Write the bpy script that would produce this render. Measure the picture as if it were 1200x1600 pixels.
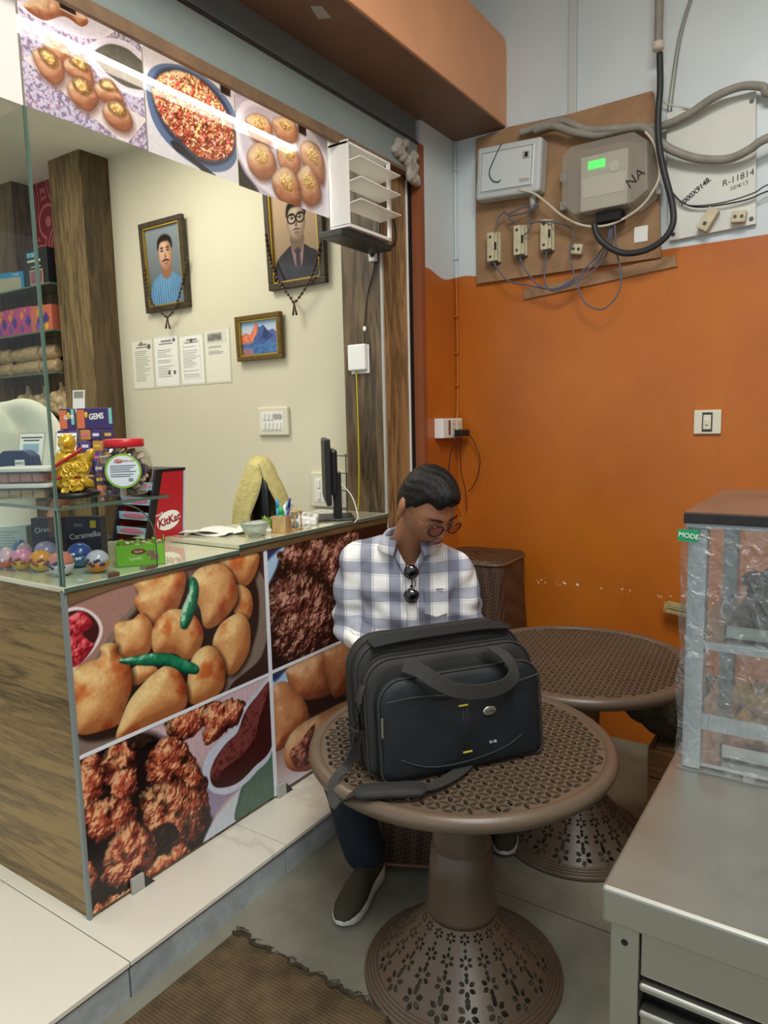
import bpy, bmesh, math, random
import numpy as np
from mathutils import Vector, Matrix, geometry as mgeo

for _o in list(bpy.data.objects):
    bpy.data.objects.remove(_o)
SC = bpy.context.scene
COL = SC.collection
random.seed(7)
RNG = np.random.default_rng(11)

# ------------------------------------------------------------------ camera
YAW, PITCH, ROLL = math.radians(33.909), math.radians(7.140), math.radians(-1.311)
def camera():
    cy, sy, cp, sp = math.cos(YAW), math.sin(YAW), math.cos(PITCH), math.sin(PITCH)
    f = Vector((-sy * cp, cy * cp, -sp)); r = Vector((cy, sy, 0)); u = r.cross(f)
    r2 = math.cos(ROLL) * r + math.sin(ROLL) * u
    u2 = -math.sin(ROLL) * r + math.cos(ROLL) * u
    cam = bpy.data.cameras.new('camera'); o = bpy.data.objects.new('camera', cam); COL.objects.link(o)
    cam.sensor_fit = 'VERTICAL'; cam.sensor_height = 24.0; cam.lens = 1108.34 / 1600 * 24.0
    cam.clip_start = 0.02
    m = Matrix((r2, u2, -f)).transposed().to_4x4(); m.translation = (0, 0, 1.5)
    o.matrix_world = m
    SC.camera = o
camera()

# ------------------------------------------------------------------ world, lights, exposure
SC.view_settings.view_transform = 'Standard'
SC.view_settings.look = 'None'
SC.view_settings.gamma = 1.0
SC.view_settings.use_curve_mapping = False
SC.view_settings.exposure = 0.42
w = bpy.data.worlds.new('world'); SC.world = w; w.use_nodes = True
bg = w.node_tree.nodes['Background']
bg.inputs[0].default_value = (0.86, 0.94, 1.0, 1); bg.inputs[1].default_value = 0.62

def area(name, loc, size, power, col=(1, 1, 1), rot=(0, 0, 0), sy=None):
    l = bpy.data.lights.new(name, 'AREA'); l.energy = power; l.color = col; l.size = size
    if sy: l.shape = 'RECTANGLE'; l.size_y = sy
    o = bpy.data.objects.new(name, l); COL.objects.link(o); o.location = loc; o.rotation_euler = rot
    return o
# unseen area lights added to brighten the shop and the seating in front of it
area('shop_fill_light', (-3.0, 2.05, 3.15), 0.6, 17, (1.0, 0.96, 0.82))
area('shop_fill_light_front', (-3.1, 0.7, 3.15), 0.6, 9, (1.0, 0.96, 0.82))
area('shop_fill_light_rear', (-4.4, 1.6, 3.15), 0.6, 9, (1.0, 0.95, 0.80))
area('seating_fill_light', (-0.15, 0.9, 3.58), 0.9, 50, (1.0, 0.97, 0.92))
area('seating_fill_light_rear', (0.9, -0.3, 3.58), 0.9, 46, (0.96, 0.98, 1.0))

# ------------------------------------------------------------------ helpers
def lin(h):
    if isinstance(h, str):
        h = h.lstrip('#'); c = [int(h[i:i + 2], 16) / 255 for i in (0, 2, 4)]
    else:
        c = [v / 255 for v in h]
    return tuple(v / 12.92 if v <= 0.04045 else ((v + 0.055) / 1.055) ** 2.4 for v in c)

def newmat(name):
    m = bpy.data.materials.new(name); m.use_nodes = True
    nt = m.node_tree
    return m, nt, nt.nodes['Principled BSDF'], nt.nodes.new, nt.links.new

def mat(name, col, rough=0.5, metal=0.0, var=0.0, vscale=6.0, bump=0.0, bscale=60.0, coat=0.0, alpha=1.0, trans=0.0,
        ior=1.45, stretch=(1, 1, 1), sheen=0.0, spec=0.5, emit=None, estr=0.0, sss=0.0):
    m, nt, b, N, Lk = newmat(name)
    c = lin(col)
    b.inputs['Base Color'].default_value = (*c, 1); b.inputs['Roughness'].default_value = rough
    b.inputs['Metallic'].default_value = metal; b.inputs['Coat Weight'].default_value = coat
    b.inputs['Alpha'].default_value = alpha; b.inputs['Transmission Weight'].default_value = trans
    b.inputs['IOR'].default_value = ior; b.inputs['Sheen Weight'].default_value = sheen
    b.inputs['Specular IOR Level'].default_value = spec
    if sss: b.inputs['Subsurface Weight'].default_value = sss; b.inputs['Subsurface Scale'].default_value = 0.01
    if emit: b.inputs['Emission Color'].default_value = (*lin(emit), 1); b.inputs['Emission Strength'].default_value = estr
    if var or bump:
        tc = N('ShaderNodeTexCoord'); mp = N('ShaderNodeMapping'); mp.inputs['Scale'].default_value = stretch
        Lk(tc.outputs['Object'], mp.inputs[0])
    if var:
        n = N('ShaderNodeTexNoise'); n.inputs['Scale'].default_value = vscale; n.inputs['Detail'].default_value = 5
        n.inputs['Roughness'].default_value = 0.6
        Lk(mp.outputs[0], n.inputs['Vector'])
        r = N('ShaderNodeValToRGB'); r.color_ramp.elements[0].position = 0.3; r.color_ramp.elements[1].position = 0.72
        r.color_ramp.elements[0].color = (*[v * (1 - var) for v in c], 1)
        r.color_ramp.elements[1].color = (*[min(1, v * (1 + var)) for v in c], 1)
        Lk(n.outputs[0], r.inputs[0]); Lk(r.outputs[0], b.inputs['Base Color'])
    if bump:
        n2 = N('ShaderNodeTexNoise'); n2.inputs['Scale'].default_value = bscale; n2.inputs['Detail'].default_value = 4
        Lk(mp.outputs[0], n2.inputs['Vector'])
        bp = N('ShaderNodeBump'); bp.inputs['Strength'].default_value = bump; bp.inputs['Distance'].default_value = 0.01
        Lk(n2.outputs[0], bp.inputs['Height']); Lk(bp.outputs[0], b.inputs['Normal'])
    return m

def wood(name, dark, light, axis='Z', scale=1.0, rough=0.45, bump=0.12):
    m, nt, b, N, Lk = newmat(name)
    tc = N('ShaderNodeTexCoord'); mp = N('ShaderNodeMapping')
    k = {'X': (0.9, 9, 9), 'Y': (9, 0.9, 9), 'Z': (9, 9, 0.9)}[axis]
    mp.inputs['Scale'].default_value = [v * scale for v in k]
    Lk(tc.outputs['Object'], mp.inputs[0])
    n1 = N('ShaderNodeTexNoise'); n1.inputs['Scale'].default_value = 1.0; n1.inputs['Detail'].default_value = 3
    n1.inputs['Distortion'].default_value = 1.2
    Lk(mp.outputs[0], n1.inputs['Vector'])
    n2 = N('ShaderNodeTexNoise'); n2.inputs['Scale'].default_value = 7.0; n2.inputs['Detail'].default_value = 6
    n2.inputs['Roughness'].default_value = 0.7
    Lk(mp.outputs[0], n2.inputs['Vector'])
    sn = N('ShaderNodeMath'); sn.operation = 'MULTIPLY'; sn.inputs[1].default_value = 22
    Lk(n1.outputs[0], sn.inputs[0])
    s2 = N('ShaderNodeMath'); s2.operation = 'SINE'; Lk(sn.outputs[0], s2.inputs[0])
    ma = N('ShaderNodeMath'); ma.operation = 'MULTIPLY_ADD'; ma.inputs[1].default_value = 0.16
    Lk(s2.outputs[0], ma.inputs[0]); Lk(n2.outputs[0], ma.inputs[2])
    n3 = N('ShaderNodeTexNoise'); n3.inputs['Scale'].default_value = 0.35; n3.inputs['Detail'].default_value = 2
    Lk(mp.outputs[0], n3.inputs['Vector'])
    ad = N('ShaderNodeMath'); ad.operation = 'MULTIPLY_ADD'; ad.inputs[1].default_value = 0.7
    Lk(n3.outputs[0], ad.inputs[0]); Lk(ma.outputs[0], ad.inputs[2])
    r = N('ShaderNodeValToRGB'); r.color_ramp.elements[0].position = 0.55; r.color_ramp.elements[1].position = 1.12
    r.color_ramp.elements[0].color = (*lin(dark), 1); r.color_ramp.elements[1].color = (*lin(light), 1)
    Lk(ad.outputs[0], r.inputs[0]); Lk(r.outputs[0], b.inputs['Base Color'])
    b.inputs['Roughness'].default_value = rough
    bp = N('ShaderNodeBump'); bp.inputs['Strength'].default_value = bump; bp.inputs['Distance'].default_value = 0.004
    Lk(n2.outputs[0], bp.inputs['Height']); Lk(bp.outputs[0], b.inputs['Normal'])
    return m

def glass(name, tint=(243, 248, 245), fres=0.45, mixf=0.0, rough=0.0):
    """thin sheet glass: clear with Fresnel reflection"""
    m, nt, b, N, Lk = newmat(name)
    nt.nodes.remove(b); out = nt.nodes['Material Output']
    t = N('ShaderNodeBsdfTransparent'); t.inputs[0].default_value = (*lin(tint), 1)
    g = N('ShaderNodeBsdfGlossy'); g.inputs['Roughness'].default_value = rough
    f = N('ShaderNodeFresnel'); f.inputs[0].default_value = 1.5
    mu = N('ShaderNodeMath'); mu.operation = 'MULTIPLY_ADD'; mu.inputs[1].default_value = fres; mu.inputs[2].default_value = mixf
    Lk(f.outputs[0], mu.inputs[0])
    ge = N('ShaderNodeNewGeometry'); inv = N('ShaderNodeMath'); inv.operation = 'SUBTRACT'; inv.inputs[0].default_value = 1; Lk(ge.outputs['Backfacing'], inv.inputs[1])
    m3 = N('ShaderNodeMath'); m3.operation = 'MULTIPLY'; Lk(mu.outputs[0], m3.inputs[0]); Lk(inv.outputs[0], m3.inputs[1])
    mx = N('ShaderNodeMixShader'); Lk(m3.outputs[0], mx.inputs[0]); Lk(t.outputs[0], mx.inputs[1]); Lk(g.outputs[0], mx.inputs[2])
    Lk(mx.outputs[0], out.inputs[0])
    return m

def tag(o, label, cat, group=None, kind=None):
    o['label'] = label; o['category'] = cat
    if group: o['group'] = group
    if kind: o['kind'] = kind
    return o
def thing(name, label, cat, loc=(0, 0, 0), rotz=0.0, group=None):
    o = bpy.data.objects.new(name, None); COL.objects.link(o); o.empty_display_size = 0.05
    o.location = loc; o.rotation_euler = (0, 0, rotz)
    return tag(o, label, cat, group)
def dup(root, loc, rotz=0.0, label=None, group=None):
    r = root.copy(); COL.objects.link(r); r.location = loc; r.rotation_euler = (0, 0, rotz)
    if label: r['label'] = label
    if group: r['group'] = group
    for ch in [o for o in COL.objects if o.parent == root]:
        c = ch.copy(); COL.objects.link(c); c.parent = r
        for g in [o for o in COL.objects if o.parent == ch]:
            d = g.copy(); COL.objects.link(d); d.parent = c
    return r

def catmull(P, n=6, closed=False):
    P = [np.array(p, float) for p in P]; out = []
    m = len(P)
    rng = range(m) if closed else range(m - 1)
    for i in rng:
        if closed: a, b, c, d = P[i - 1], P[i], P[(i + 1) % m], P[(i + 2) % m]
        else: a, b, c, d = P[max(i - 1, 0)], P[i], P[i + 1], P[min(i + 2, m - 1)]
        for k in range(n):
            t = k / n
            out.append(0.5 * (2 * b + (c - a) * t + (2 * a - 5 * b + 4 * c - d) * t * t + (3 * b - a - 3 * c + d) * t ** 3))
    if not closed: out.append(P[-1])
    return out

class MB:
    def __init__(s, off=(0, 0, 0)):
        s.v = []; s.f = []; s.off = Vector(off)
    def add(s, vs, fs):
        b = len(s.v); s.v += [tuple(v) for v in vs]; s.f += [tuple(i + b for i in f) for f in fs]; return s
    def box(s, x0, x1, y0, y1, z0, z1, mtx=None):
        vs = [Vector(p) for p in ((x0, y0, z0), (x1, y0, z0), (x1, y1, z0), (x0, y1, z0), (x0, y0, z1), (x1, y0, z1), (x1, y1, z1), (x0, y1, z1))]
        if mtx is not None: vs = [mtx @ v for v in vs]
        return s.add(vs, ((0, 3, 2, 1), (4, 5, 6, 7), (0, 1, 5, 4), (1, 2, 6, 5), (2, 3, 7, 6), (3, 0, 4, 7)))
    def cyl(s, p0, p1, r0, r1=None, n=16, cap=True):
        r1 = r0 if r1 is None else r1
        p0, p1 = Vector(p0), Vector(p1); d = (p1 - p0).normalized()
        a = d.orthogonal().normalized(); b = d.cross(a)
        vs = []
        for p, r in ((p0, r0), (p1, r1)):
            for i in range(n):
                t = 2 * math.pi * i / n; vs.append(p + (a * math.cos(t) + b * math.sin(t)) * r)
        fs = [(i, (i + 1) % n, n + (i + 1) % n, n + i) for i in range(n)]
        if cap: fs += [tuple(range(n))[::-1], tuple(range(n, 2 * n))]
        return s.add(vs, fs)
    def tube(s, path, r, n=8, closed=False):
        P = [Vector(p) for p in path]; m = len(P); vs = []; fs = []
        R = r if hasattr(r, '__len__') else [r] * m
        up = None
        for i, p in enumerate(P):
            d = (P[(i + 1) % m] - P[i - 1]) if closed else (P[min(i + 1, m - 1)] - P[max(i - 1, 0)])
            d = d.normalized() if d.length > 1e-9 else Vector((0, 0, 1))
            if up is None: up = d.orthogonal().normalized()
            up = (up - d * up.dot(d)); up = up.normalized() if up.length > 1e-6 else d.orthogonal().normalized()
            b = d.cross(up)
            for k in range(n):
                t = 2 * math.pi * k / n; vs.append(p + (up * math.cos(t) + b * math.sin(t)) * R[i])
        for i in range(m if closed else m - 1):
            j = (i + 1) % m
            for k in range(n):
                fs.append((i * n + k, i * n + (k + 1) % n, j * n + (k + 1) % n, j * n + k))
        if not closed: fs += [tuple(range(n))[::-1], tuple(range((m - 1) * n, m * n))]
        return s.add(vs, fs)
    def ribbon(s, path, width, thick=0.002, wdir=None):
        """flat band; width direction per point from wdir (vector or list)"""
        P = [Vector(p) for p in path]; m = len(P); vs = []; fs = []
        for i, p in enumerate(P):
            d = (P[min(i + 1, m - 1)] - P[max(i - 1, 0)]).normalized()
            wv = Vector(wdir[i]) if isinstance(wdir, list) else Vector(wdir)
            wv = (wv - d * wv.dot(d)).normalized(); nv = d.cross(wv)
            W = width[i] if hasattr(width, '__len__') else width
            for a, b in ((-1, -1), (1, -1), (1, 1), (-1, 1)): vs.append(p + wv * (a * W / 2) + nv * (b * thick / 2))
        for i in range(m - 1):
            for k in range(4): fs.append((i * 4 + k, i * 4 + (k + 1) % 4, i * 4 + 4 + (k + 1) % 4, i * 4 + 4 + k))
        fs += [(3, 2, 1, 0), tuple(range((m - 1) * 4, m * 4))]
        return s.add(vs, fs)
    def lathe(s, prof, n=32, c=(0, 0, 0), cap=True):
        c = Vector(c); m = len(prof); vs = []; fs = []
        for r, z in prof:
            for k in range(n):
                t = 2 * math.pi * k / n; vs.append(c + Vector((r * math.cos(t), r * math.sin(t), z)))
        for i in range(m - 1):
            for k in range(n): fs.append((i * n + k, i * n + (k + 1) % n, (i + 1) * n + (k + 1) % n, (i + 1) * n + k))
        if cap: fs += [tuple(range(n))[::-1], tuple(range((m - 1) * n, m * n))]
        return s.add(vs, fs)
    def ball(s, c, rx, ry=None, rz=None, nu=16, nv=10, mtx=None):
        ry = rx if ry is None else ry; rz = rx if rz is None else rz; c = Vector(c); vs = []; fs = []
        for j in range(1, nv):
            ph = math.pi * j / nv
            for i in range(nu):
                t = 2 * math.pi * i / nu
                p = Vector((rx * math.sin(ph) * math.cos(t), ry * math.sin(ph) * math.sin(t), -rz * math.cos(ph)))
                vs.append(c + (mtx @ p if mtx is not None else p))
        a = len(vs); pb = Vector((0, 0, -rz)); pt = Vector((0, 0, rz))
        if mtx is not None: pb = mtx @ pb; pt = mtx @ pt
        vs += [c + pb, c + pt]
        for j in range(nv - 2):
            for i in range(nu): fs.append((j * nu + i, j * nu + (i + 1) % nu, (j + 1) * nu + (i + 1) % nu, (j + 1) * nu + i))
        for i in range(nu):
            fs.append((a, (i + 1) % nu, i)); fs.append((a + 1, (nv - 2) * nu + i, (nv - 2) * nu + (i + 1) % nu))
        return s.add(vs, fs)
    def prism(s, poly, o, u, v, w):
        """poly in (u,v) plane at origin o, extruded along vector w"""
        o, u, v, w = Vector(o), Vector(u), Vector(v), Vector(w); n = len(poly)
        vs = [o + u * a + v * b for a, b in poly] + [o + u * a + v * b + w for a, b in poly]
        fs = [tuple(range(n))[::-1], tuple(range(n, 2 * n))] + [(i, (i + 1) % n, n + (i + 1) % n, n + i) for i in range(n)]
        return s.add(vs, fs)
    def mesh(s, name):
        me = bpy.data.meshes.new(name)
        o = s.off
        me.from_pydata([(a - o.x, b - o.y, c - o.z) for a, b, c in s.v], [], s.f)
        bm = bmesh.new(); bm.from_mesh(me); bmesh.ops.recalc_face_normals(bm, faces=bm.faces); bm.to_mesh(me); bm.free()
        return me
    def build(s, name, m=None, parent=None, smooth=False, bevel=0.0, segs=2):
        return link(name, s.mesh(name), m, parent, smooth, bevel, segs)

def link(name, me, m=None, parent=None, smooth=False, bevel=0.0, segs=2):
    o = bpy.data.objects.new(name, me); COL.objects.link(o)
    if m is not None and not me.materials: me.materials.append(m)
    if parent is not None: o.parent = parent
    if smooth:
        me.polygons.foreach_set('use_smooth', [True] * len(me.polygons))
        if smooth == 'auto': me.set_sharp_from_angle(angle=math.radians(40))
    if bevel:
        b = o.modifiers.new('bevel', 'BEVEL'); b.width = bevel; b.segments = segs; b.limit_method = 'ANGLE'; b.angle_limit = math.radians(35)
        b.harden_normals = False
    return o
def struct(o): o['kind'] = 'structure'; return o
def at(o, p): o.location = p; return o

def text_mesh(s, size, mtx, extrude=0.0004, align='CENTER', shear=0.0, bold=0.0):
    cu = bpy.data.curves.new('txt', 'FONT'); cu.body = s; cu.size = size; cu.extrude = extrude; cu.align_x = align; cu.align_y = 'CENTER'
    cu.shear = shear; cu.offset = bold; cu.resolution_u = 3
    o = bpy.data.objects.new('txt', cu); COL.objects.link(o)
    bpy.context.view_layer.update()
    me = bpy.data.meshes.new_from_object(o.evaluated_get(bpy.context.evaluated_depsgraph_get()))
    bpy.data.objects.remove(o); bpy.data.curves.remove(cu)
    me.materials.clear(); me.transform(mtx)
    return me
def frame(o, x, z):
    """matrix with text-x along x, text-y along z"""
    x = Vector(x).normalized(); z = Vector(z).normalized(); n = x.cross(z)
    m = Matrix((x, z, n)).transposed().to_4x4(); m.translation = Vector(o); return m
def letter(name, s, size, o, x, z, m, parent=None, **k):
    return link(name, text_mesh(s, size, frame(o, x, z), **k), m, parent)

def remeshed(mb, voxel=0.006, smooth_it=6, disp=None):
    """fuse overlapping closed shells into one continuous skin"""
    o = mb.build('tmp')
    r = o.modifiers.new('r', 'REMESH'); r.mode = 'VOXEL'; r.voxel_size = voxel; r.use_smooth_shade = True
    sm = o.modifiers.new('s', 'SMOOTH'); sm.factor = 0.5; sm.iterations = smooth_it
    bpy.context.view_layer.update()
    me = bpy.data.meshes.new_from_object(o.evaluated_get(bpy.context.evaluated_depsgraph_get()))
    old = o.data; bpy.data.objects.remove(o); bpy.data.meshes.remove(old)
    if disp is not None:
        n = len(me.vertices); co = np.empty(n * 3); me.vertices.foreach_get('co', co); co = co.reshape(-1, 3)
        nn = np.empty(n * 3); me.vertices.foreach_get('normal', nn); nn = nn.reshape(-1, 3)
        co = disp(co, nn); me.vertices.foreach_set('co', co.ravel()); me.update()
    me.polygons.foreach_set('use_smooth', [True] * len(me.polygons))
    return me

# ------------------------------------------------------------------ painter for flat prints (posters, photographs)
def vnoise(U, V, s, seed=0):
    x, y = U * s, V * s; xi, yi = np.floor(x).astype(int), np.floor(y).astype(int); fx, fy = x - xi, y - yi
    fx = fx * fx * (3 - 2 * fx); fy = fy * fy * (3 - 2 * fy)
    def h(a, b):
        n = (a * 374761393 + b * 668265263 + seed * 974634533) & 0x7fffffff
        n = ((n ^ (n >> 13)) * 1274126177) & 0x7fffffff
        return ((n ^ (n >> 16)) & 0xffff) / 65535.0
    return (h(xi, yi) * (1 - fx) + h(xi + 1, yi) * fx) * (1 - fy) + (h(xi, yi + 1) * (1 - fx) + h(xi + 1, yi + 1) * fx) * fy
def fbm(U, V, s, seed=0, o=4):
    t = 0; a = 0.5; n = 0
    for k in range(o): t = t + a * vnoise(U, V, s * 2 ** k, seed + k * 17); n += a; a *= 0.55
    return t / n
class Canvas:
    def __init__(s, w, h, aspect, base):
        s.w, s.h = w, h
        s.U, s.V = np.meshgrid(np.linspace(0, 1, w) * aspect, np.linspace(0, 1, h)); s.asp = aspect
        s.c = np.ones((h, w, 3)) * (np.array(base) / 255.0)
    warp = 0.0
    def sdf(s, pts, n=5, smooth=True):
        P = np.array(pts, float).reshape(-1, 2) * (s.asp, 1)
        if smooth: P = np.array(catmull(P, n, True))
        A, B = P, np.roll(P, -1, 0)
        d = np.full(s.U.shape, 1e9); ins = np.zeros(s.U.shape, bool)
        lo, hi = P.min(0) - 0.04, P.max(0) + 0.04
        i0, i1 = np.searchsorted(s.U[0], (lo[0], hi[0])); j0, j1 = np.searchsorted(s.V[:, 0], (lo[1], hi[1]))
        u, v = s.U[j0:j1, i0:i1], s.V[j0:j1, i0:i1]
        if s.warp and u.size: u, v = u + s.warp * (fbm(u, v, 22, 31, 3) - .5), v + s.warp * (fbm(u, v, 22, 67, 3) - .5)
        if u.size == 0: return -d
        dd = np.full(u.shape, 1e9); ii = np.zeros(u.shape, bool)
        for (ax, ay), (bx, by) in zip(A, B):
            ex, ey = bx - ax, by - ay; q = ex * ex + ey * ey + 1e-12
            t = np.clip(((u - ax) * ex + (v - ay) * ey) / q, 0, 1)
            dd = np.minimum(dd, (u - ax - t * ex) ** 2 + (v - ay - t * ey) ** 2)
            cr = (ay > v) != (by > v)
            ii ^= cr & (u < ex * (v - ay) / (ey if abs(ey) > 1e-12 else 1e-12) + ax)
        d[j0:j1, i0:i1] = np.sqrt(dd); ins[j0:j1, i0:i1] = ii
        return np.where(ins, d, -d)
    def mix(s, mask, col):
        col = np.array(col, float) / 255.0 if not isinstance(col, np.ndarray) or col.max() > 1.5 else col
        s.c = s.c * (1 - mask[..., None]) + col * mask[..., None]
    def flat(s, pts, col, soft=0.006, var=0.0, vs=12, smooth=True, seed=1):
        d = s.sdf(pts, smooth=smooth); m = np.clip(d / soft + 0.5, 0, 1)
        k = (1 + var * (2 * fbm(s.U, s.V, vs, seed) - 1))[..., None] if var else 1.0
        s.mix(m, np.clip(np.ones_like(s.c) * np.array(col) / 255.0 * k, 0, 1)); return d
    def ramp(s, t, stops):
        xs = [a for a, _ in stops]; cs = np.array([c for _, c in stops]) / 255.0
        return np.stack([np.interp(t, xs, cs[:, i]) for i in range(3)], -1)
    def blob(s, pts, stops, soft=0.006, rnd=1.0, ns=10, na=0.15, bump=0.0, bs=30, seed=1, light=(-0.45, 0.65, 0.62), amb=0.35, edge=0.0, tone=None, blur=0):
        """a photographed lump of food: rounded body, its own relief and colour"""
        d = s.sdf(pts); m = np.clip(d / soft + 0.5, 0, 1)
        if m.max() == 0: return d
        w = d.max() * rnd; q = np.clip(d / w, 0, 1); h = np.sqrt(np.clip(1 - (1 - q) ** 2, 0, 1)) * w
        for _ in range(blur):
            h = (h + np.roll(h, 3, 0) + np.roll(h, -3, 0) + np.roll(h, 3, 1) + np.roll(h, -3, 1)) / 5
        if bump: h = h + bump * w * (fbm(s.U, s.V, bs, seed, 4) - 0.5)
        gy, gx = np.gradient(h, 1.0 / s.h, s.asp / s.w)
        nl = np.sqrt(gx * gx + gy * gy + 1); l = np.array(light); l = l / np.linalg.norm(l)
        sh = np.clip((-gx * l[0] - gy * l[1] + l[2]) / nl, 0, 1)
        n = fbm(s.U, s.V, ns, seed + 5, 5)
        t = np.clip((amb + (1 - amb) * sh) * (1 + na * (2 * n - 1) * 2), 0, 1)
        c = s.ramp(t, stops)
        if tone is not None:
            k = np.clip((fbm(s.U, s.V, tone[0], seed + 9, 4) - tone[1]) * 6, 0, 1)[..., None]
            c = c * (1 - k) + c * np.array(tone[2]) / 255.0 * k
        if edge: c = c * (1 - edge * np.exp(-np.clip(d, 0, 9) / (0.12 * w + 1e-6)))[..., None]
        s.mix(m, c); return d
def print_mesh(name, cv, o, u, v, m, parent=None):
    """a sheet whose printed picture is carried by its own colours; o corner, u/v edge vectors"""
    h, w = cv.h, cv.w; o, u, v = np.array(o), np.array(u), np.array(v)
    a, b = np.meshgrid(np.linspace(0, 1, w), np.linspace(0, 1, h))
    co = o + a[..., None] * u + b[..., None] * v
    idx = np.arange(w * h).reshape(h, w)
    q = np.stack([idx[:-1, :-1], idx[:-1, 1:], idx[1:, 1:], idx[1:, :-1]], -1).reshape(-1, 4)
    me = bpy.data.meshes.new(name)
    me.vertices.add(w * h); me.vertices.foreach_set('co', co.ravel())
    me.loops.add(q.size); me.loops.foreach_set('vertex_index', q.ravel().astype(np.int32))
    me.polygons.add(len(q)); me.polygons.foreach_set('loop_start', np.arange(0, q.size, 4, dtype=np.int32))
    me.update(); me.validate()
    at_ = me.color_attributes.new('ink', 'FLOAT_COLOR', 'POINT')
    c = np.clip(cv.c, 0, 1); c = np.where(c <= 0.04045, c / 12.92, ((c + 0.055) / 1.055) ** 2.4)
    at_.data.foreach_set('color', np.concatenate([c, np.ones((h, w, 1))], -1).astype(np.float32).ravel())
    return link(name, me, m, parent)
def inkmat(name, rough=0.35, coat=0.0, gain=1.0):
    m, nt, b, N, Lk = newmat(name)
    a = N('ShaderNodeAttribute'); a.attribute_name = 'ink'
    Lk(a.outputs['Color'], b.inputs['Base Color']); b.inputs['Roughness'].default_value = rough; b.inputs['Coat Weight'].default_value = coat
    return m
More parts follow.
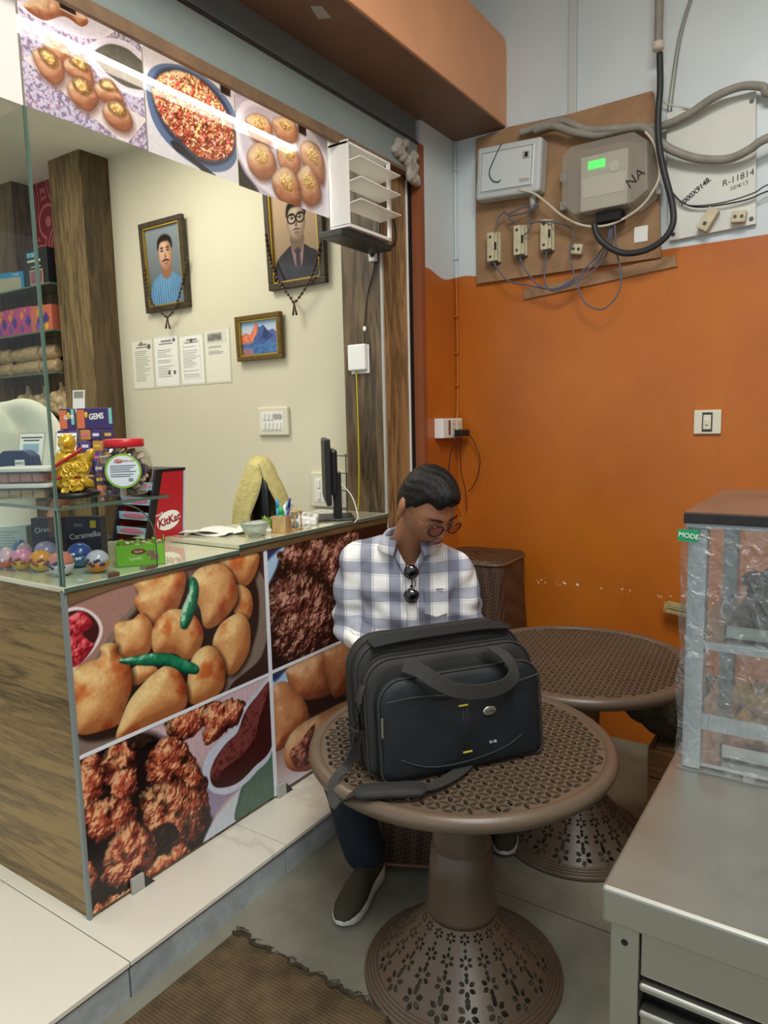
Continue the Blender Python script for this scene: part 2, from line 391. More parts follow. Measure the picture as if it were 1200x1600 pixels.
DATA = {'POST':{'A':[('bgpink',[-0.006,1.05,0.814,0.829,0.796,0.409,0.244,0.371,-0.008,0.502]),
('tray',[0.068,0.521,0.265,0.808,0.548,0.914,0.821,1.003,0.993,0.771,1.012,0.41,0.954,0.153,0.782,0.055,0.636,-0.043,0.16,-0.044,-0.031,0.054,-0.013,0.391]),
('trayin',[0.105,0.488,0.285,0.785,0.547,0.898,0.819,0.968,0.945,0.75,0.949,0.436,0.879,0.226,0.726,0.102,0.611,-0.011,0.163,0.016,0.0,0.121,0.004,0.381]),
('rimw',[-0.044,0.842,0.013,0.904,0.076,0.872,0.125,0.788,0.131,0.697,0.092,0.612,0.032,0.554,-0.016,0.521,-0.058,0.57]),
('chutdark',[-0.044,0.842,0.012,0.883,0.071,0.857,0.112,0.779,0.116,0.704,0.083,0.631,0.024,0.572,-0.014,0.548,-0.057,0.598]),
('chut',[-0.045,0.829,0.001,0.852,0.053,0.867,0.087,0.803,0.09,0.759,0.05,0.732,0.08,0.668,0.094,0.641,0.042,0.563,-0.005,0.551,-0.056,0.611]),
('vada',[0.723,1.029,0.836,1.034,0.969,0.962,0.948,0.822,0.884,0.743,0.812,0.803,0.745,0.903]),
('vada',[0.826,0.772,0.897,0.703,0.918,0.595,0.905,0.509,0.866,0.479,0.802,0.558,0.786,0.697]),
('vada',[0.3,0.993,0.362,1.012,0.43,1.002,0.513,0.977,0.538,0.917,0.518,0.809,0.463,0.683,0.356,0.639,0.31,0.736,0.277,0.849,0.301,0.886,0.282,0.953]),
('vada',[0.573,0.922,0.627,0.964,0.72,0.962,0.794,0.87,0.826,0.718,0.805,0.619,0.702,0.52,0.621,0.528,0.601,0.679,0.55,0.831]),
('vada',[0.188,0.733,0.261,0.733,0.306,0.757,0.347,0.682,0.356,0.6,0.338,0.497,0.292,0.479,0.198,0.517,0.183,0.63]),
('vada',[0.744,0.537,0.831,0.552,0.885,0.462,0.893,0.33,0.87,0.212,0.799,0.119,0.741,0.121,0.71,0.217,0.661,0.381,0.693,0.488]),
('vada',[0.348,0.587,0.369,0.666,0.417,0.718,0.477,0.719,0.561,0.653,0.61,0.524,0.603,0.424,0.561,0.351,0.51,0.347,0.451,0.42,0.359,0.459]),
('vada',[0.234,0.399,0.279,0.428,0.344,0.391,0.365,0.34,0.306,0.307,0.251,0.305]),
('vada',[0.534,0.322,0.588,0.389,0.655,0.38,0.705,0.281,0.726,0.174,0.709,0.04,0.624,-0.018,0.533,0.013,0.499,0.104,0.517,0.229]),
('vada',[-0.012,0.504,0.041,0.549,0.114,0.558,0.122,0.627,0.182,0.615,0.189,0.544,0.237,0.452,0.243,0.31,0.202,0.177,0.177,0.099,0.106,0.095,0.002,0.142,-0.016,0.335]),
('vada',[0.157,0.004,0.196,0.15,0.237,0.235,0.33,0.326,0.424,0.356,0.486,0.245,0.508,0.116,0.488,0.009,0.384,-0.004,0.269,-0.013]),
('chili',[0.197,0.505,0.25,0.495,0.337,0.477,0.428,0.431,0.51,0.35,0.576,0.267,0.565,0.218,0.493,0.265,0.424,0.343,0.311,0.404,0.206,0.47]),
('chili',[0.557,0.908,0.591,0.887,0.602,0.796,0.572,0.657,0.526,0.563,0.493,0.59,0.503,0.7,0.542,0.801])],'B':[('black',[-0.007,0.993,0.266,1.001,0.407,0.828,0.522,0.614,0.602,0.326,0.603,0.182,0.561,0.001,0.355,-0.042,0.173,-0.017,-0.001,-0.015]),
('cupbody',[0.559,0.5,0.58,0.289,0.601,0.147,0.681,0.21,0.762,0.24,0.684,0.299,0.583,0.517]),
('plate',[0.546,-0.023,0.592,0.1,0.679,0.175,0.784,0.242,0.863,0.316,1.012,0.406,1.003,-0.043,0.743,-0.026]),
('green',[0.744,-0.008,0.759,0.168,0.808,0.28,0.896,0.35,1.02,0.391,1.009,-0.027]),
('cuprim',[0.559,0.517,0.588,0.62,0.658,0.679,0.76,0.74,0.823,0.848,0.902,0.914,1.016,0.966,0.995,0.398,0.878,0.286,0.784,0.242,0.682,0.255,0.59,0.362]),
('sauce',[0.599,0.471,0.632,0.562,0.698,0.634,0.772,0.677,0.821,0.794,0.901,0.877,1.015,0.929,0.996,0.436,0.864,0.334,0.771,0.289,0.685,0.308,0.617,0.368]),
('pak',[0.001,0.98,0.078,0.983,0.099,0.866,0.086,0.753,0.044,0.695,-0.013,0.702]),
('pak',[0.108,0.981,0.22,0.959,0.229,0.804,0.179,0.761,0.098,0.79]),
('pak',[0.128,0.814,0.213,0.8,0.224,0.649,0.17,0.579,0.113,0.672]),
('pak',[0.302,0.833,0.374,0.89,0.445,0.856,0.506,0.685,0.521,0.528,0.43,0.534,0.294,0.645]),
('pakd',[0.206,1.0,0.287,0.975,0.333,0.877,0.218,0.906]),
('pak',[0.388,0.988,0.476,1.009,0.604,0.997,0.588,0.865,0.493,0.818,0.409,0.873]),
('pak',[0.604,0.994,0.711,0.949,0.81,0.892,0.794,0.783,0.702,0.722,0.598,0.701,0.581,0.834]),
('pak',[0.471,0.615,0.545,0.545,0.577,0.38,0.581,0.163,0.526,0.12,0.474,0.39]),
('pak',[0.251,0.564,0.314,0.597,0.407,0.56,0.477,0.473,0.542,0.337,0.568,0.174,0.525,0.086,0.411,0.106,0.275,0.258,0.26,0.41]),
('pak',[0.003,0.682,0.093,0.679,0.202,0.578,0.189,0.421,0.109,0.395,0.032,0.454,0.002,0.579]),
('pak',[0.057,0.255,0.109,0.395,0.195,0.435,0.277,0.297,0.286,0.108,0.232,0.058,0.135,0.069,0.067,0.166]),
('pak',[-0.006,0.366,0.031,0.278,0.019,0.159,-0.012,0.197]),
('pakd',[0.301,0.31,0.382,0.284,0.413,0.164,0.339,0.135,0.302,0.21]),
('pak',[0.261,0.064,0.338,0.094,0.447,0.069,0.448,-0.041,0.355,-0.042,0.262,-0.029]),
('pak',[-0.004,0.02,0.082,0.042,0.175,0.006,0.156,-0.04,0.027,-0.037])],'C':[('blue',[-0.026,0.982,0.134,0.983,0.079,0.857,0.051,0.782,-0.019,0.686]),
('bluedk',[-0.026,0.982,0.115,0.981,0.031,0.899,-0.02,0.872]),
('pakb',[0.088,0.925,0.159,0.963,0.252,0.983,0.406,0.968,0.453,0.843,0.435,0.741,0.338,0.672,0.203,0.721,0.095,0.796]),
('pakb',[0.402,0.871,0.523,0.917,0.714,0.935,0.724,0.674,0.578,0.684,0.524,0.465,0.436,0.557,0.383,0.711]),
('pakb',[-0.012,0.566,0.022,0.665,0.099,0.725,0.243,0.709,0.392,0.571,0.476,0.388,0.492,0.178,0.464,0.031,0.359,-0.014,0.217,-0.023,0.075,0.061,-0.006,0.241]),
('pakb',[0.576,0.637,0.706,0.647,0.767,0.415,0.726,0.181,0.561,0.149,0.522,0.387])],'D':[('blue',[-0.006,0.953,0.096,0.973,0.105,0.865,0.003,0.861]),
('bluedk',[-0.011,0.985,0.09,0.984,0.018,0.926]),
('dark',[0.206,0.688,0.542,0.531,0.539,0.433,0.325,0.447,0.241,0.498]),
('vadb',[0.096,0.973,0.217,1.002,0.388,1.006,0.42,0.855,0.436,0.655,0.404,0.584,0.205,0.666,0.142,0.785]),
('vadb',[0.38,1.009,0.556,1.008,0.65,0.874,0.627,0.652,0.558,0.539,0.478,0.518,0.421,0.647]),
('vadb',[-0.009,0.868,0.08,0.893,0.155,0.778,0.219,0.65,0.249,0.509,0.196,0.402,0.1,0.357,-0.003,0.351,-0.017,0.493]),
('vadb',[0.618,0.922,0.823,0.93,0.887,0.621,0.776,0.504,0.641,0.577]),
('vadc',[0.056,0.311,0.109,0.427,0.198,0.462,0.326,0.462,0.539,0.45,0.669,0.392,0.534,0.287,0.363,0.231,0.282,0.029,0.184,0.044,0.079,0.151]),
('fill',[0.1,0.281,0.166,0.313,0.295,0.402,0.277,0.303,0.246,0.15,0.255,0.08,0.171,0.085,0.12,0.16])],'S1':[('platew',[0.018,0.825,0.565,1.114,0.753,0.985,0.701,0.889,0.56,0.79,0.336,0.737,0.057,0.751]),
('orange',[0.046,0.809,0.356,1.021,0.536,0.946,0.477,0.849,0.345,0.866,0.178,0.749]),
('traywhite',[0.006,0.37,0.102,0.449,1.018,0.288,0.798,-0.026]),
('platew',[0.515,0.696,0.576,0.777,0.652,0.843,0.785,0.903,0.9,0.913,1.005,0.871,1.05,0.78,1.032,0.51,0.849,0.45,0.662,0.465,0.543,0.554]),
('water',[0.569,0.678,0.628,0.758,0.724,0.83,0.857,0.857,0.953,0.828,1.048,0.761,1.037,0.578,0.853,0.51,0.704,0.537,0.599,0.596]),
('puri',[0.164,0.564,0.217,0.646,0.282,0.661,0.344,0.616,0.373,0.562,0.299,0.453,0.205,0.485]),
('puri',[0.079,0.452,0.145,0.514,0.224,0.518,0.3,0.471,0.313,0.367,0.254,0.275,0.174,0.274,0.109,0.344]),
('puri',[0.315,0.485,0.39,0.57,0.476,0.593,0.533,0.532,0.551,0.418,0.512,0.367,0.41,0.375,0.329,0.408]),
('puri',[0.549,0.391,0.626,0.468,0.719,0.49,0.781,0.425,0.801,0.361,0.688,0.297,0.578,0.298]),
('puri',[0.326,0.306,0.394,0.394,0.49,0.418,0.547,0.364,0.58,0.272,0.498,0.155,0.395,0.163,0.34,0.218]),
('puri',[0.61,0.231,0.689,0.325,0.785,0.345,0.848,0.288,0.875,0.187,0.806,0.097,0.692,0.092,0.622,0.147])],'S2':[('plateb',[0.029,0.695,0.125,0.832,0.282,0.921,0.465,0.964,0.728,0.945,0.951,0.816,1.026,0.628,1.016,0.319,0.884,0.112,0.623,0.019,0.341,0.072,0.107,0.229,0.018,0.463]),
('platebd',[0.076,0.659,0.166,0.812,0.325,0.902,0.51,0.933,0.725,0.892,0.934,0.745,0.996,0.53,0.978,0.349,0.862,0.181,0.626,0.073,0.39,0.129,0.175,0.273,0.071,0.485]),
('conf',[0.077,0.583,0.152,0.748,0.324,0.877,0.509,0.912,0.699,0.871,0.892,0.707,0.985,0.483,0.921,0.287,0.757,0.168,0.556,0.123,0.372,0.204,0.179,0.333,0.101,0.458]),
('spoon',[0.235,0.176,0.325,0.188,0.459,0.112,0.747,-0.006,0.645,-0.027,0.41,0.065,0.275,0.11])],'S3':[('lilacd',[-0.0,0.947,0.368,1.009,0.845,0.955,1.077,0.875,1.046,0.989,0.37,1.068,0.027,1.017]),
('black',[-0.004,0.263,0.067,0.155,0.192,0.007,-0.015,0.01]),
('platew',[-0.003,0.702,0.072,0.892,0.205,0.992,0.454,1.056,0.721,1.016,0.939,0.811,1.029,0.465,1.024,0.104,0.911,-0.04,0.621,-0.041,0.275,0.04,0.07,0.212,-0.002,0.429]),
('plateg',[0.052,0.703,0.122,0.864,0.257,0.95,0.48,0.982,0.718,0.923,0.871,0.748,0.943,0.43,0.916,0.13,0.626,0.085,0.307,0.14,0.111,0.287,0.042,0.478]),
('puri2',[0.097,0.754,0.2,0.855,0.321,0.855,0.364,0.747,0.324,0.583,0.187,0.547,0.112,0.623]),
('puri2',[0.362,0.862,0.494,0.968,0.612,0.961,0.643,0.826,0.573,0.716,0.426,0.691]),
('puri2',[0.674,0.749,0.793,0.843,0.905,0.795,0.956,0.628,0.925,0.39,0.764,0.45,0.674,0.566]),
('puri2',[0.402,0.562,0.527,0.664,0.631,0.637,0.662,0.499,0.59,0.361,0.443,0.374]),
('puri2',[0.098,0.393,0.2,0.539,0.322,0.539,0.387,0.408,0.353,0.247,0.212,0.153,0.109,0.229]),
('puri2',[0.621,0.374,0.735,0.537,0.829,0.478,0.89,0.344,0.885,0.182,0.75,0.062,0.644,0.153]),
('puri2',[0.338,0.226,0.458,0.395,0.576,0.386,0.647,0.247,0.639,0.028,0.501,-0.038,0.373,0.049])]},
'WALL':{'board':[[-1.595,2.831],[-1.424,2.846],[-1.145,2.831],[-0.784,2.836],[-0.764,2.696],[-0.736,2.165],[-1.595,2.163],[-1.597,2.493]],'batten':[[-1.359,2.11],[-0.684,2.17],[-0.674,2.122],[-1.355,2.063]],'white':[[-0.727,2.636],[-0.727,2.734],[-0.402,2.734],[-0.384,2.241],[-0.706,2.226]],'cab':{'conduit1':[[-1.354,2.789],[-1.253,2.8],[-1.155,2.793],[-1.048,2.729],[-0.956,2.708],[-0.846,2.693],[-0.74,2.678],[-0.639,2.694],[-0.542,2.729],[-0.449,2.744],[-0.375,2.729],[-0.343,2.702]],'conduit2':[[-1.278,2.777],[-1.191,2.774],[-1.107,2.732],[-1.001,2.697],[-0.912,2.697],[-0.803,2.677],[-0.727,2.593],[-0.665,2.548],[-0.584,2.511],[-0.486,2.49],[-0.412,2.503],[-0.341,2.531]],'main':[[-0.736,3.137],[-0.735,3.025],[-0.738,2.928],[-0.732,2.797],[-0.737,2.678],[-0.729,2.565],[-0.706,2.459],[-0.677,2.351],[-0.67,2.268],[-0.705,2.212],[-0.777,2.181],[-0.863,2.183],[-0.931,2.22],[-0.974,2.27],[-0.989,2.321]],'white':[[-1.343,2.533],[-1.273,2.505],[-1.211,2.453],[-1.137,2.384],[-1.053,2.331],[-0.972,2.312],[-0.894,2.32],[-0.807,2.359],[-0.756,2.412],[-0.731,2.469],[-0.743,2.554],[-0.762,2.609],[-0.792,2.652]],'w1':[[-0.927,2.333],[-0.943,2.256],[-1.011,2.178],[-1.093,2.109],[-1.179,2.08],[-1.306,2.113],[-1.411,2.15],[-1.476,2.237]],'w2':[[-0.931,2.333],[-0.954,2.225],[-1.022,2.146],[-1.129,2.085],[-1.229,2.091],[-1.312,2.173],[-1.348,2.243]],'w3':[[-0.922,2.332],[-0.94,2.223],[-0.987,2.152],[-1.057,2.105],[-1.166,2.07],[-1.219,2.102],[-1.229,2.185],[-1.217,2.247]],'w4':[[-0.913,2.328],[-0.9,2.193],[-0.881,2.103],[-0.891,2.027],[-0.935,1.977],[-0.981,1.97],[-1.041,2.011],[-1.078,2.106],[-1.103,2.212],[-1.091,2.261]],'w5':[[-1.092,2.274],[-1.101,2.32],[-1.12,2.343],[-1.181,2.368],[-1.249,2.383],[-1.294,2.383]],'w6':[[-1.467,2.386],[-1.458,2.432],[-1.424,2.456],[-1.404,2.441],[-1.332,2.457],[-1.258,2.458]],'w7':[[-1.361,2.392],[-1.403,2.432],[-1.319,2.435],[-1.262,2.454]],'w8':[[-1.326,2.334],[-1.294,2.369],[-1.309,2.418],[-1.284,2.437],[-1.253,2.452]],'thin1':[[-0.646,3.149],[-0.686,3.004],[-0.715,2.743]],'thin2':[[-0.655,3.152],[-0.696,3.007],[-0.729,2.746]],'pink':[[-0.784,2.829],[-0.728,2.767],[-0.64,2.727]],'black1':[[-0.699,2.419],[-0.651,2.363],[-0.59,2.336],[-0.492,2.329],[-0.407,2.333],[-0.335,2.352]],'black2':[[-0.696,2.408],[-0.646,2.357],[-0.58,2.338],[-0.483,2.335],[-0.389,2.35],[-0.335,2.373]]},
'mcb':[[-1.549,2.758],[-1.237,2.75],[-1.226,2.501],[-1.539,2.543]],'meter':[[-1.133,2.619],[-1.092,2.653],[-0.822,2.652],[-0.764,2.605],[-0.757,2.405],[-0.816,2.365],[-1.078,2.361],[-1.131,2.416]]}}
# ------------------------------------------------------------------ shared materials
XC, ZP = -1.764, 0.108
M = {}
M['concrete'] = mat('concrete', '#807f70', 0.7, var=0.3, vscale=3.2, bump=0.15, bscale=40)
M['grout'] = mat('grout', '#4c4942', 0.9)
M['cream'] = mat('cream_paint', '#d8d3bb', 0.55, var=0.03, vscale=1.5)
M['ceilw'] = mat('white_ceiling', '#e6e4d8', 0.7)
M['white'] = mat('white_plastic', '#e8e8e2', 0.35)
M['offwhite'] = mat('ivory_plastic', '#dcd8c2', 0.4)
M['greyp'] = mat('grey_plastic', '#a9aaa2', 0.45)
M['black'] = mat('black_plastic', '#17171a', 0.4)
M['rubber'] = mat('black_rubber', '#101012', 0.7)
M['metal'] = mat('steel_metal', '#b9bab6', 0.3, 1.0)
M['dmetal'] = mat('dark_metal', '#4a4b4a', 0.45, 0.8)
M['gold'] = mat('gold_metal', '#c79a2c', 0.3, 0.8, var=0.2, vscale=30)
M['wood_dark'] = wood('dark_walnut_laminate', '#33291d', '#6f5b41', 'Z', 1.5)
M['wood_shaded'] = wood('shaded_walnut_laminate', '#33291c', '#5e4c34', 'Z', 1.5)
M['wood_light'] = wood('light_walnut_laminate', '#5e4830', '#a08054', 'Z', 1.6)
M['wood_olive'] = wood('olive_walnut_laminate', '#4a3d28', '#85704a', 'Z', 1.6)
M['wood_ctr'] = wood('counter_laminate', '#54401f', '#927847', 'X', 1.3)
M['wood_band'] = wood('counter_band_laminate', '#3a2c1c', '#6f5a3c', 'Y', 1.2)
M['greybeam'] = mat('grey_beam_paint', '#7d8985', 0.6, var=0.12, vscale=5, stretch=(1, .3, 1))
M['brownsteel'] = mat('rusty_brown_paint', '#7a6148', 0.6, var=0.25, vscale=12)
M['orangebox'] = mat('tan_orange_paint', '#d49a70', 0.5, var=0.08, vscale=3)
M['glassedge'] = mat('green_glass_edge', '#5f7d6d', 0.08, trans=0.35, coat=0.5)
M['glass'] = glass('clear_glass')
M['glasstop'] = mat('counter_glass_top', '#c9c9ac', 0.06, coat=0.6)
M['paper'] = mat('white_paper', '#e4e3da', 0.8)
M['ink'] = inkmat('printed_vinyl', 0.32, 0.15)
M['inkpaper'] = inkmat('printed_paper', 0.7)
M['inkgloss'] = inkmat('photograph_under_glass', 0.12, 0.5)
M['dustwire'] = mat('grey_cable', '#8e8b80', 0.6, var=0.15, vscale=20)
M['blackwire'] = mat('black_cable', '#2c2e30', 0.5, var=0.2, vscale=15)
M['bluewire'] = mat('grey_blue_wire', '#5c6070', 0.5)
M['whitewire'] = mat('cream_wire', '#c9c1ac', 0.5)

def wallpaint():
    m, nt, b, N, Lk = newmat('two_tone_wall_paint')
    tc = N('ShaderNodeTexCoord'); sp = N('ShaderNodeSeparateXYZ'); Lk(tc.outputs['Object'], sp.inputs[0])
    # hand-cut paint line a little wavy near the corner
    sx = N('ShaderNodeMath'); sx.operation = 'ADD'; Lk(sp.outputs[0], sx.inputs[0]); Lk(sp.outputs[1], sx.inputs[1])
    w1 = N('ShaderNodeMath'); w1.operation = 'MULTIPLY'; w1.inputs[1].default_value = 19; Lk(sx.outputs[0], w1.inputs[0])
    w0 = N('ShaderNodeMath'); w0.operation = 'SINE'; Lk(w1.outputs[0], w0.inputs[0])
    wf = N('ShaderNodeMapRange'); wf.inputs[1].default_value = -1.45; wf.inputs[2].default_value = -1.2; wf.inputs[3].default_value = 1.0; wf.inputs[4].default_value = 0.0; Lk(sp.outputs[0], wf.inputs[0])
    w2 = N('ShaderNodeMath'); w2.operation = 'MULTIPLY'; Lk(w0.outputs[0], w2.inputs[0]); Lk(wf.outputs[0], w2.inputs[1])
    w3 = N('ShaderNodeMath'); w3.operation = 'MULTIPLY_ADD'; w3.inputs[1].default_value = 0.014; Lk(w2.outputs[0], w3.inputs[0]); Lk(sp.outputs[2], w3.inputs[2])
    gt = N('ShaderNodeMath'); gt.operation = 'GREATER_THAN'; gt.inputs[1].default_value = 2.2; Lk(w3.outputs[0], gt.inputs[0])
    n = N('ShaderNodeTexNoise'); n.inputs['Scale'].default_value = 1.6; n.inputs['Detail'].default_value = 6; Lk(tc.outputs['Object'], n.inputs['Vector'])
    r1 = N('ShaderNodeValToRGB'); r1.color_ramp.elements[0].position = .3; r1.color_ramp.elements[1].position = .7
    r1.color_ramp.elements[0].color = (*lin('#a85819'), 1); r1.color_ramp.elements[1].color = (*lin('#bf6c18'), 1)
    r2 = N('ShaderNodeValToRGB'); r2.color_ramp.elements[0].position = .3; r2.color_ramp.elements[1].position = .7
    r2.color_ramp.elements[0].color = (*lin('#c3ced0'), 1); r2.color_ramp.elements[1].color = (*lin('#d3dcdc'), 1)
    Lk(n.outputs[0], r1.inputs[0]); Lk(n.outputs[0], r2.inputs[0])
    mx = N('ShaderNodeMix'); mx.data_type = 'RGBA'
    Lk(gt.outputs[0], mx.inputs[0]); Lk(r1.outputs[0], mx.inputs[6]); Lk(r2.outputs[0], mx.inputs[7])
    # chipped paint specks along one scuffed line and a few blisters
    v = N('ShaderNodeTexNoise'); v.inputs['Scale'].default_value = 55; v.inputs['Detail'].default_value = 2; Lk(tc.outputs['Object'], v.inputs['Vector'])
    vt = N('ShaderNodeMath'); vt.operation = 'GREATER_THAN'; vt.inputs[1].default_value = 0.66; Lk(v.outputs[0], vt.inputs[0])
    zc = N('ShaderNodeMath'); zc.operation = 'SUBTRACT'; zc.inputs[1].default_value = 0.712; Lk(sp.outputs[2], zc.inputs[0])
    za = N('ShaderNodeMath'); za.operation = 'ABSOLUTE'; Lk(zc.outputs[0], za.inputs[0])
    zl = N('ShaderNodeMath'); zl.operation = 'LESS_THAN'; zl.inputs[1].default_value = 0.016; Lk(za.outputs[0], zl.inputs[0])
    an = N('ShaderNodeMath'); an.operation = 'MULTIPLY'; Lk(vt.outputs[0], an.inputs[0]); Lk(zl.outputs[0], an.inputs[1])
    m2 = N('ShaderNodeMix'); m2.data_type = 'RGBA'; m2.inputs[7].default_value = (*lin('#e6dccb'), 1)
    Lk(an.outputs[0], m2.inputs[0]); Lk(mx.outputs[2], m2.inputs[6]); Lk(m2.outputs[2], b.inputs['Base Color'])
    b.inputs['Roughness'].default_value = 0.34
    n2 = N('ShaderNodeTexNoise'); n2.inputs['Scale'].default_value = 9; n2.inputs['Detail'].default_value = 5; Lk(tc.outputs['Object'], n2.inputs['Vector'])
    bp = N('ShaderNodeBump'); bp.inputs['Strength'].default_value = 0.12; bp.inputs['Distance'].default_value = 0.02
    Lk(n2.outputs[0], bp.inputs['Height']); Lk(bp.outputs[0], b.inputs['Normal'])
    return m
M['wall'] = wallpaint()

def marble():
    m, nt, b, N, Lk = newmat('white_marble_tile')
    tc = N('ShaderNodeTexCoord')
    n = N('ShaderNodeTexNoise'); n.inputs['Scale'].default_value = 0.9; n.inputs['Detail'].default_value = 6; n.inputs['Distortion'].default_value = 0.8
    Lk(tc.outputs['Object'], n.inputs['Vector'])
    r = N('ShaderNodeValToRGB'); e = r.color_ramp.elements
    e[0].position = 0.485; e[0].color = (*lin('#dedaca'), 1); e[1].position = 0.53; e[1].color = (*lin('#dedaca'), 1)
    k = e.new(0.503); k.color = (*lin('#cdc6b5'), 1); k = e.new(0.512); k.color = (*lin('#dad6c6'), 1)
    Lk(n.outputs[0], r.inputs[0]); Lk(r.outputs[0], b.inputs['Base Color']); b.inputs['Roughness'].default_value = 0.22
    return m
M['marble'] = marble()
M['riser'] = mat('worn_blue_grey_riser', '#a3abab', 0.7, var=0.3, vscale=7, bump=0.2, bscale=25)

# ------------------------------------------------------------------ setting
fl = struct(MB().box(-1.60, 3.6, -2.6, 3.30, -0.12, -0.012).build('floor', M['grout']))
for y0, y1 in ((-2.6, -0.5), (-0.5, 0.72), (0.72, 1.9385), (1.9415, 3.25)):
    for x0, x1 in ((-1.54, 0.35), (0.353, 3.6)):
        MB().box(x0, x1, y0 + .0015, y1 - .0015, -0.012, 0.0).build('floor_slab', M['concrete'], fl)
pf = struct(MB().box(-6.0, -1.552, -2.6, 3.0, -0.1, ZP - 0.006).build('floor_platform', M['grout']))
yj = [-2.03, -1.42, -0.81, -0.195, 0.415, 1.030, 1.645, 2.26, 2.875]
xj = [-1.530, -2.15, -2.76, -3.37, -3.98, -4.59, -5.2, -5.9]
for a, b in zip(yj[:-1], yj[1:]):
    for c, d in zip(xj[:-1], xj[1:]):
        if b < 0.3 or (d < -3.3 and b < 1): continue
        MB().box(d + .0015, c - (.0015 if c < -1.6 else 0), a + .0015, b - .0015, ZP - 0.014, ZP).build('marble_tile', M['marble'], pf, bevel=.001, segs=1)
for a, b in zip(yj[:-1], yj[1:]):
    if b < 0.3: continue
    MB().box(-1.552, -1.537, a + .003, b - .003, 0.0, ZP - 0.020).build('riser_slab', M['riser'], pf)
MB().box(-1.552, -1.5345, 0, 2.87, ZP - .020, ZP - .0145).build('edge_strip', M['rubber'], pf)

struct(MB().box(-1.72, 3.6, 3.25, 3.36, -0.1, 3.75).build('wall_back', M['wall']))
ws = struct(MB().box(-1.90, -1.72, 2.926, 3.30, 0.0, 2.88).build('wall_side', M['wall']))
MB().box(-1.80, -1.708, 2.892, 2.928, 0.0, 2.74).build('shutter_guide', mat('orange_brown_guide', '#8d5030', 0.45, var=.1), ws)
MB().box(-1.80, -1.755, 2.862, 2.892, ZP, 2.58).build('guide_channel', M['rubber'], ws)
MB().box(-1.775, -1.757, 2.855, 2.862, ZP, 2.58).build('channel_edge', M['white'], ws)
struct(MB().box(-6.1, -1.80, 2.95, 3.05, ZP - .1, 3.3).build('wall_shop', M['cream']))
struct(MB().box(-6.1, -5.95, -0.6, 2.95, ZP - .1, 3.3).build('wall_left', M['cream']))
struct(MB().box(-6.1, -1.80, -1.6, 3.05, 3.18, 3.30).build('ceiling_shop', M['ceilw']))
struct(MB().box(-1.80, 3.6, -0.9, 3.36, 3.62, 3.75).build('ceiling', M['ceilw']))
struct(MB().box(-1.80, -1.69, -1.6, 3.30, 3.24, 3.75).build('wall_upper', M['wall']))
struct(MB().box(2.40, 2.55, -1.2, 3.36, 0, 3.75).build('light_blocker_right', M['wall']))  # added out of view to block sky light from the side

# wood clad pillars
p = struct(MB().box(-4.325, -4.01, 2.756, 2.95, ZP, 3.18).build('trim_1', M['grout']))
MB().box(-4.33, -4.006, 2.750, 2.756, ZP, 3.18).build('cladding_panel', M['wood_olive'], p)
MB().box(-4.010, -4.004, 2.756, 2.95, ZP, 3.18).build('cladding_panel', M['wood_shaded'], p)  # same cladding in a darker copy: the flank's shade is in the colour
p = struct(MB().box(-1.975, -1.772, 2.656, 2.95, ZP, 3.0).build('trim_2', M['grout']))
MB().box(-1.98, -1.770, 2.648, 2.656, ZP, 2.62).build('cladding_panel', M['wood_dark'], p)
MB().box(-1.772, -1.764, 2.656, 2.858, ZP, 2.60).build('cladding_panel', M['wood_light'], p)  # lighter wood colour carries the outside light falling on this face
MB().box(-1.772, -1.760, 2.646, 2.656, ZP, 2.30).build('corner_strip', M['greyp'], p)

# beam over the opening, shutter housing
p = struct(MB().box(-1.80, -1.718, -1.6, 2.892, 2.602, 2.735).build('trim_3', M['greybeam'], bevel=.003))
MB().box(-1.80, -1.728, -1.6, 2.892, 2.735, 2.860).build('shutter_slot_plate', mat('shaded_slot_grey', '#626b69', 0.6, var=.1), p)  # darker than the beam: the housing's shade is put into this grey
MB().cyl((-1.722, -1.6, 2.742), (-1.722, 2.892, 2.742), .008).build('lip_rod', M['dmetal'], p)
MB().box(-1.765, -1.712, -1.6, 2.80, 2.588, 2.602).build('angle_iron', M['brownsteel'], p)
MB().box(-1.728, -1.712, -1.6, 2.60, 2.566, 2.588).build('angle_iron_web', M['brownsteel'], p)
pl = MB()
for (y, z, r) in ((2.70, 2.655, .035), (2.75, 2.645, .035), (2.80, 2.63, .04), (2.72, 2.69, .03), (2.77, 2.70, .028), (2.84, 2.62, .04), (2.845, 2.67, .03), (2.82, 2.58, .04), (2.86, 2.57, .032)):
    pl.ball((-1.71, y, z), .022, r, r * .8, 10, 7)
link('plaster_lump', remeshed(pl, .008, 3, lambda co, nn: co + nn * (0.004 * (np.sin(co[:, 1:2] * 160) * np.cos(co[:, 2:3] * 140)))), mat('raw_plaster', '#a29d92', 0.9, var=.2, vscale=20, bump=.4, bscale=60), p)
bxm = MB()
prof = [(-1.735, 2.856), (-1.445, 2.856), (-1.445, 3.20), (-1.455, 3.245), (-1.49, 3.28), (-1.735, 3.30)]
bxm.prism([(x, z) for x, z in prof], (0, -1.6, 0), (1, 0, 0), (0, 0, 1), (0, 4.85, 0))
hb = tag(bxm.build('shutter_housing', M['orangebox'], bevel=.006), 'long tan-orange boxed shutter housing projecting above the shop opening', 'shutter box')
hb['kind'] = 'structure'
MB().box(-1.735, -1.452, -1.6, 3.248, 2.852, 2.8565).build('soffit', mat('grimy_shaded_soffit', '#7a5f4c', .6, var=.15, vscale=4), hb)  # added plate; its brown holds grime and part of the underside's shade
